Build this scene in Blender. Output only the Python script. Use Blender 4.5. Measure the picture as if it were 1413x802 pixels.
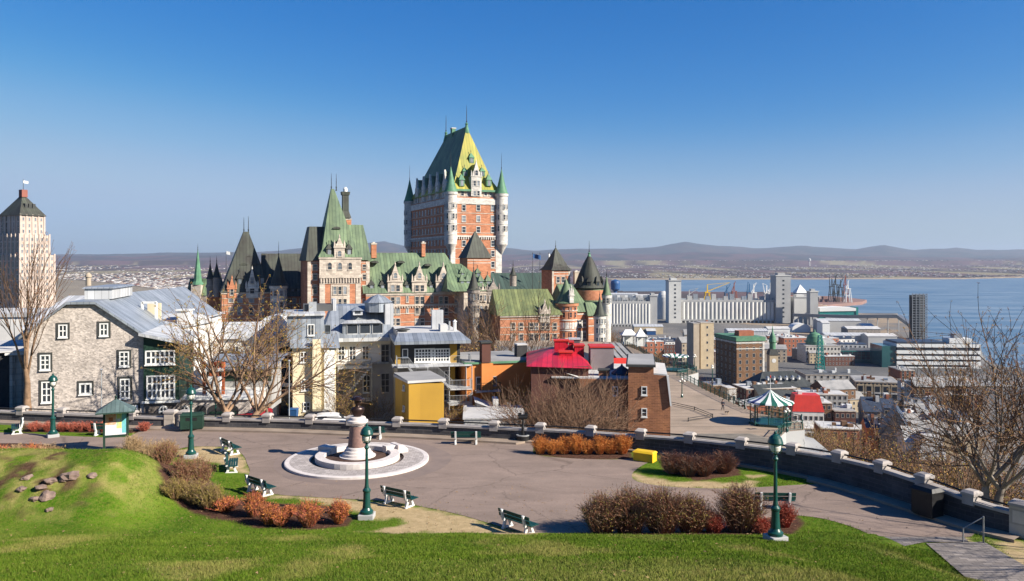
import bpy, math, random
import numpy as np
from mathutils import Vector, Matrix, noise
R = math.radians
rnd = random.Random(7)
S = bpy.context.scene
COL = S.collection
for o in list(bpy.data.objects): bpy.data.objects.remove(o)

# ------------------------------------------------------------- camera, sky, sun, exposure
F, CX, HY, PW, PH = 1100.0, 706.5, 360.0, 1413.0, 802.0      # focal length and horizon row in photo pixels
cam = bpy.data.objects.new('camera', bpy.data.cameras.new('camera')); COL.objects.link(cam)
cam.location = (0, 0, 0); cam.rotation_euler = (R(90), 0, 0)
cam.data.sensor_width = 36; cam.data.lens = 36 * F / PW
cam.data.shift_y = (HY - PH / 2) / PW
cam.data.clip_start = 0.5; cam.data.clip_end = 90000
S.camera = cam
SUN_AZ, SUN_EL = R(67), R(31)       # azimuth from the direction behind the camera towards the right
sd = Vector((math.sin(SUN_AZ) * math.cos(SUN_EL), -math.cos(SUN_AZ) * math.cos(SUN_EL), math.sin(SUN_EL)))
w = bpy.data.worlds.new('World'); S.world = w; w.use_nodes = True
nt = w.node_tree; bg = nt.nodes['Background']
sky = nt.nodes.new('ShaderNodeTexSky'); sky.sky_type = 'NISHITA'; sky.sun_disc = False
sky.sun_elevation = SUN_EL; sky.sun_rotation = math.atan2(sd.x, sd.y)
sky.altitude = 100; sky.air_density = 1.0; sky.dust_density = 0.3; sky.ozone_density = 1.0
hs = nt.nodes.new('ShaderNodeHueSaturation'); hs.inputs['Saturation'].default_value = 1.12
EXPO = 1.08
sc_ = nt.nodes.new('ShaderNodeVectorMath'); sc_.operation = 'SCALE'; sc_.inputs['Scale'].default_value = 0.143
cu = nt.nodes.new('ShaderNodeRGBCurve'); cu.mapping.extend = 'HORIZONTAL'      # air colour: deeper blue aloft, pale lilac at the horizon
for ch, pts in enumerate((((0,0),(.28,.05),(.47,.22),(.68,.37),(1,.40)), ((0,0),(.47,.255),(.7,.43),(.85,.505),(1,.55)), ((0,0),(.6,.57),(.8,.68),(1,.75)))):
    c_ = cu.mapping.curves[ch]; c_.points[0].location = pts[0]; c_.points[1].location = pts[-1]
    for p_ in pts[1:-1]: c_.points.new(*p_)
cu.mapping.update()
s2_ = nt.nodes.new('ShaderNodeVectorMath'); s2_.operation = 'SCALE'; s2_.inputs['Scale'].default_value = 1/(2**EXPO*0.085)
nt.links.new(sky.outputs[0], hs.inputs['Color']); nt.links.new(hs.outputs[0], sc_.inputs[0]); nt.links.new(sc_.outputs[0], cu.inputs['Color'])
nt.links.new(cu.outputs[0], s2_.inputs[0]); nt.links.new(s2_.outputs[0], bg.inputs[0])
bg.inputs[1].default_value = 0.085
sl = bpy.data.lights.new('sun', 'SUN'); sl.energy = 5.0; sl.angle = R(0.5); sl.color = (1.0, 0.92, 0.80)
sun = bpy.data.objects.new('sun', sl); COL.objects.link(sun)
sun.rotation_euler = sd.to_track_quat('Z', 'Y').to_euler()
S.view_settings.view_transform = 'Standard'; S.view_settings.look = 'None'
S.view_settings.gamma = 1; S.view_settings.exposure = EXPO
S.render.engine = 'CYCLES'
S.cycles.max_bounces = 5; S.cycles.transparent_max_bounces = 8
S.cycles.volume_bounces = 0

# ------------------------------------------------------------- helpers
def G(px, row, z=-12.0):                # point of the level z seen at a photo pixel
    Y = -z * F / (row - HY); return Vector(((px - CX) * Y / F, Y, z))
def PX(px, Y): return (px - CX) * Y / F
def ZR(row, Y): return (HY - row) * Y / F
def smooth(a, b, x):
    t = max(0.0, min(1.0, (x - a) / (b - a))); return t * t * (3 - 2 * t)
def nsmooth(a, b, x):
    t = np.clip((x - a) / (b - a), 0, 1); return t * t * (3 - 2 * t)

MATS = {}
def mk(name, c1, c2=None, sc=1.0, rough=0.8, metal=0.0, pat=None, ps=1.0, pc=None, bump=0.0, coords='obj', spec=0.3, detail=4, emis=None, contrast=(0.35, 0.65), ph=0.25, mort=0.03):
    """procedural material: noise between two colours, optionally brick / seam / board / rubble pattern in surface metres (UV)"""
    c1 = tuple(x*0.88 for x in c1); c2 = tuple(x*0.88 for x in c2) if c2 else None
    m = bpy.data.materials.new(name); m.use_nodes = True; t = m.node_tree; N = t.nodes; L = t.links
    b = N['Principled BSDF']; b.inputs['Roughness'].default_value = rough; b.inputs['Metallic'].default_value = metal
    b.inputs['Specular IOR Level'].default_value = spec
    c2 = c2 or tuple(x * 0.75 for x in c1)
    tc = N.new('ShaderNodeTexCoord'); ge = N.new('ShaderNodeNewGeometry')
    src = {'obj': tc.outputs['Object'], 'uv': tc.outputs['UV'], 'pos': ge.outputs['Position']}[coords]
    no = N.new('ShaderNodeTexNoise'); no.inputs['Scale'].default_value = sc; no.inputs['Detail'].default_value = detail
    no.inputs['Roughness'].default_value = 0.62
    L.new(src, no.inputs['Vector'])
    mr = N.new('ShaderNodeMapRange'); mr.inputs[1].default_value = contrast[0]; mr.inputs[2].default_value = contrast[1]
    L.new(no.outputs[0], mr.inputs[0])
    mx = N.new('ShaderNodeMix'); mx.data_type = 'RGBA'
    mx.inputs[6].default_value = (*c1, 1); mx.inputs[7].default_value = (*c2, 1)
    L.new(mr.outputs[0], mx.inputs[0]); out = mx.outputs[2]; height = no.outputs[0]
    if pat in ('brick', 'board'):
        br = N.new('ShaderNodeTexBrick'); br.inputs['Scale'].default_value = 1.0
        br.inputs['Brick Width'].default_value = ps; br.inputs['Row Height'].default_value = ph
        br.inputs['Mortar Size'].default_value = mort; br.inputs['Mortar Smooth'].default_value = 0.3
        if pat == 'board': br.offset = 0.0
        L.new(tc.outputs['UV'], br.inputs['Vector'])
        br.inputs['Color1'].default_value = (0.78, 0.78, 0.78, 1); br.inputs['Color2'].default_value = (1.15, 1.15, 1.15, 1)
        br.inputs['Mortar'].default_value = (*(pc or (0.6, 0.6, 0.6)), 1)
        mu = N.new('ShaderNodeMix'); mu.data_type = 'RGBA'; mu.blend_type = 'MULTIPLY'; mu.inputs[0].default_value = 1
        L.new(out, mu.inputs[6]); L.new(br.outputs[0], mu.inputs[7]); out = mu.outputs[2]
        height = br.outputs['Fac']
    elif pat == 'rubble':
        vo = N.new('ShaderNodeTexVoronoi'); vo.inputs['Scale'].default_value = 1.0 / ps; vo.inputs['Randomness'].default_value = 0.9
        mp = N.new('ShaderNodeMapping'); mp.inputs['Scale'].default_value = (1, 1.7, 1); L.new(tc.outputs['UV'], mp.inputs[0]); L.new(mp.outputs[0], vo.inputs['Vector'])
        cr = N.new('ShaderNodeMapRange'); cr.inputs[3].default_value = pc[0] if pc else 0.5; cr.inputs[4].default_value = pc[1] if pc else 1.45
        sx = N.new('ShaderNodeSeparateColor'); L.new(vo.outputs['Color'], sx.inputs[0]); L.new(sx.outputs[0], cr.inputs[0])
        mu = N.new('ShaderNodeMix'); mu.data_type = 'RGBA'; mu.blend_type = 'MULTIPLY'; mu.inputs[0].default_value = 1
        L.new(out, mu.inputs[6]); L.new(cr.outputs[0], mu.inputs[7]); out = mu.outputs[2]; height = vo.outputs['Distance']
    elif pat == 'seam':
        sp = N.new('ShaderNodeSeparateXYZ'); L.new(tc.outputs['UV'], sp.inputs[0])
        dv = N.new('ShaderNodeMath'); dv.operation = 'DIVIDE'; dv.inputs[1].default_value = ps; L.new(sp.outputs[0], dv.inputs[0])
        fr = N.new('ShaderNodeMath'); fr.operation = 'FRACT'; L.new(dv.outputs[0], fr.inputs[0])
        lt = N.new('ShaderNodeMath'); lt.operation = 'LESS_THAN'; lt.inputs[1].default_value = mort / ps; L.new(fr.outputs[0], lt.inputs[0])
        fl = N.new('ShaderNodeMath'); fl.operation = 'FLOOR'; L.new(dv.outputs[0], fl.inputs[0])
        wn = N.new('ShaderNodeTexWhiteNoise'); wn.noise_dimensions = '1D'; L.new(fl.outputs[0], wn.inputs['W'])
        cr = N.new('ShaderNodeMapRange'); cr.inputs[3].default_value = 0.8; cr.inputs[4].default_value = 1.2; L.new(wn.outputs[0], cr.inputs[0])
        m1 = N.new('ShaderNodeMix'); m1.data_type = 'RGBA'; m1.blend_type = 'MULTIPLY'; m1.inputs[0].default_value = 1
        L.new(out, m1.inputs[6]); L.new(cr.outputs[0], m1.inputs[7])
        m2 = N.new('ShaderNodeMix'); m2.data_type = 'RGBA'; m2.blend_type = 'MULTIPLY'
        L.new(lt.outputs[0], m2.inputs[0]); L.new(m1.outputs[2], m2.inputs[6]); m2.inputs[7].default_value = (*(pc or (0.5, 0.5, 0.5)), 1)
        out = m2.outputs[2]; height = lt.outputs[0]
    L.new(out, b.inputs['Base Color'])
    if emis: b.inputs['Emission Color'].default_value = (*emis, 1); b.inputs['Emission Strength'].default_value = 1
    if bump:
        bp = N.new('ShaderNodeBump'); bp.inputs['Strength'].default_value = 1.0; bp.inputs['Distance'].default_value = bump
        L.new(height, bp.inputs['Height']); L.new(bp.outputs[0], b.inputs['Normal'])
    MATS[name] = m; return name

class MB:
    """collects shapes; build() links them as one mesh object"""
    def __init__(s, M=None): s.v = []; s.f = []; s.mi = []; s.sm = []; s.names = []; s.M = M
    def idx(s, m):
        if m not in s.names: s.names.append(m)
        return s.names.index(m)
    def add(s, vs, fs, m, sm=False):
        b = len(s.v); k = s.idx(m)
        if s.M is not None: vs = [s.M @ Vector(p) for p in vs]
        s.v.extend([tuple(p) for p in vs])
        for f in fs: s.f.append([b + i for i in f]); s.mi.append(k); s.sm.append(sm)
    def poly(s, pts, m): s.add(pts, [list(range(len(pts)))], m)
    def box(s, x0, x1, y0, y1, z0, z1, m):
        s.add([(x0,y0,z0),(x1,y0,z0),(x1,y1,z0),(x0,y1,z0),(x0,y0,z1),(x1,y0,z1),(x1,y1,z1),(x0,y1,z1)],
              [(3,2,1,0),(4,5,6,7),(0,1,5,4),(1,2,6,5),(2,3,7,6),(3,0,4,7)], m)
    def frus(s, a, z0, b, z1, m, cap=True, under=False):
        x0,x1,y0,y1 = a; X0,X1,Y0,Y1 = b
        v = [(x0,y0,z0),(x1,y0,z0),(x1,y1,z0),(x0,y1,z0),(X0,Y0,z1),(X1,Y0,z1),(X1,Y1,z1),(X0,Y1,z1)]
        f = [(0,1,5,4),(1,2,6,5),(2,3,7,6),(3,0,4,7)]
        if cap: f.append((4,5,6,7))
        if under: f.append((3,2,1,0))
        s.add(v, f, m)
    def pyr(s, x0, x1, y0, y1, z0, z1, m, e=0.02):
        cx, cy = (x0+x1)/2, (y0+y1)/2; s.frus((x0,x1,y0,y1), z0, (cx-e,cx+e,cy-e,cy+e), z1, m)
    def prism(s, pts, z0, z1, m, top=None):
        n = len(pts); v = [(x,y,z0) for x,y in pts] + [(x,y,z1) for x,y in pts]
        s.add(v, [(i,(i+1)%n,n+(i+1)%n,n+i) for i in range(n)], m); s.add(v[n:], [list(range(n))], top or m); s.add(v[:n], [list(range(n))[::-1]], m)
    def wall(s, pts, y0, y1, m):          # outline in the (x,z) plane, thickness along y
        n = len(pts); v = [(x,y0,z) for x,z in pts] + [(x,y1,z) for x,z in pts]
        s.add(v, [list(range(n)), [n+i for i in range(n)][::-1]] + [(i,n+i,n+(i+1)%n,(i+1)%n) for i in range(n)], m)
    def tube(s, p0, p1, r0, r1, m, n=8, caps=True):
        p0 = Vector(p0); p1 = Vector(p1); d = (p1-p0).normalized()
        a = d.orthogonal().normalized(); b = d.cross(a); v = []
        for p, r in ((p0,r0),(p1,r1)):
            for i in range(n):
                t = 2*math.pi*i/n; v.append(p + a*(r*math.cos(t)) + b*(r*math.sin(t)))
        s.add(v, [(i,(i+1)%n,n+(i+1)%n,n+i) for i in range(n)], m, n > 4)
        if caps: s.add(v[:n], [list(range(n))[::-1]], m); s.add(v[n:], [list(range(n))], m)
    def path(s, pts, rs, m, n=6):
        for i in range(len(pts)-1): s.tube(pts[i], pts[i+1], rs[i], rs[i+1], m, n, i in (0, len(pts)-2))
    def lathe(s, prof, m, n=16, cx=0, cy=0, a0=0, mats=None):
        for k in range(len(prof)-1):
            (r0,z0),(r1,z1) = prof[k], prof[k+1]; v = []
            for r, z in ((r0,z0),(r1,z1)):
                for i in range(n):
                    t = a0 + 2*math.pi*i/n; v.append((cx+r*math.cos(t), cy+r*math.sin(t), z))
            s.add(v, [(i,(i+1)%n,n+(i+1)%n,n+i) for i in range(n)], mats[k] if mats else m, n > 9)
    def gable(s, x0, x1, y0, y1, z0, z1, m, hl=0, hr=0, ym=None, wallm=None, over=0.0):
        """roof with its ridge along x; hl / hr set the ridge ends in (hips)"""
        ym = (y0+y1)/2 if ym is None else ym
        v = [(x0,y0,z0),(x1,y0,z0),(x1,y1,z0),(x0,y1,z0),(x0+hl,ym,z1),(x1-hr,ym,z1)]
        s.add(v, [(0,1,5,4),(2,3,4,5),(3,2,1,0)], m)
        s.add(v, [(3,0,4)], m if hl or not wallm else wallm); s.add(v, [(1,2,5)], m if hr or not wallm else wallm)
    def build(s, name, parent=None, bevel=0):
        me = bpy.data.meshes.new(name); me.from_pydata(s.v, [], s.f)
        for n in s.names: me.materials.append(MATS[n])
        me.polygons.foreach_set('material_index', s.mi); me.polygons.foreach_set('use_smooth', s.sm)
        me.update(); uvmap(me)
        o = bpy.data.objects.new(name, me); COL.objects.link(o)
        if parent is not None: o.parent = parent
        if bevel:
            md = o.modifiers.new('bevel', 'BEVEL'); md.width = bevel; md.segments = 2; md.limit_method = 'ANGLE'
        return o

def uvmap(me):
    """surface-metre UVs: u along the horizontal, v up the slope"""
    nf = len(me.polygons); nl = len(me.loops)
    if not nf: return
    nn = np.empty(nf*3); me.polygons.foreach_get('normal', nn); nn = nn.reshape(-1,3)
    lt = np.empty(nf, dtype=np.int32); me.polygons.foreach_get('loop_total', lt)
    li = np.empty(nl, dtype=np.int32); me.loops.foreach_get('vertex_index', li)
    co = np.empty(len(me.vertices)*3); me.vertices.foreach_get('co', co); co = co.reshape(-1,3)
    t = np.stack([-nn[:,1], nn[:,0], np.zeros(nf)], 1); ln = np.linalg.norm(t, axis=1)
    flat = ln < 0.05; t[flat] = (1,0,0); ln[flat] = 1; t /= ln[:,None]
    b = np.cross(nn, t)
    tt = np.repeat(t, lt, 0); bb = np.repeat(b, lt, 0); p = co[li]
    uv = np.stack([(p*tt).sum(1), (p*bb).sum(1)], 1)
    l = me.uv_layers.new(name='UVMap'); l.data.foreach_set('uv', uv.ravel())

def thing(name, label, cat, loc=(0,0,0), rz=0.0, group=None):
    o = bpy.data.objects.new(name, None); COL.objects.link(o); o.location = loc; o.rotation_euler = (0,0,rz)
    o.empty_display_size = 0.3; return tag(o, label, cat, group)
def tag(o, label=None, cat=None, group=None, kind=None):
    if label: o['label'] = label
    if cat: o['category'] = cat
    if group: o['group'] = group
    if kind: o['kind'] = kind
    return o
def dup(root, loc, rz=0.0, label=None, sc=None, group=None):
    r = root.copy(); COL.objects.link(r); r.location = loc; r.rotation_euler = (0,0,rz)
    if sc: r.scale = (sc,sc,sc) if not hasattr(sc, '__len__') else sc
    if label: r['label'] = label
    if group: r['group'] = group
    for ch in list(root.children):
        c = ch.copy(); COL.objects.link(c); c.parent = r
        for g in ch.children:
            d = g.copy(); COL.objects.link(d); d.parent = c
    return r
def FR(x, y, ang, z=0.0): return Matrix.Translation((x, y, z)) @ Matrix.Rotation(ang, 4, 'Z')

# windows: one shared mesh for every size and style
WM = {}
def winmesh(w, h, fm, gm, nx=1, ny=1, t=0.12, bar=0.05, out=0.1, sill=True, arch=False):
    k = (round(w,2), round(h,2), fm, gm, nx, ny, t, bar, out, sill, arch)
    if k in WM: return WM[k]
    b = MB(); W = w/2
    if not arch:
        b.box(-W-t, -W, -out, 0.02, -t, h+t, fm); b.box(W, W+t, -out, 0.02, -t, h+t, fm)
        b.box(-W, W, -out, 0.02, h, h+t, fm); b.box(-W, W, -out, 0.02, -t, 0, fm)
        g = [(-W,-0.03,0),(W,-0.03,0),(W,-0.03,h),(-W,-0.03,h)]; b.poly(g, gm)
    else:
        n = 8; arc = [(W*math.cos(math.pi*i/n), h - W + W*math.sin(math.pi*i/n)) for i in range(n+1)]
        inner = [(W, 0)] + arc + [(-W, 0)]
        q = (W+t)/W; outer = [(W+t, -t)] + [(x*q, (z-(h-W))*q + h - W) for x, z in arc] + [(-W-t, -t)]
        m = len(inner); v = [(x,-out,z) for x,z in inner] + [(x,-out,z) for x,z in outer] + [(x,0.02,z) for x,z in outer] + [(x,0.02,z) for x,z in inner]
        fs = []
        for i in range(m):
            j = (i+1) % m; fs += [(i,j,m+j,m+i), (m+i,m+j,2*m+j,2*m+i), (j,i,3*m+i,3*m+j)]
        b.add(v, fs, fm); b.poly([(x,-0.03,z) for x,z in inner][::-1], gm)
    for i in range(1, nx): x = -W + w*i/nx; b.box(x-bar/2, x+bar/2, -out*0.7, -0.02, 0, h, fm)
    for i in range(1, ny): z = h*i/ny; b.box(-W, W, -out*0.6, -0.02, z-bar/2, z+bar/2, fm)
    if sill: b.box(-W-t*1.4, W+t*1.4, -out-0.08, 0.02, -t-0.1, -t-0.003, fm)
    o = b.build('window'); me = o.data; bpy.data.objects.remove(o); WM[k] = me; return me
def win(root, M, u, z, w, h, fm, gm='glass', name='window', **k):
    o = bpy.data.objects.new(name, winmesh(w, h, fm, gm, **k)); COL.objects.link(o); o.parent = root
    o.matrix_local = M @ Matrix.Translation((u, 0, z)); return o
I4 = Matrix.Identity(4)
def side_l(L): return Matrix.Translation((0, L, 0)) @ Matrix.Rotation(R(-90), 4, 'Z')
def side_r(W): return Matrix.Translation((W, 0, 0)) @ Matrix.Rotation(R(90), 4, 'Z')
# ------------------------------------------------------------- materials
mk('glass', (0.02,0.026,0.035), (0.05,0.06,0.075), 0.15, 0.12, spec=0.6, coords='pos')
mk('glass_lite', (0.10,0.12,0.14), (0.28,0.30,0.32), 0.4, 0.12, spec=0.6, coords='pos')
mk('brick_castle', (0.52,0.225,0.125), (0.40,0.165,0.09), 0.35, 0.9, pat='brick', ps=1.2, ph=0.4, mort=0.04, pc=(0.85,0.85,0.8))
mk('stone_castle', (0.60,0.52,0.43), (0.42,0.36,0.30), 0.5, 0.9, pat='brick', ps=1.4, ph=0.6, mort=0.05, pc=(0.75,0.75,0.75))
mk('stone_pale', (0.66,0.63,0.57), (0.50,0.47,0.43), 0.6, 0.9, pat='brick', ps=1.2, ph=0.5, mort=0.04, pc=(0.8,0.8,0.8))
mk('stone_grey', (0.36,0.31,0.26), (0.24,0.21,0.19), 0.5, 0.9, pat='brick', ps=1.1, ph=0.5, mort=0.05, pc=(0.7,0.7,0.7))
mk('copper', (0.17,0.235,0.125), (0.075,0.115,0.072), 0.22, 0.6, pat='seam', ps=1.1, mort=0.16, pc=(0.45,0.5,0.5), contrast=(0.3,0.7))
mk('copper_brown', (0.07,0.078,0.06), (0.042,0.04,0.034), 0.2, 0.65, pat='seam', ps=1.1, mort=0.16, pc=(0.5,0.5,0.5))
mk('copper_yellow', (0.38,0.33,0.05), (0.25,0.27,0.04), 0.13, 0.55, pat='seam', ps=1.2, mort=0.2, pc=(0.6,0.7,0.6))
mk('copper_bright', (0.11,0.26,0.15), (0.07,0.17,0.10), 0.5, 0.6)
mk('dark_trim', (0.035,0.04,0.04), (0.06,0.06,0.055), 1, 0.7)
mk('spire_iron', (0.03,0.035,0.04), None, 1, 0.6)
mk('rubble', (0.55,0.485,0.43), (0.42,0.37,0.33), 0.5, 0.95, pat='rubble', ps=0.19, bump=0.015, pc=(0.68,1.25,0))
mk('rubble_dark', (0.19,0.165,0.145), (0.12,0.10,0.09), 0.9, 0.95, pat='rubble', ps=0.45, bump=0.04)
mk('wall_dark', (0.05,0.05,0.057), (0.095,0.09,0.09), 0.8, 0.9, pat='brick', ps=0.62, ph=0.21, mort=0.02, pc=(1.5,1.45,1.4), bump=0.012)
mk('coping', (0.42,0.38,0.35), (0.30,0.27,0.25), 1.6, 0.85, bump=0.01)
mk('kerb', (0.33,0.26,0.20), (0.24,0.185,0.145), 0.7, 0.9, bump=0.006)
mk('white_paint', (0.72,0.72,0.70), (0.60,0.60,0.58), 1.5, 0.6)
mk('white_trim', (0.78,0.78,0.75), (0.68,0.68,0.66), 1.0, 0.6)
mk('grey_metal', (0.34,0.37,0.41), (0.25,0.28,0.31), 0.5, 0.45, metal=0.3, pat='seam', ps=0.5, mort=0.05, pc=(0.55,0.55,0.6))
mk('grey_metal_pale', (0.52,0.53,0.54), (0.42,0.43,0.44), 0.4, 0.5, pat='seam', ps=0.6, mort=0.06, pc=(0.7,0.7,0.7))
mk('slate_blue', (0.055,0.075,0.12), (0.035,0.05,0.08), 0.7, 0.5, pat='brick', ps=0.5, ph=0.3, mort=0.03, pc=(0.6,0.6,0.6))
mk('steel_grey', (0.30,0.31,0.32), (0.22,0.23,0.24), 2, 0.45, metal=0.4)
mk('galv', (0.5,0.52,0.53), (0.4,0.41,0.42), 3, 0.4, metal=0.4)
mk('black_iron', (0.012,0.012,0.014), (0.02,0.02,0.02), 4, 0.45)
mk('green_paint', (0.008,0.068,0.056), (0.006,0.048,0.04), 4, 0.35, spec=0.5)
mk('green_slat', (0.006,0.058,0.050), (0.004,0.04,0.034), 3, 0.5)
mk('green_dark', (0.015,0.045,0.03), (0.01,0.03,0.02), 1, 0.6)
mk('cream', (0.78,0.68,0.47), (0.66,0.57,0.39), 0.5, 0.85)
mk('white_wall', (0.74,0.72,0.68), (0.60,0.58,0.55), 0.4, 0.85)
mk('grey_wall', (0.40,0.39,0.37), (0.30,0.29,0.28), 0.5, 0.9)
mk('ochre', (0.50,0.29,0.035), (0.42,0.24,0.03), 0.25, 0.75, pat='board', ps=1.2, ph=30, mort=0.012, pc=(0.85,0.85,0.85))
mk('orange_wall', (0.66,0.25,0.07), (0.56,0.20,0.055), 0.5, 0.85)
mk('dark_wall', (0.03,0.03,0.032), (0.05,0.05,0.05), 1, 0.8)
mk('brick_near', (0.38,0.17,0.085), (0.24,0.105,0.06), 0.5, 0.9, pat='brick', ps=0.5, ph=0.17, mort=0.02, pc=(1.3,1.3,1.2), bump=0.01)
mk('brick_brown', (0.22,0.12,0.065), (0.16,0.09,0.05), 0.3, 0.9, pat='brick', ps=1, ph=0.4, mort=0.04, pc=(0.8,0.8,0.8))
mk('brick_dark', (0.14,0.06,0.045), (0.10,0.045,0.035), 0.3, 0.9)
mk('brick_red', (0.36,0.13,0.07), (0.26,0.09,0.055), 0.3, 0.9)
mk('red_roof', (0.55,0.02,0.035), (0.40,0.015,0.03), 0.5, 0.4, pat='seam', ps=0.55, mort=0.06, pc=(0.6,0.6,0.6))
mk('red_paint', (0.62,0.045,0.03), (0.5,0.035,0.025), 0.5, 0.5)
mk('mauve_wall', (0.30,0.25,0.25), (0.24,0.20,0.20), 0.5, 0.85)
mk('flat_roof', (0.36,0.35,0.34), (0.22,0.22,0.22), 0.15, 0.9)
mk('flat_roof_pale', (0.58,0.57,0.55), (0.42,0.42,0.42), 0.2, 0.9)
mk('flat_roof_dark', (0.07,0.075,0.08), (0.12,0.12,0.12), 0.15, 0.85)
mk('green_roof_dark', (0.035,0.06,0.052), (0.05,0.085,0.07), 0.1, 0.6, pat='seam', ps=1.5, mort=0.2, pc=(0.6,0.6,0.6))
mk('teal', (0.02,0.22,0.20), (0.015,0.17,0.16), 0.1, 0.5)
mk('teal_glass', (0.02,0.08,0.09), (0.03,0.12,0.12), 0.05, 0.15, spec=0.7)
mk('blue_paint', (0.02,0.09,0.24), (0.015,0.06,0.18), 0.5, 0.5)
mk('beige_wall', (0.52,0.42,0.28), (0.42,0.34,0.23), 0.2, 0.9)
mk('sand_wall', (0.46,0.38,0.29), (0.36,0.30,0.23), 0.2, 0.9)
mk('concrete', (0.42,0.42,0.41), (0.33,0.33,0.33), 0.05, 0.9)
mk('concrete_pale', (0.62,0.61,0.58), (0.50,0.50,0.48), 0.04, 0.9)
mk('rust_red', (0.33,0.12,0.09), (0.22,0.09,0.07), 0.05, 0.9)
mk('yellow_paint', (0.75,0.48,0.02), (0.68,0.42,0.02), 2, 0.5)
mk('granite_pink', (0.27,0.16,0.13), (0.19,0.115,0.10), 6, 0.6)
mk('granite_pale', (0.68,0.62,0.58), (0.56,0.51,0.48), 3, 0.75)
mk('bronze', (0.045,0.022,0.018), (0.025,0.014,0.012), 5, 0.35, metal=0.5, spec=0.5)
mk('soil', (0.055,0.028,0.018), (0.09,0.05,0.035), 2.5, 1.0, bump=0.05)
mk('mulch', (0.075,0.035,0.025), (0.13,0.07,0.05), 6, 1.0, bump=0.05)
mk('asphalt', (0.27,0.20,0.162), (0.215,0.162,0.132), 0.12, 0.9, bump=0.0, coords='pos', detail=8)
mk('street', (0.15,0.14,0.13), (0.11,0.105,0.10), 0.3, 0.9, coords='pos')
mk('paver', (0.27,0.235,0.21), (0.20,0.175,0.16), 0.8, 0.9, pat='brick', ps=0.4, ph=0.2, mort=0.02, pc=(0.55,0.55,0.55))
mk('ring_paver', (0.46,0.41,0.38), (0.36,0.32,0.30), 1.2, 0.9, pat='brick', ps=0.3, ph=0.3, mort=0.02, pc=(0.7,0.7,0.7))
mk('deck_wood', (0.42,0.325,0.245), (0.32,0.25,0.185), 0.22, 0.85, pat='board', ps=40, ph=0.28, mort=0.05, pc=(0.62,0.6,0.58), coords='pos')
mk('bark', (0.22,0.165,0.125), (0.12,0.09,0.07), 3.0, 0.95, bump=0.02)
mk('bark_warm', (0.33,0.21,0.13), (0.17,0.11,0.07), 2.0, 0.95, bump=0.02)
mk('bark_pale', (0.30,0.26,0.21), (0.15,0.12,0.10), 1.5, 0.95, bump=0.02)
mk('twig', (0.20,0.12,0.075), (0.13,0.08,0.05), 0.7, 0.95)
mk('bud', (0.34,0.21,0.045), (0.42,0.23,0.06), 0.5, 0.9)
mk('bud_green', (0.22,0.20,0.035), (0.30,0.23,0.045), 0.5, 0.9)
mk('bud_red', (0.27,0.10,0.055), (0.20,0.075,0.045), 0.5, 0.9)
mk('stem_orange', (0.66,0.27,0.06), (0.46,0.15,0.04), 2, 0.9)
mk('stem_red', (0.48,0.13,0.08), (0.30,0.075,0.05), 2, 0.9)
mk('stem_brown', (0.33,0.15,0.085), (0.22,0.10,0.06), 2, 0.9)
mk('stem_dull', (0.25,0.17,0.11), (0.32,0.18,0.10), 1.2, 0.9)
mk('stem_straw', (0.42,0.29,0.15), (0.28,0.18,0.09), 1.2, 0.9)
mk('stem_moss', (0.22,0.17,0.05), (0.30,0.20,0.07), 1.2, 0.9)
mk('rock', (0.26,0.185,0.15), (0.13,0.09,0.075), 1.6, 0.95, bump=0.05)
mk('car_white', (0.7,0.7,0.7), (0.66,0.66,0.66), 1, 0.25, spec=0.6)
mk('car_black', (0.015,0.015,0.018), None, 1, 0.2, spec=0.6)
mk('car_red', (0.32,0.02,0.03), None, 1, 0.25, spec=0.6)
mk('tyre', (0.02,0.02,0.02), None, 1, 0.9)
mk('lamp_glass', (0.75,0.72,0.65), (0.6,0.58,0.52), 3, 0.3)
mk('canvas_white', (0.8,0.8,0.78), (0.72,0.72,0.72), 0.6, 0.8)
mk('canvas_green', (0.01,0.12,0.09), (0.01,0.09,0.07), 0.6, 0.8)
mk('canvas_blue', (0.03,0.05,0.22), (0.03,0.05,0.18), 0.6, 0.8)
mk('skin', (0.5,0.3,0.22), None, 3, 0.6)
mk('cloth_dark', (0.025,0.03,0.045), (0.04,0.045,0.06), 3, 0.9)
mk('cloth_grey', (0.12,0.12,0.13), (0.2,0.2,0.2), 3, 0.9)
mk('hair', (0.03,0.02,0.015), None, 3, 0.7)
mk('poster_orange', (0.65,0.22,0.08), (0.75,0.5,0.35), 4, 0.6)
mk('poster_yellow', (0.75,0.68,0.15), (0.35,0.6,0.35), 5, 0.6)
mk('poster_pale', (0.75,0.72,0.68), (0.6,0.62,0.7), 6, 0.6)
mk('poster_teal', (0.12,0.45,0.4), (0.2,0.5,0.6), 6, 0.6)
mk('terracotta', (0.55,0.16,0.06), (0.42,0.11,0.045), 2, 0.8)
mk('pier_red', (0.27,0.155,0.13), (0.20,0.13,0.115), 0.02, 0.9)
mk('crane_blue', (0.04,0.14,0.28), None, 0.1, 0.6)
mk('town_white', (0.75,0.74,0.72), (0.6,0.58,0.56), 0.002, 0.8, coords='pos')
mk('town_grey', (0.32,0.31,0.31), (0.22,0.21,0.21), 0.002, 0.8, coords='pos')
mk('town_brown', (0.20,0.13,0.10), (0.14,0.10,0.08), 0.002, 0.8, coords='pos')
mk('town_sand', (0.50,0.40,0.28), (0.40,0.32,0.24), 0.002, 0.8, coords='pos')
mk('slate_dark', (0.03,0.036,0.037), (0.055,0.06,0.06), 0.12, 0.6, pat='seam', ps=2.0, mort=0.2, pc=(0.6,0.6,0.6))
mk('copper_olive', (0.19,0.215,0.085), (0.10,0.125,0.055), 0.3, 0.65, pat='seam', ps=1.1, mort=0.16, pc=(0.5,0.5,0.5))
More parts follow.
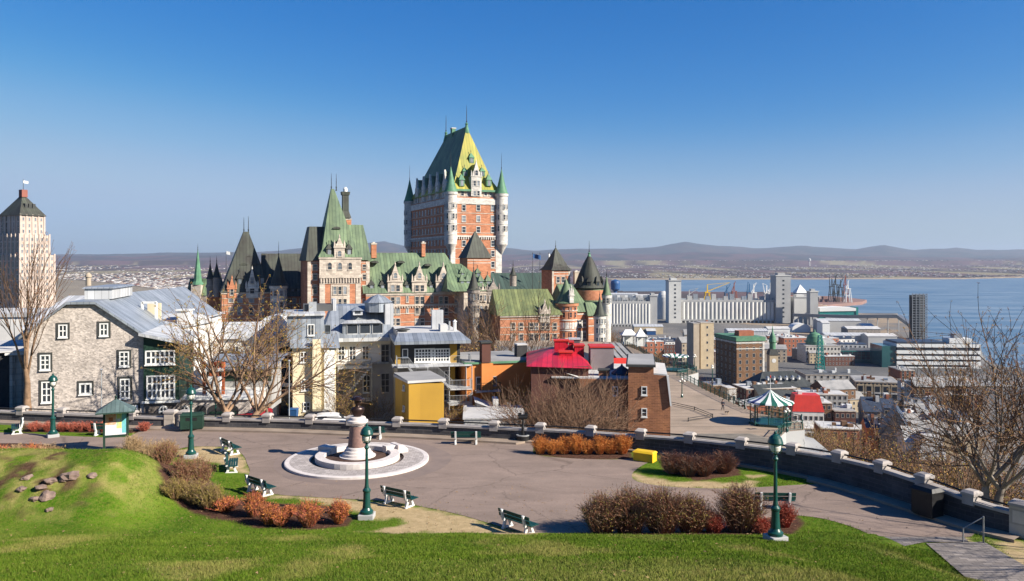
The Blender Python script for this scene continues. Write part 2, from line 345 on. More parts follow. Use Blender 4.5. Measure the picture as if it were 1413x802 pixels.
mk('leaf_litter', (0.22,0.12,0.05), (0.36,0.25,0.13), 3, 0.9, coords='pos')
mk('ochre_stone', (0.60,0.45,0.26), (0.50,0.37,0.22), 0.2, 0.9)
mk('asphalt_dark', (0.19,0.145,0.125), (0.24,0.18,0.15), 0.8, 0.9, coords='pos', detail=8)
# ------------------------------------------------------------- terrain
def grid_mesh(name, P, cols, mat, kind='structure', extra=None):
    ny, nx, _ = P.shape
    me = bpy.data.meshes.new(name)
    idx = np.arange(ny*nx).reshape(ny, nx)
    q = np.stack([idx[:-1,:-1], idx[:-1,1:], idx[1:,1:], idx[1:,:-1]], -1).reshape(-1,4)
    if extra is not None: q = q[extra.reshape(-1)]
    me.vertices.add(ny*nx); me.vertices.foreach_set('co', P.reshape(-1))
    me.loops.add(q.size); me.loops.foreach_set('vertex_index', q.reshape(-1).astype(np.int32))
    me.polygons.add(len(q)); me.polygons.foreach_set('loop_start', np.arange(0, q.size, 4, dtype=np.int32))
    me.polygons.foreach_set('use_smooth', np.ones(len(q), dtype=bool))
    me.update(calc_edges=True); me.validate()
    if cols is not None:
        a = me.color_attributes.new('tint', 'FLOAT_COLOR', 'POINT')
        c = np.ones((ny*nx,4)); c[:,:cols.shape[-1]] = cols.reshape(ny*nx,-1); a.data.foreach_set('color', c.ravel())
    me.materials.append(mat); o = bpy.data.objects.new(name, me); COL.objects.link(o)
    return tag(o, kind=kind)

def fbm(x, y, seed=0, octv=4):          # cheap value noise on numpy arrays
    def vn(x, y, s):
        xi = np.floor(x).astype(np.int64); yi = np.floor(y).astype(np.int64); fx = x-xi; fy = y-yi
        fx = fx*fx*(3-2*fx); fy = fy*fy*(3-2*fy)
        def h(a, b):
            n = (a*374761393 + b*668265263 + s*1442695041) & 0x7fffffff
            n = ((n ^ (n >> 13)) * 1274126177) & 0x7fffffff
            return ((n ^ (n >> 16)) & 0xffff) / 65535.0
        return (h(xi,yi)*(1-fx)+h(xi+1,yi)*fx)*(1-fy) + (h(xi,yi+1)*(1-fx)+h(xi+1,yi+1)*fx)*fy
    r = 0; a = 0.5; t = 0
    for k in range(octv): r = r + a*vn(x, y, seed+k*17); t += a; x = x*2.03+5.1; y = y*2.03+1.7; a *= 0.5
    return r / t

def inside(px, py, poly):
    c = np.zeros(px.shape, dtype=bool); n = len(poly)
    for i in range(n):
        x0,y0 = poly[i]; x1,y1 = poly[(i+1)%n]
        if y0 == y1: continue
        cond = ((y0 > py) != (y1 > py)) & (px < (x1-x0)*(py-y0)/(y1-y0)+x0); c ^= cond
    return c
def dist_poly(px, py, poly):
    d = np.full(px.shape, 1e9); n = len(poly)
    for i in range(n):
        x0,y0 = poly[i]; x1,y1 = poly[(i+1)%n]; dx, dy = x1-x0, y1-y0
        t = np.clip(((px-x0)*dx+(py-y0)*dy)/max(dx*dx+dy*dy,1e-9), 0, 1)
        d = np.minimum(d, np.hypot(px-x0-t*dx, py-y0-t*dy))
    return d
def gp(lst, z=-12.0): return [(G(a,b,z).x, G(a,b,z).y) for a,b in lst]
def spline(pts, per=8):
    out = []; n = len(pts)
    for i in range(n-1):
        p0 = pts[max(i-1,0)]; p1 = pts[i]; p2 = pts[i+1]; p3 = pts[min(i+2,n-1)]
        for k in range(per):
            t = k/per
            out.append(tuple(0.5*((2*b)+(-a+c)*t+(2*a-5*b+4*c-d)*t*t+(-a+3*b-3*c+d)*t**3) for a,b,c,d in zip(p0,p1,p2,p3)))
    out.append(tuple(pts[-1])); return out

WALLC = [(-90,579,.75),(-20,581,.75),(60,584.5,.75),(120,587,.75),(200,590,.72),(250,591,.72),(320,592.5,.72),(400,594.5,.72),(500,598.5,.75),(600,603,.8),(690,608,.82),(780,614,.88),(860,621.5,.95),
         (940,630,1.05),(1000,639,1.15),(1060,648.5,1.22),(1100,656,1.3),(1150,667,1.36),(1200,681,1.4),(1250,697,1.35),(1300,713,1.25),(1350,728.5,1.1),(1410,743,1.0)]
WPTS = spline([(G(a,b).x, G(a,b).y, h) for a,b,h in WALLC], 10)       # inner foot of the wall: x, y, height

def park_z(X, Y):
    prof_y = [-20, 0, 8, 16, 20, 24, 28, 31, 33, 35.2]; prof_z = [-0.6, -1.7, -4.2, -6.9, -8.05, -9.05, -10.1, -10.86, -11.4, -12]
    zh = np.interp(Y, prof_y, prof_z)
    k = (1 - 0.62*nsmooth(7, 19, X)*nsmooth(10, 24, Y)) * (1 - nsmooth(14.8, 16.9, X)*nsmooth(26.8, 29.6, Y))
    # the plaza edge comes nearer on the right-hand side of the lawn
    z = -12 + (zh+12)*k
    # rise only starts at the lawn's edge, further off on the left
    h = 2.6*nsmooth(0, 1, (-15.0-X)/5.0)*nsmooth(33.3, 39.5, Y)*(1-nsmooth(39.5, 46.5, Y))
    wob = (fbm(X*0.5, Y*0.5, 3, 3)-0.5)*0.35*np.clip(h,0,1)
    z = z + h*(0.96+0.0*X) + wob + (fbm(X*0.25+9, Y*0.25, 8, 3)-0.5)*0.3*nsmooth(33.5, 29, Y)
    return z
def pz(x, y): return float(park_z(np.array([float(x)]), np.array([float(y)]))[0])

# asphalt of the lookout plaza (outline on the ground)
PLAZA = [(-90,597),(-20,597),(40,598),(60,600),(120,603),(172,603.5),(190,597),(215,592),(300,592.5),(400,595),(500,599),(600,604),(690,609),(733,612),(736,619),(740,628),(790,633),(845,634.5),(872,633),(890,630),
         (903,634),(884,644),(872,655),(880,665),(925,672),(1000,674.5),(1060,672),(1110,669),(1150,669),(1170,667),(1205,677),(1250,692),(1300,709),(1338,722),(1340,741),(1262,743.5),(1215,743),(1180,729),(1140,717),(1105,712),(1080,711),
         (1020,724),(960,735),(860,740),(770,741),(735,738),(690,727),(640,712),(585,700),(530,692),(480,689),(430,686),(385,683),(352,676),(338,664),(345,652),(341,640),(336,629),(322,619),(295,616.5),(262,617),(240,622),(215,633),(170,640),(120,628),(80,616),(20,612),(-90,612)]
PLAZA_G = gp(PLAZA)
SANDS = [[(236,622),(262,617),(300,616),(335,627),(342,640),(345,655),(322,650),(300,640),(255,632)],
         [(345,672),(385,683),(440,686),(490,690),(585,699),(640,711),(690,727),(740,738),(730,752),(690,748),(640,735),(600,738),(540,742),(505,734),(560,722),(500,708),(450,694),(380,688)],
         [(872,655),(876,650),(884,655),(930,663),(985,666),(1040,662),(1040,673),(1000,675),(925,673),(880,667)],
         [(1032,656),(1052,656),(1050,661),(1034,661)], [(1280,740),(1335,742),(1350,752),(1300,752)], [(1355,742),(1413,748),(1440,800),(1395,775)]]
# trodden / dry patches on the lawns, as world spots (x, y, rx, ry)
nx, ny = 430, 420
xs = np.linspace(-52, 34, nx); ys = np.concatenate([np.linspace(-12, 18, 50), np.linspace(18.2, 66, ny-50)])
XX, YY = np.meshgrid(xs, ys); ZZ = park_z(XX, YY)
wx = np.array([p[0] for p in WPTS]); wy = np.array([p[1] for p in WPTS])
Ywall = np.interp(XX, wx, wy); Ywall = np.where(XX > wx[-1], -99, Ywall)
# right of the wall's end the slope falls away
keep = YY < Ywall + 0.45
Xend = np.interp(YY, wy[::-1], wx[::-1], left=24.0)
keep &= XX < np.where(YY < wy.min(), 24.5 + (wy.min()-YY)*0.1, 99)
ins = inside(XX, YY, PLAZA_G); dp = dist_poly(XX, YY, PLAZA_G)
ZZ = np.where(ins & (dp > 0.25), ZZ-0.12, ZZ)
sand = np.zeros_like(XX)
nz = fbm(XX*1.3, YY*1.3, 11, 4)
for s in SANDS:
    g = gp(s); i_ = inside(XX, YY, g); d = dist_poly(XX, YY, g); sdist = np.where(i_, d, -d)
    sand = np.maximum(sand, nsmooth(-0.25, 0.35, sdist + (nz-0.5)*1.3))
# soil beds under the shrubs
BEDS = [[(205,650),(250,640),(290,650),(295,680),(330,690),(400,695),(470,700),(492,715),(480,727),(420,733),(350,728),(280,712),(225,700)],
        [(735,606),(870,620),(876,634),(800,634),(736,628)], [(912,628),(960,632),(1022,642),(1024,656),(960,664),(912,650)],
        [(800,738),(860,728),(960,716),(1040,702),(1090,700),(1110,722),(1095,742),(990,748),(900,752),(810,748)],
        [(30,588),(200,592),(198,598),(30,597)], [(165,618),(236,630),(225,652),(170,640)], [(-60,605),(60,606),(85,616),(60,624),(-60,624)]]
bed = np.zeros_like(XX)
for s in BEDS:
    g = gp(s); i_ = inside(XX, YY, g); d = dist_poly(XX, YY, g); bed = np.maximum(bed, nsmooth(-0.1, 0.15, np.where(i_, d, -d) + (nz-0.5)*0.5))
# dry grass: worn crest of the knoll and the near brow
dry = nsmooth(0.5, 0.72, fbm(XX*0.35, YY*0.22, 31, 4))*nsmooth(35.5, 30, YY)*0.75 + nsmooth(0.36, 0.54, fbm(XX*0.8, YY*0.8, 33, 4))*nsmooth(-16, -19, XX)*nsmooth(34.5, 36.5, YY)*nsmooth(42.5, 39, YY)*0.9
dry = np.maximum(dry, nsmooth(24.5, 21.5, YY + (fbm(XX*0.3, YY*0.3, 5, 3)-0.5)*5)*nsmooth(-8, 9, XX)*0.75)
dry = np.maximum(dry, nsmooth(27.5, 26, YY)*nsmooth(12, 17, XX)*0.6)
rp = nsmooth(2.6, 0.6, np.hypot((XX+22.8)/1.6, (YY-37.6)) + (nz-0.5)*3.2)*0.95
bed = np.maximum(bed, rp*nsmooth(0.42,0.56,fbm(XX*1.7,YY*1.7,91,4)))
attr = np.stack([sand, bed, np.clip(dry,0,1)], -1)

def lawn_mat():
    m = bpy.data.materials.new('lawn'); m.use_nodes = True; t = m.node_tree; N = t.nodes; L = t.links; b = N['Principled BSDF']
    b.inputs['Roughness'].default_value = 1.0; b.inputs['Specular IOR Level'].default_value = 0.03
    at = N.new('ShaderNodeAttribute'); at.attribute_name = 'tint'; ge = N.new('ShaderNodeNewGeometry')
    sp = N.new('ShaderNodeSeparateColor'); L.new(at.outputs['Color'], sp.inputs[0])
    def noise_(sc, d=4, r=0.6):
        n = N.new('ShaderNodeTexNoise'); n.inputs['Scale'].default_value = sc; n.inputs['Detail'].default_value = d; n.inputs['Roughness'].default_value = r
        L.new(ge.outputs['Position'], n.inputs['Vector']); return n.outputs[0]
    def rng(s, a, b_, c=0.0, d=1.0):
        r = N.new('ShaderNodeMapRange'); r.inputs[1].default_value = a; r.inputs[2].default_value = b_; r.inputs[3].default_value = c; r.inputs[4].default_value = d; L.new(s, r.inputs[0]); return r.outputs[0]
    def mix(f, a, b_, bt='MIX'):
        x = N.new('ShaderNodeMix'); x.data_type = 'RGBA'; x.blend_type = bt
        L.new(f, x.inputs[0]) if not isinstance(f, float) else setattr(x.inputs[0], 'default_value', f)
        for i, q in ((6, a), (7, b_)):
            L.new(q, x.inputs[i]) if not isinstance(q, tuple) else setattr(x.inputs[i], 'default_value', (*q, 1))
        return x.outputs[2]
    g = mix(rng(noise_(0.5, 5), 0.35, 0.65), (0.034,0.112,0.004), (0.088,0.175,0.010))
    g = mix(rng(noise_(7, 6, 0.75), 0.4, 0.68, 0, 0.75), g, (0.19,0.19,0.04))
    g = mix(rng(noise_(2.2, 5, 0.7), 0.55, 0.75, 0, 0.7), g, (0.016,0.058,0.004))
    dryc = mix(rng(noise_(3, 6, 0.7), 0.35, 0.65), (0.33,0.27,0.10), (0.17,0.20,0.04))
    g = mix(sp.outputs[2], g, dryc)
    sandc = mix(rng(noise_(2.5, 7, 0.7), 0.35, 0.65), (0.47,0.35,0.20), (0.33,0.25,0.13))
    g = mix(sp.outputs[0], g, sandc)
    g = mix(sp.outputs[1], g, mix(rng(noise_(6, 6, 0.75), 0.35, 0.65), (0.045,0.022,0.016), (0.12,0.065,0.045)))
    L.new(g, b.inputs['Base Color'])
    bp = N.new('ShaderNodeBump'); bp.inputs['Distance'].default_value = 0.045; L.new(noise_(24, 5, 0.8), bp.inputs['Height']); L.new(bp.outputs[0], b.inputs['Normal'])
    return m
LAWN = lawn_mat()
q = keep[:-1,:-1] & keep[1:,1:] & keep[:-1,1:] & keep[1:,:-1]
park = grid_mesh('lawn', np.stack([XX,YY,ZZ], -1), attr, LAWN, extra=q)

# plaza asphalt, pavers and kerb strip: sheets 4 mm apart on the level z = -12
def sheet(name, pts, z, m, kind='structure'):
    b = MB(); b.poly([(x,y,z) for x,y in pts], m); o = b.build(name); me = o.data
    import bmesh
    bm = bmesh.new(); bm.from_mesh(me); bmesh.ops.triangulate(bm, faces=bm.faces[:]); bm.normal_update()
    for f in bm.faces:
        if f.normal.z < 0: f.normal_flip()
    bm.to_mesh(me); bm.free(); return tag(o, kind=kind)
sm_pl = spline([*PLAZA_G, PLAZA_G[0]], 3)[:-1]
sheet('plaza', sm_pl, -11.985, 'asphalt')
# asphalt with its own stains and seams
m = MATS['asphalt']; t = m.node_tree; N = t.nodes; L = t.links; b_ = N['Principled BSDF']
ge = N.new('ShaderNodeNewGeometry'); base = b_.inputs['Base Color'].links[0].from_socket
n2 = N.new('ShaderNodeTexNoise'); n2.inputs['Scale'].default_value = 0.35; n2.inputs['Detail'].default_value = 9; n2.inputs['Roughness'].default_value = 0.7; n2.inputs['Distortion'].default_value = 1.5
mp = N.new('ShaderNodeMapping'); mp.inputs['Scale'].default_value = (0.5, 1.3, 1); mp.inputs['Rotation'].default_value = (0, 0, 0.5); L.new(ge.outputs['Position'], mp.inputs[0]); L.new(mp.outputs[0], n2.inputs['Vector'])
r2 = N.new('ShaderNodeMapRange'); r2.inputs[1].default_value = 0.35; r2.inputs[2].default_value = 0.7; r2.inputs[3].default_value = 1.12; r2.inputs[4].default_value = 0.78; L.new(n2.outputs[0], r2.inputs[0])
n3 = N.new('ShaderNodeTexNoise'); n3.inputs['Scale'].default_value = 30; n3.inputs['Detail'].default_value = 3; L.new(ge.outputs['Position'], n3.inputs['Vector'])
r3 = N.new('ShaderNodeMapRange'); r3.inputs[1].default_value = 0.3; r3.inputs[2].default_value = 0.7; r3.inputs[3].default_value = 0.82; r3.inputs[4].default_value = 1.18; L.new(n3.outputs[0], r3.inputs[0])
vo = N.new('ShaderNodeTexVoronoi'); vo.feature = 'DISTANCE_TO_EDGE'; vo.inputs['Scale'].default_value = 0.16; wv = N.new('ShaderNodeVectorMath'); wv.operation = 'MULTIPLY_ADD'
L.new(n2.outputs['Color'], wv.inputs[0]); wv.inputs[1].default_value = (1.6,1.6,0); L.new(ge.outputs['Position'], wv.inputs[2]); L.new(wv.outputs[0], vo.inputs['Vector'])
r4 = N.new('ShaderNodeMapRange'); r4.inputs[1].default_value = 0.0; r4.inputs[2].default_value = 0.008; r4.inputs[3].default_value = 0.62; r4.inputs[4].default_value = 1.0; L.new(vo.outputs['Distance'], r4.inputs[0])
p1 = N.new('ShaderNodeMath'); p1.operation = 'MULTIPLY'; L.new(r2.outputs[0], p1.inputs[0]); L.new(r3.outputs[0], p1.inputs[1])
p2 = N.new('ShaderNodeMath'); p2.operation = 'MULTIPLY'; L.new(p1.outputs[0], p2.inputs[0]); L.new(r4.outputs[0], p2.inputs[1])
vm = N.new('ShaderNodeVectorMath'); vm.operation = 'SCALE'; L.new(base, vm.inputs[0]); L.new(p2.outputs[0], vm.inputs['Scale']); L.new(vm.outputs[0], b_.inputs['Base Color'])

pav1 = gp([(1205,741.5),(1330,741.5),(1337,748.5),(1275,749),(1240,756),(1228,755)])
sheet('paving', pav1, -11.975, 'paver')
pav2 = gp([(1278,750.5),(1358,748.5),(1425,788),(1440,815),(1335,800)])
sheet('paved_path', pav2, -11.97, 'paver')

# kerb strip along the foot of the wall
def offs(pts, d):
    out = []
    for i, p in enumerate(pts):
        a = pts[max(i-1,0)]; c = pts[min(i+1,len(pts)-1)]; tx, ty = c[0]-a[0], c[1]-a[1]; l = math.hypot(tx,ty)
        out.append((p[0]+ty/l*d, p[1]-tx/l*d))       # d > 0 is towards the plaza
    return out
def strip(mb, A, B, z0, z1, m):
    for i in range(len(A)-1):
        a,b,c,d = A[i],A[i+1],B[i+1],B[i]
        mb.add([(a[0],a[1],z1),(b[0],b[1],z1),(c[0],c[1],z1),(d[0],d[1],z1),(c[0],c[1],z0),(d[0],d[1],z0)], [(3,2,1,0),(5,4,2,3)], m)
wp = [(p[0],p[1]) for p in WPTS]
def wid(px): return 0.95 if px < 725 else (0.35 if px < 1120 else 0.9)
kA = wp; ws = [wid(CX + F*p[0]/p[1]) for p in wp]
kB = []
for i, p in enumerate(wp):
    q_ = offs(wp, ws[i])[i]; kB.append(q_)
b = MB(); strip(b, kA, kB, -12.1, -11.86, 'kerb'); tag(b.build('kerb_strip'), kind='structure')

# ------------------------------------------------------------- everything beyond the wall, as one polar sheet
rows_Y = np.concatenate([34*np.power(1.0165, np.arange(0, 425))])
tans = np.linspace(-0.86, 0.86, 330)
TX, RY = np.meshgrid(tans, rows_Y); X = TX*RY; Y = RY; P = CX + F*TX
zl = -13.3 - 0.20*np.clip(Y-69, 0, None); zl = np.maximum(zl, -32)
zr = -14.6 - 0.16*np.clip(Y-52, 0, None); zr = np.maximum(zr, -32.0)
tt = nsmooth(-26, 8, X); up = zl*(1-tt) + zr*tt
up = np.where(Y < 68, np.minimum(up, -13.2), up)
# cliff edge on the river side
cl = np.interp(Y, [30, 40, 50, 60, 75, 95, 120, 210, 300, 420, 600, 900], [25, 23.5, 22.5, 20, 22, 32, 34.5, 35, 38, 30, 10, -60])
low = -82.0 - 4*nsmooth(700, 1000, Y)
rightdrop = np.clip((X-cl)*0.55, 0, None) + np.clip(X-cl, 0, 5)*0.35
z_up = up - rightdrop
z_up = z_up - nsmooth(430, 760, Y)*60*nsmooth(-900, -300, -np.abs(X))            # the upper town ends behind the castle
z = np.maximum(z_up, low)
plainz = np.interp(Y, [0, 1700, 4100, 7700, 11800, 60000], [-82, -84, -86, -68, -20, 30])
z = np.where(Y > 1500, np.maximum(plainz, low), z)
Yn = np.interp(P, [-999, 838, 842, 1126, 1130, 1185, 1240, 1262, 1277, 1345, 1362, 1425, 1600], [9e4, 9e4, 2250, 2150, 1577, 1314, 1314, 1051, 868, 860, 650, 590, 540])
Yf = np.interp(P, [-999, 840, 1000, 1200, 1330, 1420, 1700], [3700, 3750, 3780, 3880, 3900, 4230, 4600])
water = (Y > Yn) & (Y < Yf)
z = np.where(water, -97, z)
z = z + np.where(Y > 4000, (fbm(X/420, Y/600, 21, 3)-0.5)*6, 0)
# hills on the horizon
HP = [-300,0,100,180,300,345,420,500,530,560,620,700,740,800,860,900,945,990,1040,1110,1180,1220,1260,1320,1350,1413,1700]
HR = [352,352,352,350,349.5,350,342,336,334,340,348,343,347,343,345,341,334,340,343,340,344,338,345,342,346,345,343]
h1 = (HY - np.interp(P, HP, HR))*20000/F
z1 = h1*np.exp(-((Y-20000)/3600)**2) + (fbm(X/900, Y/1500, 2, 4)-0.5)*90*np.exp(-((Y-19000)/5000)**2)
FR2 = (HY - np.interp(P, [-300,0,100,340,430,520,640,800,900,960,1040,1200,1413,1700], [354,354,354,352.5,350,347,352,350,351,348,350,354,356,356]))*13800/F
z2 = FR2*np.exp(-((Y-13800)/1700)**2) + (fbm(X/500, Y/900, 6, 4)-0.5)*60*np.exp(-((Y-13800)/2200)**2)
z = np.maximum(z, np.where(Y > 9500, np.maximum(z1, z2), -999))
# surface tints: true colours of the ground covers
n1 = fbm(X/9, Y/9, 41, 4); nfar = fbm(X/260, Y/700, 43, 5); nmid = fbm(X/60, Y/60, 44, 4)
c = np.zeros(X.shape+(3,)); c[:] = (0.17,0.155,0.14)
def paint(mask, a, b_, n):
    mask = np.clip(mask,0,1)[...,None]; n = n[...,None]; col = np.array(a)*(1-n)+np.array(b_)*n
    c[:] = c*(1-mask)+col*mask
paint((Y > 60)*1.0, (0.15,0.135,0.115), (0.21,0.185,0.15), n1)
paint(nsmooth(0.5, 3.0, rightdrop)*(z > low+2), (0.12,0.085,0.04), (0.085,0.095,0.03), nsmooth(0.3,0.7,n1))
paint((z <= low+2)*(Y < 1600)*1.0, (0.17,0.16,0.15), (0.10,0.10,0.10), nsmooth(0.3,0.7,nmid))
paint(((Y > 900) & (Y < 2300) & (P > 1000))*nsmooth(0.45,0.6,nmid), (0.24,0.18,0.13), (0.30,0.24,0.17), n1)
paint((Y > 1800)*1.0, (0.125,0.082,0.088), (0.070,0.058,0.058), nsmooth(0.35,0.6,nfar))
paint((Y > 3700)*nsmooth(0.58,0.68,fbm(X/300+7, Y/1500, 47, 4))*(Y < 11000), (0.26,0.20,0.14), (0.17,0.17,0.10), nmid)
paint((Y > 10500)*1.0, (0.105,0.07,0.075), (0.055,0.055,0.06), nsmooth(0.38,0.62,nfar))
paint((Y > 15500)*1.0, (0.045,0.05,0.05), (0.08,0.065,0.06), nsmooth(0.4,0.65,nfar))
paint(((Y > Yf) & (Y < Yf+110) & (P > 830))*1.0, (0.35,0.28,0.20), (0.28,0.23,0.17), n1)
def terr_mat():
    m = bpy.data.materials.new('terrain'); m.use_nodes = True; t = m.node_tree; N = t.nodes; L = t.links; b = N['Principled BSDF']
    b.inputs['Roughness'].default_value = 0.95; b.inputs['Specular IOR Level'].default_value = 0.1
    at = N.new('ShaderNodeAttribute'); at.attribute_name = 'tint'; ge = N.new('ShaderNodeNewGeometry')
    n = N.new('ShaderNodeTexNoise'); n.inputs['Scale'].default_value = 0.9; n.inputs['Detail'].default_value = 8; L.new(ge.outputs['Position'], n.inputs['Vector'])
    r = N.new('ShaderNodeMapRange'); r.inputs[1].default_value = 0.3; r.inputs[2].default_value = 0.7; r.inputs[3].default_value = 0.7; r.inputs[4].default_value = 1.3; L.new(n.outputs[0], r.inputs[0])
    v = N.new('ShaderNodeVectorMath'); v.operation = 'SCALE'; L.new(at.outputs['Color'], v.inputs[0]); L.new(r.outputs[0], v.inputs['Scale']); L.new(v.outputs[0], b.inputs['Base Color'])
    return m
terrain = grid_mesh('terrain', np.stack([X,Y,z], -1), c, terr_mat())
def tz(x, y):
    """height of the terrain sheet"""
    fi = math.log(max(y,34.1)/34)/math.log(1.0165); i = min(int(fi), len(rows_Y)-2); tj = (x/y+0.86)/1.72*329; j = max(0,min(int(tj), 328))
    a = (y-rows_Y[i])/(rows_Y[i+1]-rows_Y[i]); b_ = tj-j
    return float((z[i,j]*(1-b_)+z[i,j+1]*b_)*(1-a)+(z[i+1,j]*(1-b_)+z[i+1,j+1]*b_)*a)
# river
def water_mat():
    m = bpy.data.materials.new('river'); m.use_nodes = True; t = m.node_tree; N = t.nodes; L = t.links; b = N['Principled BSDF']
    b.inputs['Base Color'].default_value = (0.05,0.13,0.22,1); b.inputs['Roughness'].default_value = 0.32; b.inputs['Specular IOR Level'].default_value = 0.5
    ge = N.new('ShaderNodeNewGeometry'); mp = N.new('ShaderNodeMapping'); mp.inputs['Scale'].default_value = (0.004, 0.018, 1); L.new(ge.outputs['Position'], mp.inputs[0])
    n = N.new('ShaderNodeTexNoise'); n.inputs['Scale'].default_value = 1; n.inputs['Detail'].default_value = 6; n.inputs['Roughness'].default_value = 0.65; L.new(mp.outputs[0], n.inputs['Vector'])
    r = N.new('ShaderNodeMapRange'); r.inputs[1].default_value = 0.4; r.inputs[2].default_value = 0.68; L.new(n.outputs[0], r.inputs[0])
    x = N.new('ShaderNodeMix'); x.data_type = 'RGBA'; x.inputs[6].default_value = (0.07,0.13,0.19,1); x.inputs[7].default_value = (0.20,0.26,0.31,1); L.new(r.outputs[0], x.inputs[0]); L.new(x.outputs[2], b.inputs['Base Color'])
    r2 = N.new('ShaderNodeMapRange'); r2.inputs[3].default_value = 0.28; r2.inputs[4].default_value = 0.5; L.new(n.outputs[0], r2.inputs[0]); L.new(r2.outputs[0], b.inputs['Roughness'])
    n4 = N.new('ShaderNodeTexNoise'); n4.inputs['Scale'].default_value = 0.12; n4.inputs['Detail'].default_value = 4; L.new(ge.outputs['Position'], n4.inputs['Vector'])
    bp = N.new('ShaderNodeBump'); bp.inputs['Distance'].default_value = 1.2; bp.inputs['Strength'].default_value = 0.6; L.new(n4.outputs[0], bp.inputs['Height']); L.new(bp.outputs[0], b.inputs['Normal'])
    MATS['river'] = m
water_mat()
b = MB(); b.poly([(-200,450,-90),(6500,450,-90),(6500,6000,-90),(-200,6000,-90)], 'river'); tag(b.build('river'), kind='structure')
# haze
hz = bpy.data.materials.new('haze'); hz.use_nodes = True; t = hz.node_tree; t.nodes.clear()
o_ = t.nodes.new('ShaderNodeOutputMaterial'); pv = t.nodes.new('ShaderNodeVolumePrincipled'); pv.inputs['Color'].default_value = (0.54,0.66,0.86,1)
pv.inputs['Density'].default_value = 3.3e-5; pv.inputs['Anisotropy'].default_value = 0.15; t.links.new(pv.outputs[0], o_.inputs['Volume']); MATS['haze'] = hz
b = MB(); b.box(-34000,34000,-200,36500,-99,640,'haze'); hzo = tag(b.build('haze'), kind='stuff')
# ------------------------------------------------------------- the castle hotel on the terrace
class Fr:
    """facade frame: starts at photo column px and distance Y, runs to the right turned by ang (degrees)"""
    def __init__(s, px, Y, ang, off=0.0):
        s.a = R(ang); s.X0 = PX(px, Y); s.Y0 = Y; s.ca = math.cos(s.a); s.sa = math.sin(s.a)
        if off: s.X0 += -s.sa*off; s.Y0 += s.ca*off
    def M(s): return FR(s.X0, s.Y0, s.a)
    def u(s, px, d=0.0):
        t = (px-CX)/F; x0 = s.X0 - s.sa*d; y0 = s.Y0 + s.ca*d
        return (t*y0 - x0)/(s.ca - t*s.sa)
    def z(s, row, u=0.0, d=0.0): return (HY-row)*(s.Y0 + s.sa*u + s.ca*d)/F
GB = -34.0
castle = thing('castle_hotel', 'huge brick and stone chateau hotel with green copper roofs and one tall square tower', 'castle', (-20, 262, GB))
CI = Matrix.Translation((20, -262, -GB))
WQ = []                                   # windows: score, mesh, matrix
def cwin(fr, px, row0, row1, wpx, fm='stone_castle', gm='glass', d=0.0, u=None, M=None, nx=1, ny=2, arch=False, t=0.22, w=None, h=None, z=None):
    """window on a facade between two photo rows (row1 the lower one), wpx wide"""
    if M is None:
        u = fr.u(px, d) if u is None else u
        z0 = fr.z(row1, u, d); z1 = fr.z(row0, u, d); w_ = w or max(0.6, fr.u(px+wpx/2, d)-fr.u(px-wpx/2, d)); h_ = z1-z0
        M = fr.M() @ Matrix.Translation((u, d, z0))
    else: w_, h_ = w, h
    if gm == 'glass' and ((int(M.translation.x*7.3)*31+int(M.translation.z*5.1)*17) % 7) < 3: gm = 'glass_lite'
    w_ = round(w_*5)/5; h_ = round(h_*5)/5
    WQ.append((w_*h_, winmesh(max(w_,.6), max(h_,.8), fm, gm, nx, ny, t=t, bar=0.09, out=0.14, arch=arch), CI @ M))
def cb(fr=None): return MB(CI @ (fr.M() if fr else I4))

def spire(mb, x, y, z, h, m='spire_iron', r=0.16):
    mb.lathe([(r*2.4, z-0.5), (r*1.2, z+0.25), (r*2.0, z+0.6), (r*0.9, z+1.0), (r*0.8, z+h*0.6), (r*0.3, z+h)], m, 6, x, y)

def stone_dormer(fr, px, wpx, row_b, row_s, row_p, depth, m='stone_castle', d=-0.35, roof='copper', wins=None):
    """tall gabled stone dormer rising from the wall: foot, shoulder and peak rows"""
    u = fr.u(px, d); w = fr.u(px+wpx/2, d)-fr.u(px-wpx/2, d); zb, zs, zp = fr.z(row_b,u,d), fr.z(row_s,u,d), fr.z(row_p,u,d)
    b = cb(fr); W = w/2
    b.wall([(u-W,zb),(u+W,zb),(u+W,zs),(u+W*0.74,zs),(u+W*0.7,zs+(zp-zs)*0.3),(u+W*0.5,zs+(zp-zs)*0.38),(u+0.15,zp),(u-0.15,zp),(u-W*0.5,zs+(zp-zs)*0.38),(u-W*0.7,zs+(zp-zs)*0.3),(u-W*0.74,zs),(u-W,zs)], d, d+0.7, m)
    b.box(u-W+0.1, u+W-0.1, d+0.7, d+depth, zb, zs-0.2, m)
    b.box(u-W-0.25, u+W+0.25, d-0.25, d+0.75, zs-0.3, zs+0.12, m)
    for s_ in (-1, 1): b.lathe([(0.3,zs+0.12),(0.34,zs+1.0),(0.02,zs+2.4)], m, 6, u+s_*(W-0.1), d+0.3)
    b.lathe([(0.12,zp-0.2),(0.28,zp+0.3),(0.02,zp+1.3)], m, 6, u, d+0.3)
    b.add([(u-W*0.72,d+0.7,zs-0.25),(u+W*0.72,d+0.7,zs-0.25),(u,d+0.7,zp-0.6),(u-W*0.72,d+depth*1.3,zs-0.25),(u+W*0.72,d+depth*1.3,zs-0.25),(u,d+depth*1.3,zp-0.6)], [(0,2,5,3),(1,4,5,2),(0,1,2)], roof)
    b.build('dormer', castle); return u
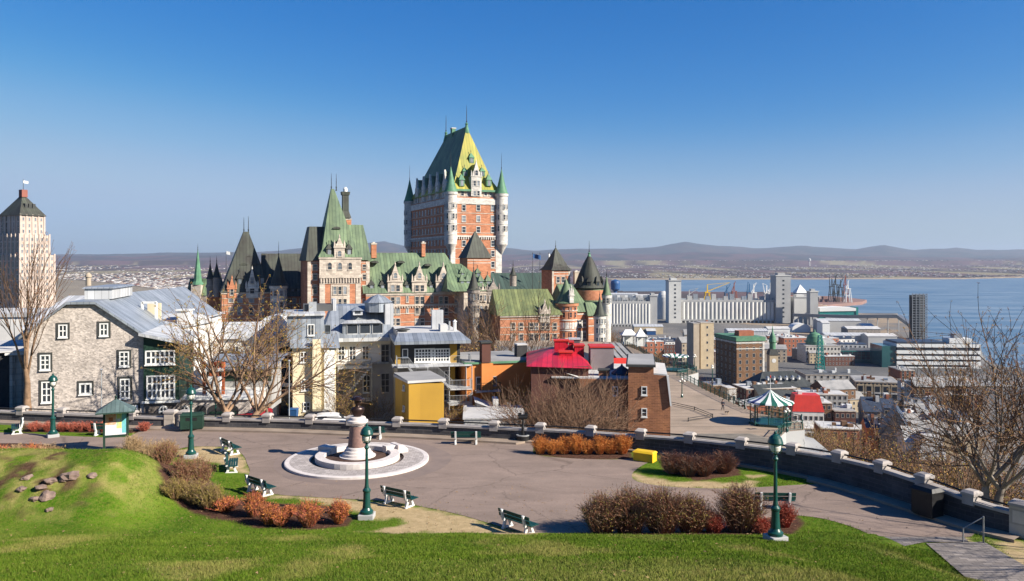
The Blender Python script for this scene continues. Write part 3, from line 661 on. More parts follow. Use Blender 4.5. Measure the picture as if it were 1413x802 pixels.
def small_dormer(fr, px, d, row_b, row_p, w=1.9, roof='copper_brown', wall='stone_castle'):
    u = fr.u(px, d); zb = fr.z(row_b,u,d); zp = fr.z(row_p,u,d); h = zp-zb; W = w/2; zs = zb+h*0.45
    b = cb(fr); b.box(u-W, u+W, d, d+2.6, zb, zs, roof)
    b.box(u-W*0.55, u+W*0.55, d-0.05, d, zb+0.15, zs-0.12, 'glass_lite')
    b.pyr(u-W-0.25, u+W+0.25, d-0.3, d+2.2, zs, zp-0.4, roof); spire(b, u, d+0.95, zp-0.4, 1.0, r=0.07)
    b.build('dormer', castle)
def eyebrow(fr, px, d, row):
    u = fr.u(px,d); z0 = fr.z(row,u,d); b = cb(fr); n = 7; v = []
    for i in range(n): t = math.pi*i/(n-1); v.append((u+1.3*math.cos(t), z0+0.75*math.sin(t)))
    b.wall([(x,z_) for x,z_ in v][::-1], d-0.9, d+2.0, 'copper_brown'); b.build('roof_vent', castle)
def turret(x, y, r, zb, ze, zt, m='stone_castle', roof='copper', corbel=0.0, bands=(), wz=(), ww=0.8, wh=1.6, angs=(-150,-110,-70,-30), spz=2.5, flare=1.22, n=20, crown=True):
    b = cb(); pr = []
    if corbel: pr += [(0.25, zb-corbel), (r*0.45, zb-corbel*0.6), (r*0.75, zb-corbel*0.25), (r, zb)]
    else: pr += [(r, zb)]
    pr += [(r, ze-1.1)]
    if crown: pr += [(r*1.12, ze-1.0), (r*1.14, ze-0.1), (r, ze)]
    else: pr += [(r, ze)]
    b.lathe(pr, m, n, x, y)
    for zz in bands: b.lathe([(r,zz-0.2),(r*1.05,zz-0.15),(r*1.05,zz+0.15),(r,zz+0.2)], 'stone_pale', n, x, y)
    t = b.build('turret', castle)
    b = cb(); h = zt-ze
    b.lathe([(r*0.8,ze-0.05),(r*flare,ze),(r*0.98,ze+h*0.07),(r*0.62,ze+h*0.36),(r*0.3,ze+h*0.69),(0.06,zt)], roof, n, x, y); spire(b, x, y, zt-0.3, spz, r=0.09)
    b.build('turret_roof', t)
    for zz in wz:
        for a in angs:
            M = Matrix.Translation((x+(r+0.01)*math.cos(R(a)), y+(r+0.01)*math.sin(R(a)), zz)) @ Matrix.Rotation(R(a+90), 4, 'Z')
            cwin(None, 0,0,0,0, M=M, w=ww, h=wh, fm=m, t=0.12)
    return t
def chimney(fr, px, d, wpx, row_b, row_t, m='brick_castle'):
    u = fr.u(px,d); w = fr.u(px+wpx/2,d)-fr.u(px-wpx/2,d); zb, zt = fr.z(row_b,u,d), fr.z(row_t,u,d); W = w/2
    b = cb(fr); b.box(u-W,u+W,d-W*0.8,d+W*0.8,zb,zt-0.5,m); b.box(u-W-0.15,u+W+0.15,d-W*0.8-0.15,d+W*0.8+0.15,zt-0.9,zt-0.45,'stone_castle')
    b.box(u-W*0.5,u+W*0.5,d-W*0.4,d+W*0.4,zt-0.45,zt,'stone_pale'); b.build('chimney', castle)
def bands(b, u0, u1, zs, d=0.0, m='stone_castle', h=0.22, o=0.09):
    for zz in zs: b.box(u0, u1, d-o, d+0.05, zz-h/2, zz+h/2, m)

# --- A: left pavilion with the very steep hipped roof
A = Fr(306, 268, 22); ua, ub = 0.0, A.u(374)
b = cb(A); ze = A.z(404)
b.box(ua, ub, 0, 17, GB, ze, 'brick_castle'); bands(b, ua, ub, [A.z(r_) for r_ in (412, 421, 430, 440)])
b.box(ua-0.2, ub+0.2, -0.25, 0.02, ze-0.5, ze-0.003, 'stone_castle'); b.build('wall', castle)
b = cb(A); uap = A.u(340, 8); zap = A.z(320, uap, 8)
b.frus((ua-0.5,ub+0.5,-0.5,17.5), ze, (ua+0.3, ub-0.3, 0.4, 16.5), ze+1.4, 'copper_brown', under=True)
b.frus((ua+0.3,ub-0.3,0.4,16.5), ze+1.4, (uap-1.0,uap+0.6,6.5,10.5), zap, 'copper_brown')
spire(b, uap-0.9, 6.9, zap, 5, r=0.13); spire(b, uap+0.6, 6.9, zap, 5.4, r=0.13); b.build('roof', castle)
stone_dormer(A, 348, 17, 411, 397, 372, 5, 'stone_pale'); stone_dormer(A, 320, 12, 411, 398, 385, 4, 'brick_castle')
small_dormer(A, 331, 0.9, 394, 373); small_dormer(A, 362, 0.9, 393, 372)
for p_, r_ in ((344,356),(336,366),(352,366)): eyebrow(A, p_, 4.6 if r_ < 360 else 3.6, r_)
for p_ in (319, 331, 347, 361): cwin(A, p_, 407, 417, 6); cwin(A, p_, 424, 434, 5)
cwin(A, 348, 383, 391, 4, d=-0.37); cwin(A, 348, 397, 405, 6, d=-0.37, fm='stone_pale'); cwin(A, 320, 399, 407, 4, d=-0.37)
# --- small dark roofs left of A
L0 = Fr(286, 285, 22); b = cb(L0); u1 = L0.u(308); ze = L0.z(397)
b.box(0, u1, 0, 12, GB, ze, 'brick_castle'); b.gable(-0.4, u1+0.3, -0.4, 12.4, ze, L0.z(376), 'copper_brown', 2, 1); b.build('wall', castle)
turret(PX(290,283), 283, 1.2, ZR(410,283), ZR(385,283), ZR(362,283), 'stone_grey', 'copper_brown', crown=False); turret(PX(299,283), 283, 1.3, ZR(410,283), ZR(383,283), ZR(361,283), 'stone_grey', 'copper_brown', crown=False)
# --- A2: connecting wing
A2 = Fr(362, 275, 22); u1 = A2.u(430); ze = A2.z(410)
b = cb(A2); b.box(0.3, u1, 0, 14, GB, ze, 'brick_castle'); bands(b, 0.3, u1, [A2.z(r_) for r_ in (420, 432)]); b.build('wall', castle)
b = cb(A2); b.gable(0.2, u1+1, -0.5, 14.5, ze, A2.z(350, 8, 7), 'copper_brown', 0, 0); b.build('roof', castle)
for p_ in (404, 412): small_dormer(A2, p_, 0.4, 407, 388, 1.7)
small_dormer(A2, 406, 3.4, 387, 374, 1.6)
for p_ in (398, 406, 416, 424): cwin(A2, p_, 412, 419, 4); cwin(A2, p_, 423, 430, 4)
tx_, ty_ = PX(384.5, 270), 270
turret(tx_, ty_, 2.7, GB, ZR(394,270), ZR(352,270), 'stone_pale', 'copper_brown', wz=(ZR(408,270), ZR(424,270)), ww=1.0, wh=1.8, angs=(-130,-95,-55,-20), spz=5)
# --- B: tall pavilion
B = Fr(425, 255, 22); u1 = B.u(511); ze = B.z(357)
b = cb(B); b.box(0, u1, 1.2, 18, GB, B.z(360), 'brick_castle')
bands(b, 0, u1, [B.z(r_) for r_ in (362, 370, 379, 396, 408, 421, 434)], d=1.2)
for s_ in (0, u1-1.2):
    b.box(s_, s_+1.2, 1.06, 1.2, GB, B.z(361), 'stone_castle')
b.build('wall', castle)
b = cb(B); c0, c1 = B.u(441), B.u(497)
b.box(c0, c1, -0.6, 6, GB, B.z(356), 'brick_castle')
b.box(c0-0.15, c1+0.15, -0.85, -0.6, B.z(392), B.z(356.5), 'stone_castle')
b.box(c0-0.1, c0+1.6, -0.72, -0.6, GB, B.z(392), 'stone_castle'); b.box(c1-1.6, c1+0.1, -0.72, -0.6, GB, B.z(392), 'stone_castle')
b.box(B.u(456), B.u(482), -0.75, -0.6, B.z(436), B.z(393), 'stone_castle')
zc = B.z(384); 
b.box(c0-0.3, c1+0.3, -1.35, -0.85, B.z(384), B.z(379), 'stone_castle')
nn = 15
for i in range(nn):
    uu = c0+0.3+(c1-c0-0.6)*i/(nn-1); b.box(uu-0.17, uu+0.17, -1.25, -0.85, B.z(390), B.z(384), 'stone_castle')
b.box(c0-0.4, c1+0.4, -1.1, 0, B.z(357.5), B.z(355), 'stone_castle'); b.build('wall', castle)
b = cb(B)   # central spire roof
us0, us1 = B.u(457.5,6.5), B.u(460,6.5); zt = B.z(261, us0, 6.5)
b.frus((c0-0.6,c1+0.6,-1.2,14), B.z(355), (c0+0.9,c1-0.9,0.6,12.5), B.z(344), 'copper', under=True)
b.frus((c0+0.9,c1-0.9,0.6,12.5), B.z(344), (us0-0.2,us1+0.2,6.0,7.2), zt, 'copper')
spire(b, us0-0.1, 6.3, zt, 5.2, r=0.12); spire(b, us1+1.0, 6.8, zt, 5.2, r=0.12); b.build('roof', castle)
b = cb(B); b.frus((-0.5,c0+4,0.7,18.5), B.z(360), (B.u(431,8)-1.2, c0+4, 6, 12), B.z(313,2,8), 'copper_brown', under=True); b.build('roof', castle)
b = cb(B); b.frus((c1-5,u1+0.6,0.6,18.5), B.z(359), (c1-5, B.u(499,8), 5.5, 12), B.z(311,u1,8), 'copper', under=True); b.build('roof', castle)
stone_dormer(B, 468.5, 14.5, 356, 341, 328, 6, 'stone_castle', d=-1.15)
for p_ in (454.5, 482): small_dormer(B, p_, -0.5, 352, 334, 1.9)
for p_ in (456, 476): small_dormer(B, p_, 2.6, 335, 322, 1.8)
eyebrow(B, 464, 2.8, 316)
chimney(B, 478, 7, 12, 312, 300, 'brick_castle')
b = cb(B); uc = B.u(476.5,7); z0, z1 = B.z(301,uc,7), B.z(263,uc,7)
b.frus((uc-1.7,uc+1.7,5.3,8.7), z0, (uc-1.05,uc+1.05,5.95,8.05), z0+2.2, 'copper_brown'); b.box(uc-1.0,uc+1.0,6,8,z0+2.2,z1-0.8,'copper_brown')
b.frus((uc-1.2,uc+1.2,5.8,8.2), z1-1.6, (uc-1.4,uc+1.4,5.6,8.4), z1-0.5, 'copper_brown'); b.lathe([(0.7,z1-0.5),(0.75,z1+0.5),(0.4,z1+1.1)], 'white_trim', 10, uc, 7); b.build('chimney', castle)
for p_ in (455, 469, 483): cwin(B, p_, 362.5, 372, 5, d=-0.87, arch=True)
for r0, r1 in ((396,406),(413,423),(430,440)):
    for p_ in (462, 469, 476): cwin(B, p_, r0, r1, 4.6, d=-0.77)
for r0, r1 in ((365,372),(378,386),(394,405),(413,423)):
    cwin(B, 434.5, r0, r1, 5, d=1.2); cwin(B, 503, r0, r1, 5, d=1.2)
cwin(B, 468.5, 346, 354, 5, d=-1.17, arch=True)
# --- C: long wing with three stone gables
C = Fr(505, 262, 22); u1 = C.u(648); ze = C.z(405)
b = cb(C); b.box(0, u1, 0, 16, GB, ze, 'brick_castle')
b.box(-0.1, u1+0.1, -0.35, -0.003, ze-0.7, ze-0.004, 'stone_castle')
zc = C.z(422.5); b.box(0, u1, -0.4, 0, zc-0.35, zc+0.25, 'stone_castle')
n_ = int(u1/0.9)
for i in range(n_): b.box(0.2+i*0.9, 0.55+i*0.9, -0.36, 0, zc-0.95, zc-0.35, 'stone_castle')
bands(b, 0, u1, [C.z(r_) for r_ in (409, 434, 446, 458)]); b.build('wall', castle)
b = cb(C); b.gable(-1, u1+0.5, -0.6, 16.6, ze, C.z(349, 15, 8), 'copper', 0, 7); b.build('roof', castle)
for i, p_ in enumerate((545.5, 579, 612)):
    stone_dormer(C, p_, 20.5, 405, 388, 366, 7, d=-0.45)
    cwin(C, p_, 376.5, 384, 4.6, d=-0.47, arch=True)
    for q_ in (-3.6, 3.6):
        cwin(C, p_+q_, 393.5, 402, 5, d=-0.47); cwin(C, p_+q_, 410, 419.5, 5); cwin(C, p_+q_, 425, 434, 5); cwin(C, p_+q_, 440, 449, 5)
for p_ in (513, 528, 562, 595, 627, 637): small_dormer(C, p_, 0.5, 401, 384, 1.8)
for p_ in (529, 562, 596, 629): cwin(C, p_, 409, 417, 2.6); cwin(C, p_, 425, 432, 2.6)
for p_, r_ in ((517,363),(553,363),(590,367)): eyebrow(C, p_, 4.2, r_)
chimney(C, 515.5, 7.0, 7, 356, 334); chimney(C, 584, 7.0, 5, 354, 333)
# --- D: hipped corner and stone wing right of C
D = Fr(640, 268, 24); u1 = D.u(694); ze = D.z(402)
b = cb(D); b.box(0, u1, 0, 18, GB, ze, 'stone_castle'); bands(b, 0, u1, [D.z(r_) for r_ in (412, 430, 446)], m='stone_grey'); b.build('wall', castle)
b = cb(D); b.gable(-6, u1-2, -0.6, 19, ze, D.z(364,4,9), 'copper', 3, 10); b.build('roof', castle)
turret(PX(653.5,262), 262, 1.95, GB, ZR(400,262), ZR(371,262), 'stone_grey', 'copper_brown', wz=(ZR(414,262), ZR(430,262), ZR(446,262)), ww=0.8, wh=1.9, angs=(-125,-80,-40), spz=3.5)
stone_dormer(D, 666.5, 9, 412, 404, 395, 4, 'stone_castle'); stone_dormer(D, 681, 17, 412, 400, 388, 6, 'stone_grey')
for p_ in (663.5, 669.5): cwin(D, p_, 408, 415, 3.2, d=-0.4)
for p_ in (677, 684): cwin(D, p_, 409, 416, 4, d=-0.4)
for p_ in (664, 670.5, 680, 690): cwin(D, p_, 422, 431, 4, arch=True); cwin(D, p_, 437, 446, 4); cwin(D, p_, 452, 461, 4)
for p_ in (638, 646, 664, 674): small_dormer(D, p_, 2.2, 397, 377, 1.9, 'copper')
for p_ in (638, 660): small_dormer(D, p_, 5.2, 384, 368, 1.8, 'copper')
# steep square roof in front of the tower
Q = Fr(645, 285, 24); u1 = Q.u(677); ze = Q.z(356)
b = cb(Q); b.box(0, u1, 0, 8, GB, ze, 'brick_castle'); bands(b, 0, u1, [Q.z(359), Q.z(363)], m='stone_pale'); b.build('wall', castle)
b = cb(Q); b.frus((-0.5,u1+0.5,-0.5,8.5), ze, (u1/2-0.1,u1/2+0.1,3.9,4.1), Q.z(319,4,4), 'copper_brown', under=True); b.build('roof', castle)
small_dormer(Q, 664, 1.7, 350, 341, 1.6)

# --- main tower
T = Fr(622, 314, 24.3); LR, LL = 21.8, 55.0; zt = T.z(271)
b = cb(T); b.box(0, LR, 0, LL, GB, zt, 'brick_castle')
b.box(-0.35, LR+0.35, -0.35, LL+0.35, T.z(281), T.z(272.5), 'stone_pale')
zc = T.z(326)
for fr_, L_ in ((I4, LR), (side_l(LL), LL)):
    m_ = MB(CI @ T.M() @ fr_)
    m_.box(0.3, L_-0.3, -0.55, 0, zc-0.2, zc+0.35, 'stone_pale'); nn = int(L_/0.95)
    for i in range(nn): m_.box(0.4+i*(L_-0.8)/nn, 0.78+i*(L_-0.8)/nn, -0.5, 0, zc-1.15, zc-0.2, 'stone_pale')
    bands(m_, 0.3, L_-0.3, [T.z(r_) for r_ in (293.5, 308.5, 321, 343, 357, 371, 385)], h=0.24)
    b.v += [] ; off = len(b.v); 
    for i, nme in enumerate(m_.names): b.idx(nme)
    b.v += m_.v; b.f += [[k+off for k in f] for f in m_.f]; b.mi += [b.idx(m_.names[k]) for k in m_.mi]; b.sm += m_.sm
b.box(-0.08, 1.9, -0.1, 0, GB, T.z(338), 'stone_pale'); b.box(LR-2.6, LR+0.06, -0.1, 0, GB, T.z(338), 'stone_pale')
b.box(-0.1, 0, 0.05, 1.6, GB, T.z(338), 'stone_pale')
tw = b.build('tower_wall', castle)
b = cb(T)                                          # parapet storey under the roof
b.box(1.0, LR-1.0, 1.2, LL-1.2, zt, T.z(262), 'stone_castle'); b.build('wall', castle)
b = cb(T); zr0 = T.z(262); zA, zB = T.z(175, 11, 10.8), T.z(187, 11, 36.2)
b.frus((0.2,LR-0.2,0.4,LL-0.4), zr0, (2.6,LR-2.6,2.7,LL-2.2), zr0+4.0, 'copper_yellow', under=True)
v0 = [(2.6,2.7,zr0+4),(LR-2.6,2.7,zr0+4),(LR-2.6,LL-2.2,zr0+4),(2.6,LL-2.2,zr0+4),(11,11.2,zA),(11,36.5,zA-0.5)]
b.add(v0, [(0,1,4)], 'copper_yellow'); b.add(v0, [(1,2,5,4),(2,3,5)], 'copper'); b.add(v0, [(3,0,4,5)], 'copper')  # left slope in darker copper than the front: its shade is in the colour
b.box(-0.0, LR, 0.1, 0.5, zr0-0.3, zr0+0.5, 'copper_bright')
for yy in (11.2, 36.5): b.lathe([(1.3,zA-2.6),(0.75,zA-0.4),(0.5,zA+0.8),(0.75,zA+1.2),(0.2,zA+1.8)], 'copper_bright', 8, 11, yy); spire(b, 11, yy, zA+1.6, 7.4, r=0.16)
b.box(10.8, 11.2, 11.2, 36.5, zA-0.8, zA+0.15, 'copper_bright')
b.build('tower_roof', castle)
b = cb(T); b.box(10.2,11.8,26.5,28.5,zA-3,zA+1.6,'copper_bright'); b.box(10,12,26.3,28.7,zA+1.6,zA+2.0,'stone_pale'); b.build('chimney', castle)
Tm = T.M()
def tp(u, d): v = Tm @ Vector((u, d, 0)); return v.x, v.y
for (u, d, n_) in ((0,0,1),(LR,0,1),(0,LL,1),(LR,LL,0)):
    x, y = tp(u, d)
    turret(x, y, 2.45, T.z(337), T.z(265), T.z(229), 'stone_pale', 'copper_bright', corbel=4.0, bands=(T.z(324), T.z(308), T.z(292), T.z(281)),
           wz=(T.z(318), T.z(302), T.z(287)) if n_ else (), ww=0.7, wh=2.0, angs=(-150,-115,-60,-25), spz=6.5, flare=1.12)
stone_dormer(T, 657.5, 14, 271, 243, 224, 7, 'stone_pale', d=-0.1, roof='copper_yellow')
for q_ in (-2.6, 2.6): cwin(T, 657.5+q_, 249.5, 256.5, 3.4, d=-0.12, fm='stone_pale'); cwin(T, 657.5+q_, 264, 270, 3.4, d=-0.12, fm='stone_pale')
cwin(T, 657.5, 235, 242, 3.8, d=-0.12, arch=True, fm='stone_pale')
for p_, r0, r1, d_ in ((637.5,257,238,0.9),(675,257,238,0.9),(642,243,229,3.3),(666,243,229,3.3),(651,225,209,5.4)): small_dormer(T, p_, d_, r0, r1, 2.1, 'copper_bright')
for p_ in (638, 646, 670, 677): cwin(T, p_, 264, 270, 3.6, d=1.2, fm='stone_pale')
for p_ in (640, 660, 680):
    for rc in (287, 302, 317, 336, 350, 365, 379, 393): cwin(T, p_, rc-3.7, rc+3.7, 4.6, fm='stone_pale')
for i in range(13):                                  # shaded long side
    for rc in (288, 301, 316, 334, 348, 363):
        zz = T.z(rc); cwin(None, 0,0,0,0, M=Tm @ side_l(LL) @ Matrix.Translation((LL*(i+0.7)/13.4, 0, zz-1)), w=1.4, h=2.0, fm='stone_pale' if i % 3 else 'stone_grey', t=0.16)
SLm = side_l(LL)
for i in range(5):
    b = MB(CI @ Tm @ SLm); uu = 8.5+i*9.3; W = 2.1; zb, zs, zp = zt, zt+6.6, zt+11.5
    b.wall([(uu-W,zb),(uu+W,zb),(uu+W,zs),(uu+W*0.6,zs+0.8),(uu+0.2,zp),(uu-0.2,zp),(uu-W*0.6,zs+0.8),(uu-W,zs)], 0.5, 1.2, 'stone_pale')
    b.box(uu-W+0.1, uu+W-0.1, 1.2, 6, zb, zs, 'stone_castle')
    b.add([(uu-W,1.2,zs-0.3),(uu+W,1.2,zs-0.3),(uu,1.2,zp-0.7),(uu-W,8,zs-0.3),(uu+W,8,zs-0.3),(uu,8,zp-0.7)], [(0,2,5,3),(1,4,5,2)], 'copper')
    b.build('dormer', castle)
    for zz in (zb+0.6, zb+3.6): cwin(None,0,0,0,0, M=Tm @ SLm @ Matrix.Translation((uu,0.48,zz)), w=1.8, h=2.0, fm='stone_pale')
for i in range(4):
    b = MB(CI @ Tm @ SLm); uu = 13+i*9.3; b.box(uu-0.9,uu+0.9,1.8,5,zt+1,zt+4.4,'copper_bright'); b.pyr(uu-1.2,uu+1.2,1.4,4,zt+4.4,zt+8.5,'copper_bright'); b.box(uu-0.5,uu+0.5,1.75,1.8,zt+1.6,zt+3.9,'glass'); b.build('dormer', castle)

# --- E: right-hand wings, towards the terrace
E1 = Fr(700, 300, 20); u1 = E1.u(762); ze = E1.z(404)
b = cb(E1); b.box(-8, u1, 0, 14, GB, ze, 'brick_castle'); b.build('wall', castle)
b = cb(E1); b.gable(-10, u1+2, -0.5, 14.5, ze, E1.z(376.5,10,7), 'green_roof_dark', 0, 0); b.build('roof', castle)
E2 = Fr(690, 258, 14); u1 = E2.u(772); ze = E2.z(436)
b = cb(E2); b.box(0, u1, 0, 14, GB-1, ze, 'brick_castle'); bands(b, 0, u1, [E2.z(r_) for r_ in (441, 452, 462, 474, 487)], m='stone_castle')
b.box(-0.1, u1, -0.4, 0, ze-0.5, ze-0.004, 'stone_castle'); b.build('wall', castle)
b = cb(E2); b.gable(-1, u1+1, -0.6, 14.6, ze, E2.z(399, 10, 7), 'copper_olive', 0, 3); b.build('roof', castle)
stone_dormer(E2, 752, 14, 445, 432, 418, 5, 'stone_castle', roof='copper_brown')
for p_ in (749, 755.5): cwin(E2, p_, 432, 438, 4, d=-0.37)
for r0, r1 in ((446,454.5),(461,470),(476,485),(490,498)):
    for p_ in (708, 719, 733, 740, 749, 755.5, 765.5): cwin(E2, p_, r0, r1, 4.6)
# square tower with pyramid roof
E3 = Fr(753.5, 268, 38); w1 = E3.u(786)
S3 = Fr(762, 280, 24); u0, u1 = 0.0, S3.u(786.5); ze = S3.z(373)
b = cb(S3); b.box(0, u1, 0, 8.5, GB, ze, 'brick_castle'); bands(b, 0, u1, [S3.z(376), S3.z(380)], m='stone_pale'); b.box(-0.1,0.6,-0.1,0,GB,ze,'stone_castle'); b.box(u1-0.6,u1+0.1,-0.1,0,GB,ze,'stone_castle'); b.build('wall', castle)
b = cb(S3); b.frus((-0.6,u1+0.6,-0.6,9.1), ze, (0.5,u1-0.5,0.5,8), ze+1.3, 'copper_brown', under=True); b.pyr(0.5,u1-0.5,0.5,8, ze+1.3, S3.z(341,3,4), 'copper_brown'); spire(b, u1/2, 4.25, S3.z(341,3,4)-0.3, 2.8, r=0.1); b.build('roof', castle)
small_dormer(S3, 772, 0.9, 371, 360, 1.3)
cwin(S3, 770, 382, 390, 4); cwin(S3, 777, 382, 390, 4)
# round fat turret
x, y = PX(781, 267), 267
t_ = turret(x, y, 3.75, GB-2, ZR(418,267), ZR(384,267), 'brick_castle', 'copper', bands=(ZR(421,267), ZR(428,267), ZR(441,267), ZR(455,267), ZR(466,267), ZR(478,267)),
       wz=(ZR(427,267), ZR(437,267), ZR(451,267), ZR(464,267)), ww=0.9, wh=1.5, angs=(-140,-105,-70,-40), spz=2.8, flare=1.18)
b = cb(); b.lathe([(3.8,ZR(453,267)),(3.93,ZR(453,267)),(3.93,ZR(444,267)),(3.8,ZR(444,267))], 'stone_pale', 20, x, y); b.build('stone_band', castle)
stone_dormer(Fr(786, 263, 20), 789, 5.5, 418, 407, 398, 4, 'stone_pale')
# wing right of it, with bay
E4 = Fr(787, 267, 24); u1 = E4.u(812); ze = E4.z(431)
b = cb(E4); b.box(0, u1, 0, 16, GB-1, ze, 'brick_castle'); bands(b, 0, u1, [E4.z(r_) for r_ in (434,446,458,470,482)], m='stone_pale', h=0.4); b.box(u1-0.8,u1+0.1,-0.15,0,GB,ze,'stone_pale')
b.build('wall', castle)
b = cb(E4); b.gable(-1, u1+1, -0.5, 16.5, ze, E4.z(392,6,8), 'copper', 0, 3); b.build('roof', castle)
for r0, r1 in ((442,451),(459,467),(473,481)):
    for p_ in (794, 800, 806): cwin(E4, p_, r0, r1, 4, nx=2, fm='stone_pale')
# big conical roof
x, y = PX(813, 282), 282
b = cb(); b.lathe([(6.0,GB),(6.0,ZR(400,282))], 'brick_castle', 24, x, y); b.build('wall', castle)
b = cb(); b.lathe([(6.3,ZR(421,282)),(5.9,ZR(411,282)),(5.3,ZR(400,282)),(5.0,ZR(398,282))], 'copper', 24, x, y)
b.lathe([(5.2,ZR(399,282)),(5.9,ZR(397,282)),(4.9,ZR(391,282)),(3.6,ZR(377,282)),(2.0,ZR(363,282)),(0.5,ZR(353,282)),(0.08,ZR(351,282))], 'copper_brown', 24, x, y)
b.lathe([(0.7,ZR(354,282)),(0.35,ZR(351,282)),(0.5,ZR(349.5,282)),(0.1,ZR(348,282))], 'copper_bright', 10, x, y); spire(b, x, y, ZR(349,282), 4.3, r=0.11); b.build('roof', castle)
for a_ in (-130, -95, -60, -25):
    M_ = Matrix.Translation((x+4.7*math.cos(R(a_)), y+4.7*math.sin(R(a_)), ZR(396,282))) @ Matrix.Rotation(R(a_+90),4,'Z')
    b = MB(CI @ M_); b.box(-0.7,0.7,-0.6,1.5,0,2.0,'copper_brown'); b.pyr(-0.95,0.95,-0.9,1.3,2.0,4.0,'copper_brown'); b.box(-0.4,0.4,-0.63,-0.6,0.3,1.7,'glass'); b.build('dormer', castle)
# end block with little lantern tower
E5 = Fr(812, 268, 24); u1 = E5.u(840.5); ze = E5.z(436)
b = cb(E5); b.box(0, u1, 0, 15, GB-2, ze, 'brick_castle'); bands(b, 0, u1, [E5.z(r_) for r_ in (440,450,462,474)], m='stone_pale', h=0.35); b.build('wall', castle)
b = cb(E5); b.frus((-0.5,u1+0.5,-0.5,15.5), ze, (0.5,u1-0.5,3,12), E5.z(418), 'copper', under=True); b.build('roof', castle)
turret(PX(827.5,264), 264, 1.9, GB-2, ZR(436,264), ZR(408,264), 'stone_pale', 'copper_brown', wz=(ZR(446,264), ZR(459,264), ZR(472,264)), ww=0.8, wh=1.5, angs=(-120,-75,-30), spz=2)
turret(PX(837,272), 272, 1.5, GB, ZR(407,272), ZR(380,272), 'stone_pale', 'copper', wz=(ZR(418,272),), ww=0.7, wh=1.6, angs=(-130,-85,-40), spz=2)
for p_ in (832, 838): 
    for r0, r1 in ((442,448),(456,462),(468,474)): cwin(E5, p_, r0, r1, 3.2, fm='stone_pale')
chimney(E1, 795, 6, 6, 392, 373, 'sand_wall')
turret(PX(708,285), 285, 1.2, ZR(395,285), ZR(380,285), ZR(367,285), 'stone_grey', 'copper_brown', crown=False)
# windows: the largest as parts, the rest as one part
WQ.sort(key=lambda q: -q[0])
for s_, me, M_ in WQ[:98]:
    o = bpy.data.objects.new('window', me); COL.objects.link(o); o.parent = castle; o.matrix_local = M_
def join_meshes(lst, name, parent):
    V=[];Fs=[];mi=[];names=[]
    for me, M_ in lst:
        off = len(V); V += [tuple(M_ @ v.co) for v in me.vertices]; loc = []
        for k in me.materials:
            if k.name not in names: names.append(k.name)
            loc.append(names.index(k.name))
        for p in me.polygons: Fs.append([off+i for i in p.vertices]); mi.append(loc[p.material_index])
    m2 = bpy.data.meshes.new(name); m2.from_pydata(V, [], Fs)
    for n_ in names: m2.materials.append(bpy.data.materials[n_])
    m2.polygons.foreach_set('material_index', mi); m2.update(); uvmap(m2)
    o = bpy.data.objects.new(name, m2); COL.objects.link(o); o.parent = parent; return o
tag(join_meshes([(me, M_) for s_, me, M_ in WQ[98:]], 'window', castle), kind='stuff')

# flags and their poles beside the castle
for p_, lab, m_ in ((735,'blue flag on a tall pole, left of the three above the castle roof','blue_paint'),(745,'bare tall pole, middle of the three above the castle roof',None),(757,'white and blue flag on a tall pole, right of the three above the castle roof','white_paint')):
    Y_ = 300; x = PX(p_, Y_); t = thing('flagpole', lab, 'flagpole', (x, Y_, GB)); b = MB(); b.tube((0,0,0),(0,0,ZR(350,Y_)-GB),0.14,0.07,'dark_trim',6); b.lathe([(0.05,ZR(350,Y_)-GB),(0.16,ZR(350,Y_)-GB+0.2),(0.02,ZR(350,Y_)-GB+0.4)],'dark_trim',6); b.build('pole', t)
    if m_:
        b = MB(); zf = ZR(356,Y_)-GB; n = 6
        for i in range(n):
            x0, x1 = 0.1+i*0.5, 0.6+i*0.5; y0, y1 = 0.3*math.sin(i*1.1), 0.3*math.sin((i+1)*1.1)
            b.add([(x0,y0,zf-i*0.12),(x1,y1,zf-(i+1)*0.12),(x1,y1,zf+1.6-(i+1)*0.12),(x0,y0,zf+1.6-i*0.12)], [(0,1,2,3)], m_ if i % 3 != 1 or m_ == 'blue_paint' else 'blue_paint')
        b.build('flag', t)
Y_ = 300; x = PX(312, Y_); t = thing('flagpole', 'small white flag on a pole left of the steep brown castle roof', 'flagpole', (x, Y_, GB)); b = MB(); b.tube((0,0,0),(0,0,ZR(347,Y_)-GB),0.14,0.07,'dark_trim',6); b.build('pole', t)
b = MB(); zf = ZR(351,Y_)-GB; b.add([(0.1,0,zf),(1.4,0.3,zf-0.3),(1.4,0.3,zf+0.9),(0.1,0,zf+1.2),(2.6,-0.1,zf-0.5),(2.6,-0.1,zf+0.7)], [(0,1,2,3),(1,4,5,2)], 'white_paint'); b.build('flag', t)
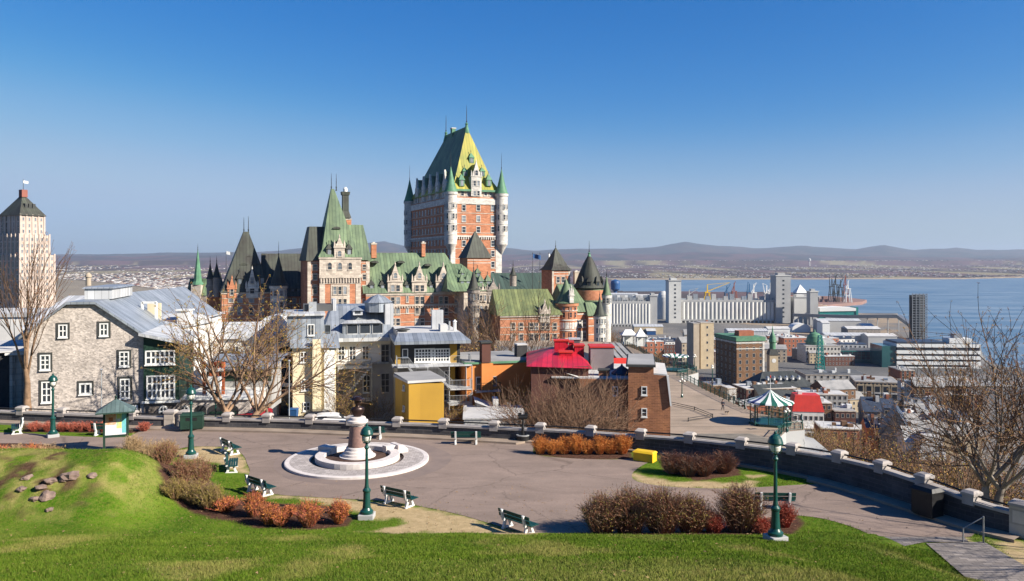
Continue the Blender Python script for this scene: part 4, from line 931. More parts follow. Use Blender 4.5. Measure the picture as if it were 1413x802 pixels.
# ------------------------------------------------------------- houses below the lookout
class House(Fr):
    def __init__(s, name, label, cat, px, Y, ang, zb, group=None):
        super().__init__(px, Y, ang); s.zb = zb; s.t = thing(name, label, cat, (s.X0, s.Y0, zb), s.a, group)
    def h(s, row, u=0.0, d=0.0): return s.z(row, u, d) - s.zb
    def win(s, px, r0, r1, wpx, fm='white_trim', gm='glass', d=0.0, M=None, u=None, name='window', **k):
        u = s.u(px, d) if u is None else u; z0 = s.h(r1,u,d); z1 = s.h(r0,u,d); w_ = s.u(px+wpx/2,d)-s.u(px-wpx/2,d)
        k.setdefault('t', 0.09); k.setdefault('bar', 0.06); k.setdefault('nx', 2); k.setdefault('ny', 3)
        return win(s.t, Matrix.Translation((0,d,0)) if M is None else M, u, z0, round(w_,1), round(z1-z0,1), fm, gm, name, **k)
def rail(mb, pts, h=1.0, m='galv', step=0.16, r=0.022):
    for i in range(len(pts)-1):
        a, c = Vector(pts[i]), Vector(pts[i+1]); up = Vector((0,0,h)); L_ = (c-a).length
        mb.tube(a+up, c+up, r*1.3, r*1.3, m, 4); mb.tube(a+up*0.1, c+up*0.1, r, r, m, 4)
        n = max(1, int(L_/step))
        for k in range(n+1):
            p = a.lerp(c, k/n); rr = r*1.3 if k in (0, n) else r*0.55; mb.tube(p, p+up, rr, rr, m, 4, False)

# --- 1 stone house with the gambrel-like gable
H1 = House('stone_house', 'grey rubble-stone house with a broad gable facing the lookout and a grey metal roof', 'house', 36, 68, 14, -14.2)
h = H1.h; W1 = H1.u(199); D1 = 13
ea, eb = h(455, 0), h(463, W1)
g = [(0,0),(W1,0),(W1,h(463,W1)),(H1.u(132),h(421,H1.u(132))),(H1.u(93),h(421,H1.u(93))),(0,h(455,0)-0.4)]
b = MB(); b.wall(g, 0, 0.6, 'rubble'); b.box(0,0.6,0.6,D1,0,ea-0.4,'rubble'); b.box(W1-0.6,W1,0.6,D1,0,eb,'rubble'); b.build('wall', H1.t)
b = MB(); pk0, pk1, zk = H1.u(93), H1.u(132), h(420)+0.05
for (xa,za),(xb,zb_) in (((-0.5,ea-0.75),(pk0,zk)),((pk0,zk),(pk1,zk)),((pk1,zk),(W1+0.15,eb-0.05))):
    b.add([(xa,-0.35,za+0.12),(xb,-0.35,zb_+0.12),(xb,D1,zb_+0.12),(xa,D1,za+0.12),(xa,-0.35,za-0.1),(xb,-0.35,zb_-0.1),(xb,D1,zb_-0.1),(xa,D1,za-0.1)],
          [(0,1,2,3),(4,7,6,5),(0,4,5,1),(2,6,7,3),(1,5,6,2),(0,3,7,4)], 'grey_metal')
b.build('roof', H1.t)
b = MB(); b.box(pk0+0.2,pk1+0.3,4.5,D1,zk+0.13,zk+1.1,'grey_metal_pale'); b.frus((pk0,pk1+0.5,4.3,D1+0.3),zk+1.1,(pk0+0.2,pk1+0.3,4.5,D1),zk+1.25,'grey_metal'); b.build('roof_box', H1.t)
b = MB(); uc = H1.u(122,9); b.lathe([(0.25,zk+1.25),(0.24,zk+2.0),(0.32,zk+2.1),(0.28,zk+2.3),(0.1,zk+2.5)],'sand_wall',10,uc,9); b.build('chimney', H1.t)
for p_, r0, r1, w_, ny_ in ((87,450,464,9.5,2),(143.5,448,462,9.5,2),(62.5,491,509,10.5,3),(171.5,487,504,11,3),(64.5,529,554,11.5,3),(172.5,524,548,11,3)):
    H1.win(p_, r0, r1, w_, fm='white_trim', nx=2, ny=ny_, t=0.10, bar=0.09)
    u = H1.u(p_); w__ = H1.u(p_+w_/2)-H1.u(p_-w_/2)
    b = MB(); z0, z1 = h(r1,u)-0.12, h(r0,u)+0.12; W = w__/2+0.1
    for bx in ((u-W-0.16,u-W,z0-0.14,z1+0.16),(u+W,u+W+0.16,z0-0.14,z1+0.16),(u-W,u+W,z1,z1+0.16),(u-W,u+W,z0-0.14,z0)): b.box(bx[0],bx[1],-0.06,0.02,bx[2],bx[3],'dark_trim')
    b.build('window_casing', H1.t)
for p_, r0, r1, w_ in ((118,531,542,13),(183,562,577,11)):
    H1.win(p_, r0, r1, w_, fm='white_trim', nx=2, ny=1, t=0.14, bar=0.12); u = H1.u(p_); W = (H1.u(p_+w_/2)-u)+0.14; z0, z1 = h(r1,u)-0.14, h(r0,u)+0.14
    b = MB(); b.box(u-W-0.14,u+W+0.14,-0.05,0.01,z1,z1+0.2,'dark_trim'); b.box(u-W-0.14,u-W,-0.05,0.01,z0-0.1,z1,'dark_trim'); b.box(u+W,u+W+0.14,-0.05,0.01,z0-0.1,z1,'dark_trim'); b.build('window_casing', H1.t)
# --- 1b dark green lean-to with the wide windows
H2 = House('house_annex', 'dark green timber annex with wide white-barred windows beside the stone gable', 'house', 198, 69.9, 14, -14.4)
h = H2.h; u1 = H2.u(247); z0, z1 = h(549), h(463)
b = MB(); b.box(0,u1,0.2,9,0,z0-0.3,'rubble_dark'); b.build('stone_base', H2.t)
b = MB(); b.wall([(0,z0-0.3),(u1,z0-0.3),(u1,h(475,u1)),(0,z1)],0,9,'green_dark'); b.build('wall', H2.t)
b = MB(); b.wall([(-0.3,z1+0.02),(u1+0.6,h(476,u1)+0.02),(u1+0.6,h(475,u1)+0.25),(-0.3,z1+0.25)],-0.6,9.4,'grey_metal_pale'); b.build('roof', H2.t)
b = MB(); b.box(-0.1,u1+0.1,-0.15,0,z0-0.5,z0-0.3,'white_trim'); b.build('sill_band', H2.t)
H2.win(221,486,501,37,nx=6,ny=2,t=0.12,bar=0.13); H2.win(222,520,548,36,nx=6,ny=3,t=0.12,bar=0.13)
for p_ in (225.5,): H2.win(p_,562,574,9,d=0.2,nx=2,ny=2,t=0.12,bar=0.1,arch=True)
# --- 1c metal roofs stretching back behind the stone house
H3 = House('long_roofed_house', 'pale metal-roofed house stretching back behind the stone gable', 'house', 140, 84, 6, -17)
h = H3.h; u1 = H3.u(232); b = MB(); b.box(0,u1,0,22,0,h(450),'white_wall'); b.build('wall', H3.t)
b = MB(); b.gable(-8,u1+0.5,-0.5,22.5,h(452),h(408,0,10),'grey_metal_pale',0,7); b.build('roof', H3.t)
b = MB(); uc = H3.u(168); b.wall([(uc-4,h(450)),(uc+5,h(450)),(uc+0.5,h(404))],-0.2,20,'grey_metal'); b.build('roof', H3.t)
H3b = House('white_chimney_house', 'white-walled house with a white chimney half behind the annex', 'house', 190, 80, 0, -17)
h = H3b.h; u1 = H3b.u(252); b = MB(); b.box(0,u1,0,8,0,h(452),'white_wall'); b.build('wall', H3b.t)
b = MB(); b.gable(-0.3,u1+0.3,-0.4,8.4,h(452),h(433,2,4),'grey_metal_pale'); b.build('roof', H3b.t)
b = MB(); uc = H3b.u(246); b.box(uc-0.55,uc+0.55,1,2.2,h(470),h(430),'white_wall'); b.box(uc-0.7,uc+0.7,0.85,2.35,h(430),h(428),'white_trim'); b.build('chimney', H3b.t)
b = MB(); ua_, ub_ = H3b.u(197), H3b.u(216)
for q_ in (ua_, ub_): b.box(q_-0.1,q_+0.1,-0.2,0,h(452),h(417),'white_trim')
b.box(ua_,ub_,-0.2,0,h(419),h(416),'white_trim'); b.box(ua_,ub_,1.0,1.1,h(445),h(419),'cream'); b.build('roof_frame', H3b.t)
# --- 2 sunlit terrace building with arches and white clutter
H4 = House('garage_house', 'stone garage front with arched green doors and a cluttered white terrace on top', 'house', 247, 72, 3, -14.6)
h = H4.h; u1 = H4.u(345); zt4 = h(552)
b = MB(); b.box(0,u1,0,6,0,zt4,'rubble'); b.build('wall', H4.t)
b = MB(); b.box(-0.1,u1,-0.2,6,zt4,zt4+0.15,'white_trim'); b.build('terrace', H4.t)
H4.win(255,562,575,9,nx=2,ny=2,arch=True,bar=0.1,t=0.12)
for p_, w_, r_ in ((277,16,559),(308,42,557)):
    u = H4.u(p_); W = (H4.u(p_+w_/2)-u); b = MB(); n = 8; zz = h(r_,u)
    b.wall([(u-W,0),(u+W,0)]+[(u+W*math.cos(math.pi*i/n), zz-0.5+0.5*math.sin(math.pi*i/n)) for i in range(n+1)],-0.05,0.01,'dark_wall')
    b.box(u-W*0.86,u+W*0.86,-0.08,-0.05,0,zz-0.7,'green_dark'); b.build('garage_door', H4.t)
b = MB(); rail(b, [(0.2,-0.1,zt4+0.15),(u1,-0.1,zt4+0.15)], 0.7, 'galv', 0.5); b.build('railing', H4.t)
b = MB(); u2 = H4.u(352); b.box(0.5,u2,6,10,0,h(517),'grey_wall'); b.box(0.5,u2,5.95,6,h(540),h(526),'green_dark'); b.build('back_wall', H4.t)
b = MB(); b.add([(0,5.2,h(520)),(u2+0.5,5.2,h(520)),(u2+0.5,11,h(508)),(0,11,h(508))],[(0,1,2,3)],'grey_metal'); b.box(0,u2+0.5,5.2,5.3,h(521),h(519.5),'grey_metal'); b.build('roof', H4.t)
b = MB(); ua_ = H4.u(283)
for q_ in (271,281,290,298): uu = H4.u(q_); b.box(uu-0.12,uu+0.12,2,2.25,zt4,zt4+3.2 if q_ < 299 else zt4+3,'terracotta')
b.box(H4.u(269),H4.u(299),1.9,2.3,zt4+2.3,zt4+2.55,'white_trim'); b.box(H4.u(276),H4.u(299),2.3,2.6,zt4+2.6,zt4+3.1,'terracotta'); b.build('pergola', H4.t)
b = MB(); b.box(H4.u(279),H4.u(299),1.0,1.5,zt4+1.0,zt4+1.9,'white_trim'); b.box(H4.u(281),H4.u(284),1.0,1.3,zt4+0.15,zt4+1.0,'white_trim'); b.box(H4.u(295),H4.u(298),1.0,1.3,zt4+0.15,zt4+1.0,'white_trim'); b.build('terrace_screen', H4.t)
# --- 3 pale houses behind the big tree
H5 = House('white_house', 'long white house with grey roofs behind the big budding tree', 'house', 250, 104, 4, -20)
h = H5.h; u1 = H5.u(345); b = MB(); b.box(0,u1,0,9,0,h(468),'white_wall'); b.build('wall', H5.t)
b = MB(); b.gable(-0.3,u1+0.3,-0.4,9.4,h(468),h(444,3,5),'grey_metal_pale'); b.build('roof', H5.t)
for p_ in (262,280,305,325): H5.win(p_,478,492,7,nx=2,ny=2)
H6 = House('grey_town_house', 'grey-white three-storey house right of the big tree trunk', 'house', 334, 92, 3, -18.2)
h = H6.h; u1 = H6.u(382); b = MB(); b.box(0,u1,0,10,0,h(470),'white_wall'); b.build('wall', H6.t)
b = MB(); b.box(-0.2,u1+0.2,-0.3,10.2,h(470),h(466),'grey_metal_pale'); b.frus((-0.2,u1+0.2,-0.3,10.2),h(466),(2,u1-1,3,9),h(440),'grey_metal_pale'); b.build('roof', H6.t)
for p_ in (341,354,370):
    H6.win(p_,513,532,7.5,fm='white_trim',nx=2,ny=2); H6.win(p_,482,498,7,nx=2,ny=2)
H6.win(348,544,566,18,fm='dark_trim',nx=3,ny=2); H6.win(370,548,566,6,nx=1,ny=2)
b = MB(); ua_ = H6.u(339); ub_ = H6.u(357); b.lathe([(0.02,h(536)),(0,h(536))],'ochre',4,0,0) if False else None
b.add([(ua_,-0.9,h(543)),(ub_,-0.9,h(543)),(ub_,0,h(537)),(ua_,0,h(537)),(ua_,-0.9,h(544.5)),(ub_,-0.9,h(544.5)),(ub_,0,h(541)),(ua_,0,h(541))],[(0,1,2,3),(4,5,1,0),(0,3,7,4),(1,5,6,2)],'ochre'); b.build('awning', H6.t)
# white arched frame / stair hall
H7 = House('arched_hall', 'white tall arcade with dark arches left of the cream house', 'house', 379, 93, 3, -18.6)
h = H7.h; u1 = H7.u(409); b = MB(); b.box(0,u1,0.4,9,0,h(474),'dark_wall')
for q_ in (379,405): uu = H7.u(q_); b.box(uu,uu+0.35,0,0.4,0,h(478),'white_trim')
for r_ in (491,534,478): b.box(0,u1,-0.02,0.4,h(r_),h(r_-5),'white_trim')
b.build('wall', H7.t); b = MB(); b.box(-0.3,u1+0.2,-0.3,9,h(474),h(471),'flat_roof_pale'); b.build('roof', H7.t)
for r0, r1 in ((495,529),(538,572)): 
    b = MB(); b.box(0.35,u1-0.35,0.3,0.4,h(r1),h(r0),'brick_red'); b.box(0.6,u1-0.6,0.25,0.3,h(r1),h(r0)-0.3,'glass'); b.build('window', H7.t)
# --- 4 cream house
H8 = House('cream_house', 'cream rendered three-storey house with a slate-blue attic', 'house', 404, 89, 16, -19.0)
h = H8.h; u1 = H8.u(463.5); D8 = 9
b = MB(); b.box(0,u1,0,D8,0,h(479,2),'cream'); ua_, ub_ = H8.u(431), H8.u(442); b.box(ua_,ub_,-0.7,0,0,h(468,3),'cream'); b.box(u1-1.3,u1-0.15,-0.25,0,0,h(484),'white_trim'); b.build('wall', H8.t)
b = MB(); b.box(H8.u(396,1.2),H8.u(447,1.2),1.2,D8-3,h(479,2),h(437,0),'grey_metal'); b.build('attic', H8.t)
b = MB(); b.box(H8.u(391,1),H8.u(449,1),0.8,D8+0.2,h(437,0),h(434,0),'grey_metal_pale'); b.add([(-0.3,-0.5,h(480)),(u1+0.4,-0.5,h(480,u1)),(u1+0.4,2.2,h(463,u1)),(-0.3,2.2,h(463))],[(0,1,2,3)],'grey_metal'); b.add([(u1+0.4,-0.5,h(480,u1)),(u1+0.4,2.2,h(463,u1)),(u1+0.4,2.2,h(480,u1))],[(0,2,1)],'grey_metal'); b.build('roof', H8.t)
b = MB(); uu = H8.u(441,6); b.box(uu-1.9,uu+1.4,5,7.5,h(434),h(424),'flat_roof_dark'); b.box(uu-1.3,uu-0.4,4.6,5,h(434),h(420),'galv'); b.box(uu+1.5,uu+1.9,5,8,h(434),h(417),'grey_metal_pale'); b.build('chimney', H8.t)
H8.win(429,449,462,8,d=1.2,nx=2,ny=1); 
for p_, r0, r1 in ((419,487,499),(451,486,497),(420.5,525,538),(452,523,536),(423,556,566),(453,555,565)): H8.win(p_,r0,r1,7.5,nx=2,ny=2,bar=0.1)
# --- 5 blue-grey metal-roofed house
H9 = House('metal_roof_house', 'pale house with a large blue-grey metal mansard roof and long dormer', 'house', 446, 98, 14, -20)
h = H9.h; u1 = H9.u(546); ze9 = h(471)
b = MB(); b.box(0,u1,0.6,14,h(504),ze9,'white_wall'); b.box(0,u1,0.62,14,0,h(504),'stone_grey'); b.box(u1-3.2,u1,0.35,0.6,0,h(503),'grey_wall'); b.box(H9.u(500),u1,-0.05,0.6,h(505),h(502.5),'grey_metal'); b.build('wall', H9.t)  # lower storey in darker grey: shade under the balcony put into the wall colour
b = MB(); b.frus((-0.4,u1+0.3,-0.3,14.5),ze9,(1.2,u1-1.5,6,11),h(422,3,6),'grey_metal',under=True); b.box(-0.5,u1+0.4,-0.5,-0.3,ze9-0.1,ze9+0.35,'grey_metal_pale'); b.build('roof', H9.t)
b = MB(); ua_, ub_ = H9.u(473), H9.u(526); zb_, zt_ = h(463,3), h(447,3)
b.wall([(ua_,zb_),(ub_,zb_),(ub_,zt_),(ua_,zt_)],0.9,5,'grey_metal'); b.add([(ua_-0.3,0.5,zt_),(ub_+0.2,0.5,zt_),(ub_-0.4,5.6,h(438,3,6)),(ua_+1.4,5.6,h(438,3,6))],[(0,1,2,3)],'grey_metal_pale')
dm = b.build('dormer', H9.t)
for i in range(3): uu = ua_+0.75+(ub_-ua_)*(0.5+i)/3-0.6; win(H9.t, Matrix.Translation((0,0.9,0)), uu+0.25, zb_+0.15, 1.2, 1.15, 'grey_metal_pale', 'glass', nx=1, ny=1, t=0.07)
b = MB(); uu = H9.u(493,4); b.box(uu-0.6,uu+0.6,2.6,5,h(434,4,4),h(428,4,4),'grey_metal_pale'); b.pyr(uu-0.8,uu+0.8,2.4,5,h(428,4,4),h(423,4,4),'grey_metal'); b.box(uu-0.35,uu+0.35,2.57,2.6,h(433,4,4)+0.1,h(428.5,4,4),'glass'); b.build('dormer', H9.t)
b = MB(); uu = H9.u(522,3.5); b.lathe([(1.7,h(430,8,4)),(1.7,h(417,8,4)),(1.9,h(417,8,4)),(1.0,h(410,8,4)),(0.1,h(406,8,4))],'grey_metal',8,uu,4); b.build('lantern', H9.t)
b = MB(); uu = H9.u(537,3); b.box(uu-0.6,uu+0.5,2.4,4,h(470,9,3),h(419,9,3),'grey_metal_pale'); b.build('chimney', H9.t)
for p_ in (471,486.5,504.5): H9.win(p_,478,496,8,fm='white_trim',d=0.6,nx=2,ny=3)
H9.win(531.5,476,499,9.5,fm='grey_wall',d=0.6,nx=2,ny=3); H9.win(531.5,516,541,9.5,fm='grey_wall',d=0.35,nx=2,ny=3); H9.win(506,518,541,9,fm='white_trim',d=0.6,nx=2,ny=3,arch=True); H9.win(452,449,468,7,fm='grey_metal',d=0.5,nx=1,ny=2)
b = MB(); xa, xb = H9.u(466), H9.u(512)
for r_, x0, x1 in ((505,xa,xb),(550,xa+2,xb)):
    zz = h(r_,4); b.box(x0,x1,-1.6,0.6,zz-0.15,zz,'grey_metal_pale'); rail(b,[(x0,-1.55,zz),(x1,-1.55,zz)],1.0,'galv',0.2)
rail(b,[(xb,-1.6,h(505,4)),(xb,0.5,h(505,4))],1.0,'galv',0.2)
for i in range(14):
    t_ = i/13; b.box(xa+3.4-3.0*t_, xa+3.75-3.0*t_,-2.4,-1.6,h(508,4)-t_*3.4-0.08,h(508,4)-t_*3.4,'grey_metal_pale')
rail(b,[(xa+3.6,-2.4,h(508,4)),(xa+0.6,-2.4,h(508,4)-3.4)],1.0,'galv',0.2)
for uu in (xa, xa+2, xb): b.tube((uu,-1.5,0),(uu,-1.5,h(505,4)),0.07,0.07,'galv',5)
b.build('outside_stair', H9.t)
# --- 6 dark house with the glazed room and yellow panels
H10 = House('dark_yellow_house', 'dark-clad house with yellow end panels, a white-barred wide window and flat pale roof', 'house', 546, 91, 12, -19)
h = H10.h; u1 = H10.u(646); 
b = MB(); b.box(0,u1-0.8,1.0,12,h(506),h(476),'dark_wall'); b.box(0,0.6,0.9,1,h(506),h(476),'ochre'); b.box(H10.u(622),H10.u(632),0.88,1,h(506),h(478),'ochre'); b.box(H10.u(571),H10.u(622),0.85,1.0,h(504),h(500),'dark_trim')
b.box(0.3,u1-2.2,1.2,12,0,h(506),'grey_wall'); b.box(H10.u(623),u1-1.4,0.98,1.2,0,h(506),'ochre'); b.build('wall', H10.t)
b = MB(); b.box(-0.2,u1+0.2,-0.9,12.3,h(475),h(471),'grey_metal'); b.add([(-0.2,-0.9,h(471)+0.01),(u1+0.2,-0.9,h(471)+0.01),(u1-0.6,2.0,h(462)),(0.4,2.0,h(462))],[(0,1,2,3)],'grey_metal'); b.box(0.4,u1-0.6,2.0,12,h(471),h(462),'flat_roof_pale'); b.build('roof', H10.t)
b = MB(); uu = H10.u(604,7); b.box(uu-0.7,uu+0.7,7,8,h(462),h(429,0,7),'grey_metal_pale'); b.build('chimney', H10.t)
b = MB(); b.lathe([(0.5,h(461)),(0.9,h(459.5)),(0.9,h(458.5)),(0.2,h(457))],'dark_trim',10,H10.u(559),4); b.box(H10.u(612),H10.u(622),3,5,h(463),h(452),'flat_roof_pale'); b.lathe([(0.12,h(463)),(0.12,h(449))],'galv',6,H10.u(628),5); b.lathe([(0.2,h(463)),(0.2,h(449)),(0.3,h(449)),(0.05,h(446))],'white_trim',8,H10.u(634),4); b.build('roof_vent', H10.t)
H10.win(586,483,498,25,d=0.85,nx=6,ny=4,t=0.14,bar=0.11); H10.win(608,483,498,22,d=0.85,nx=6,ny=4,t=0.14,bar=0.11); H10.win(559,482,492,6,d=1.0,nx=1,ny=1,fm='white_trim')
b = MB(); zz = h(504,0)
b.box(-0.4,u1+0.3,-0.9,1.0,zz-0.2,zz,'grey_metal_pale'); rail(b,[(H10.u(621),-0.8,zz),(u1+0.2,-0.8,zz),(u1+0.2,0.9,zz)],1.0,'galv',0.16)
b.build('balcony', H10.t)
b = MB(); z2 = h(502,0); xa = H10.u(546); b.box(xa,xa+3.5,-3.0,-0.9,z2-0.12,z2,'grey_metal_pale'); rail(b,[(xa,-3,z2),(xa+1.2,-3,z2)],1.05); rail(b,[(xa,-3,z2),(xa,-0.9,z2)],1.05)
p1_ = Vector((xa+1.2,-3,z2)); p2_ = Vector((H10.u(575,-3),-3,h(517))); p3_ = Vector((H10.u(605,-3),-3,h(517))); p4_ = Vector((H10.u(624,-3),-3,h(534)))
rail(b,[p1_,p2_,p3_,p4_],1.05)
for a_, c_ in ((p1_,p2_),(p3_,p4_)):
    for i in range(10): q_ = a_.lerp(c_,(i+0.5)/10); b.box(q_.x-0.16,q_.x+0.16,-3,-1.9,q_.z-0.06,q_.z,'grey_metal_pale')
b.box(p2_.x,p3_.x,-3,-1.9,p2_.z-0.12,p2_.z,'grey_metal_pale')
x5 = H10.u(628)
for r_ in (535,556,575): zz = h(r_); b.box(x5-1,x5+1.6,-2.4,0.9,zz-0.12,zz,'grey_metal_pale'); rail(b,[(x5-1,-2.4,zz),(x5+1.6,-2.4,zz)],1.0); rail(b,[(x5+1.6,-2.4,zz),(x5+1.6,0.6,zz)],1.0)
for uu in (x5-1,x5+1.6,xa+3.4,H10.u(642)): b.tube((uu,-2.3 if uu != H10.u(642) else -0.7,0),(uu,-2.3 if uu != H10.u(642) else -0.7,h(503)),0.06,0.06,'galv',5)
b.build('outside_stair', H10.t)
H10.win(618,512,530,8,d=1.2,fm='white_trim',nx=2,ny=4); H10.win(617,538,552,8,d=1.2,fm='white_trim',nx=2,ny=2)
# --- 7 ochre shed block in front
H11 = House('ochre_block', 'plain ochre-yellow box-shaped block just beyond the lookout wall', 'building', 564, 80, 24, -18.5)
h = H11.h; u1 = H11.u(612.5); D = 5
b = MB(); b.wall([(0,0),(u1,0),(u1,h(529,u1)),(0,h(529))],0,D,'ochre'); b.build('wall', H11.t)
b = MB(); b.box(-0.15,u1+0.15,-0.15,D+0.1,h(529),h(525.5),'flat_roof_pale'); b.add([(-0.15,-0.15,h(525.5)+.004),(u1+.15,-0.15,h(525.5)+.004),(u1+.15,D,h(523)),(-.15,D,h(523))],[(0,1,2,3)],'flat_roof'); b.build('roof', H11.t)
for zz in (h(541),h(570)): win(H11.t, side_l(D), 3.4, zz, 0.4, 0.4, 'white_trim', 'dark_wall', nx=1, ny=1, t=0.06)
# --- 8 orange house
H12 = House('orange_house', 'orange rendered house with a flat green-edged roof and two tall chimneys', 'house', 641, 92, 16, -21)
h = H12.h; u1 = H12.u(735); 
b = MB(); b.box(0,u1,0,10,0,h(503),'orange_wall'); uu = H12.u(670); b.box(uu-0.6,uu+0.75,-0.6,0,h(580),h(502),'orange_wall'); b.build('wall', H12.t)
b = MB(); b.box(-0.1,u1+0.1,-0.25,10.2,h(503),h(500.5),'copper_bright'); b.box(0.1,u1-0.1,0.1,10,h(500.5),h(499.8),'flat_roof'); b.build('roof', H12.t)
b = MB(); b.box(uu-0.55,uu+0.5,-0.5,0.7,h(501),h(472),'brick_dark'); b.box(uu-0.7,uu+0.65,-0.65,0.85,h(474),h(471.5),'dark_trim'); b.build('chimney', H12.t)
b = MB(); u3 = H12.u(720,3); b.box(u3-0.6,u3+0.7,3,4.2,h(500),h(483),'dark_wall'); b.box(u3-0.6,u3+0.7,2.9,4.3,h(483),h(481),'flat_roof_pale'); b.build('chimney', H12.t)
H12.win(661,521,540,7,fm='white_trim',nx=1,ny=2); H12.win(680,520,531,8,nx=2,ny=1,fm='grey_wall')
b = MB(); zz = h(539); b.box(H12.u(655),H12.u(688),-1.0,0,zz-0.15,zz,'grey_metal_pale'); rail(b,[(H12.u(655),-0.95,zz),(H12.u(688),-0.95,zz)],0.9,'black_iron',0.2); b.build('balcony', H12.t)
H13 = House('outbuilding', 'small grey sloping lean-to with a square pillar below the orange house', 'outbuilding', 658, 86, 6, -19.5)
h = H13.h; u1 = H13.u(681); b = MB(); b.wall([(0,0),(u1,0),(u1,h(565)),(0,h(555))],0,3.5,'concrete'); b.box(u1,H13.u(688),0.2,2,0,h(552),'concrete_pale'); b.build('wall', H13.t)
b = MB(); b.box(-0.1,u1,-0.15,3.6,h(555)+0.0,h(555)+0.1,'grey_metal') if False else b.add([(-0.2,-0.3,h(554.5)),(u1,-0.3,h(564.5)),(u1,3.7,h(564.5)),(-0.2,3.7,h(554.5))],[(0,1,2,3)],'grey_metal_pale'); b.build('roof', H13.t)
H13b = House('low_terrace', 'low pale flat terrace roof with a thin ladder rail, left of the brown thicket', 'terrace', 640, 80, 3, -19.5)
h = H13b.h; u1 = H13b.u(725); b = MB(); b.box(0,u1,0,7,0,h(579),'concrete'); b.build('wall', H13b.t); b = MB(); b.box(-0.1,u1+0.1,-0.1,7.1,h(579),h(577),'flat_roof_pale'); b.build('roof', H13b.t)
b = MB()
for q_ in (702,705): uu = H13b.u(q_); b.tube((uu,2,h(578)),(uu,2,h(561)),0.035,0.035,'galv',5)
b.build('ladder_rail', H13b.t)
# --- 9 red-roofed brick house
H14 = House('red_roof_house', 'brick house with a crimson ridged metal roof and red rooftop boxes', 'house', 733, 85, -1, -21)
h = H14.h; u1 = H14.u(812); D = 13
b = MB(); b.box(0,u1,0,D,0,h(506),'brick_dark'); b.build('wall', H14.t)
b = MB(); ze_ = h(505); 
b.add([(-0.5,-0.5,ze_),(u1+0.4,-0.5,h(508,u1)),(u1+0.2,D,h(486,u1,D)),(2.5,D*0.75,h(479,2,D*0.75)),(u1*0.75,D*0.75,h(476,u1*.75,D*.75))],[(0,1,4,3),(1,2,4)],'red_roof')
b.add([(2.5,D*0.75,h(479,2,D*0.75)),(u1*0.75,D*0.75,h(476,u1*.75,D*.75)),(u1,D,ze_),(-0.5,D,ze_),(-0.5,-0.5,ze_)],[(0,1,2,3),(4,0,3)],'red_roof')
b.build('roof', H14.t)
def rbox(H, p0, p1, r0, r1, d, m, cap='red_paint', dep=1.2, name='roof_box'):
    b = MB(); ua_, ub_ = H.u(p0,d), H.u(p1,d); zb_, zt_ = H.h(r1,ua_,d), H.h(r0,ua_,d); b.box(ua_,ub_,d,d+dep,zb_,zt_,m); b.box(ua_-0.1,ub_+0.1,d-0.1,d+dep+0.1,zt_,zt_+0.15,cap); b.build(name, H.t)
rbox(H14,765,784,471,486,8,'red_roof'); rbox(H14,785.5,791,473,490,8,'red_roof'); rbox(H14,793,806,478,494,6.5,'red_roof',dep=2); rbox(H14,772,790,487,491,4.5,'red_roof'); rbox(H14,786,800,469,476,10.5,'flat_roof_dark','grey_metal_pale')
rbox(H14,815,847,480,511,5,'mauve_wall',dep=3,name='stair_tower')
H15 = House('brick_parapet_house', 'brown brick house end with two small windows and a stubby chimney, nearer the red roof', 'house', 800, 84, -8, -22)
h = H15.h; u1 = H15.u(869); D = 12
b = MB(); b.box(0,u1,0,D,0,h(523),'brick_near'); b.build('wall', H15.t); b = MB(); b.box(-3,u1,0.2,D,h(523),h(521),'flat_roof_pale'); b.build('roof', H15.t)
b = MB(); b.box(-2.3,0,1.2,D,0,h(523),'brick_dark'); b.add([(-2.6,1.0,h(512)),(0,0,h(522)),(0,D,h(517)),(-2.6,D,h(507))],[(0,1,2,3)],'flat_roof_pale'); b.build('wall', H15.t)
rbox(H15,826,841,512,523,1.5,'brick_near','dark_trim'); 
b = MB(); uu = H15.u(858,3); b.lathe([(1.1,h(521)),(1.15,h(519)),(0.5,h(512)),(0.15,h(509)),(0.05,h(506))],'slate_blue',8,uu,3); b.build('roof_lantern', H15.t)
H15.win(849,535,545,5.5,nx=1,ny=2); H15.win(849,566,575,5.5,nx=1,ny=2)
H16 = House('brick_gable_house', 'brown brick house with a slanting right shoulder beside the boardwalk', 'house', 867, 81, -9, -23)
h = H16.h; uq = H16.u(902); u1 = H16.u(925); D = 9
b = MB(); b.wall([(0,0),(u1,0),(u1,h(560,u1)),(H16.u(921),h(519,u1)),(uq,h(517,uq)),(uq,h(507,uq)),(0,h(506))],0,D,'brick_near'); b.build('wall', H16.t)
b = MB(); b.box(-0.25,uq+0.2,-0.25,D+0.2,h(506),h(503),'dark_trim'); b.box(-0.1,uq+0.1,-0.1,D,h(503),h(502),'flat_roof'); b.build('parapet', H16.t)
b = MB(); b.wall([(H16.u(921)-0.1,h(518,u1)),(H16.u(921)+0.12,h(518,u1)),(u1+0.12,h(560,u1)),(u1-0.02,h(560,u1))],-0.2,0.0,'white_trim'); b.wall([(uq,h(517,uq)),(H16.u(921),h(519,u1)),(H16.u(921),h(517,u1)),(uq,h(515,uq))],0,D,'flat_roof_pale'); b.build('coping', H16.t)
H16.win(889,534,544,6,nx=1,ny=2); H16.win(889,564,574,6,nx=1,ny=2)
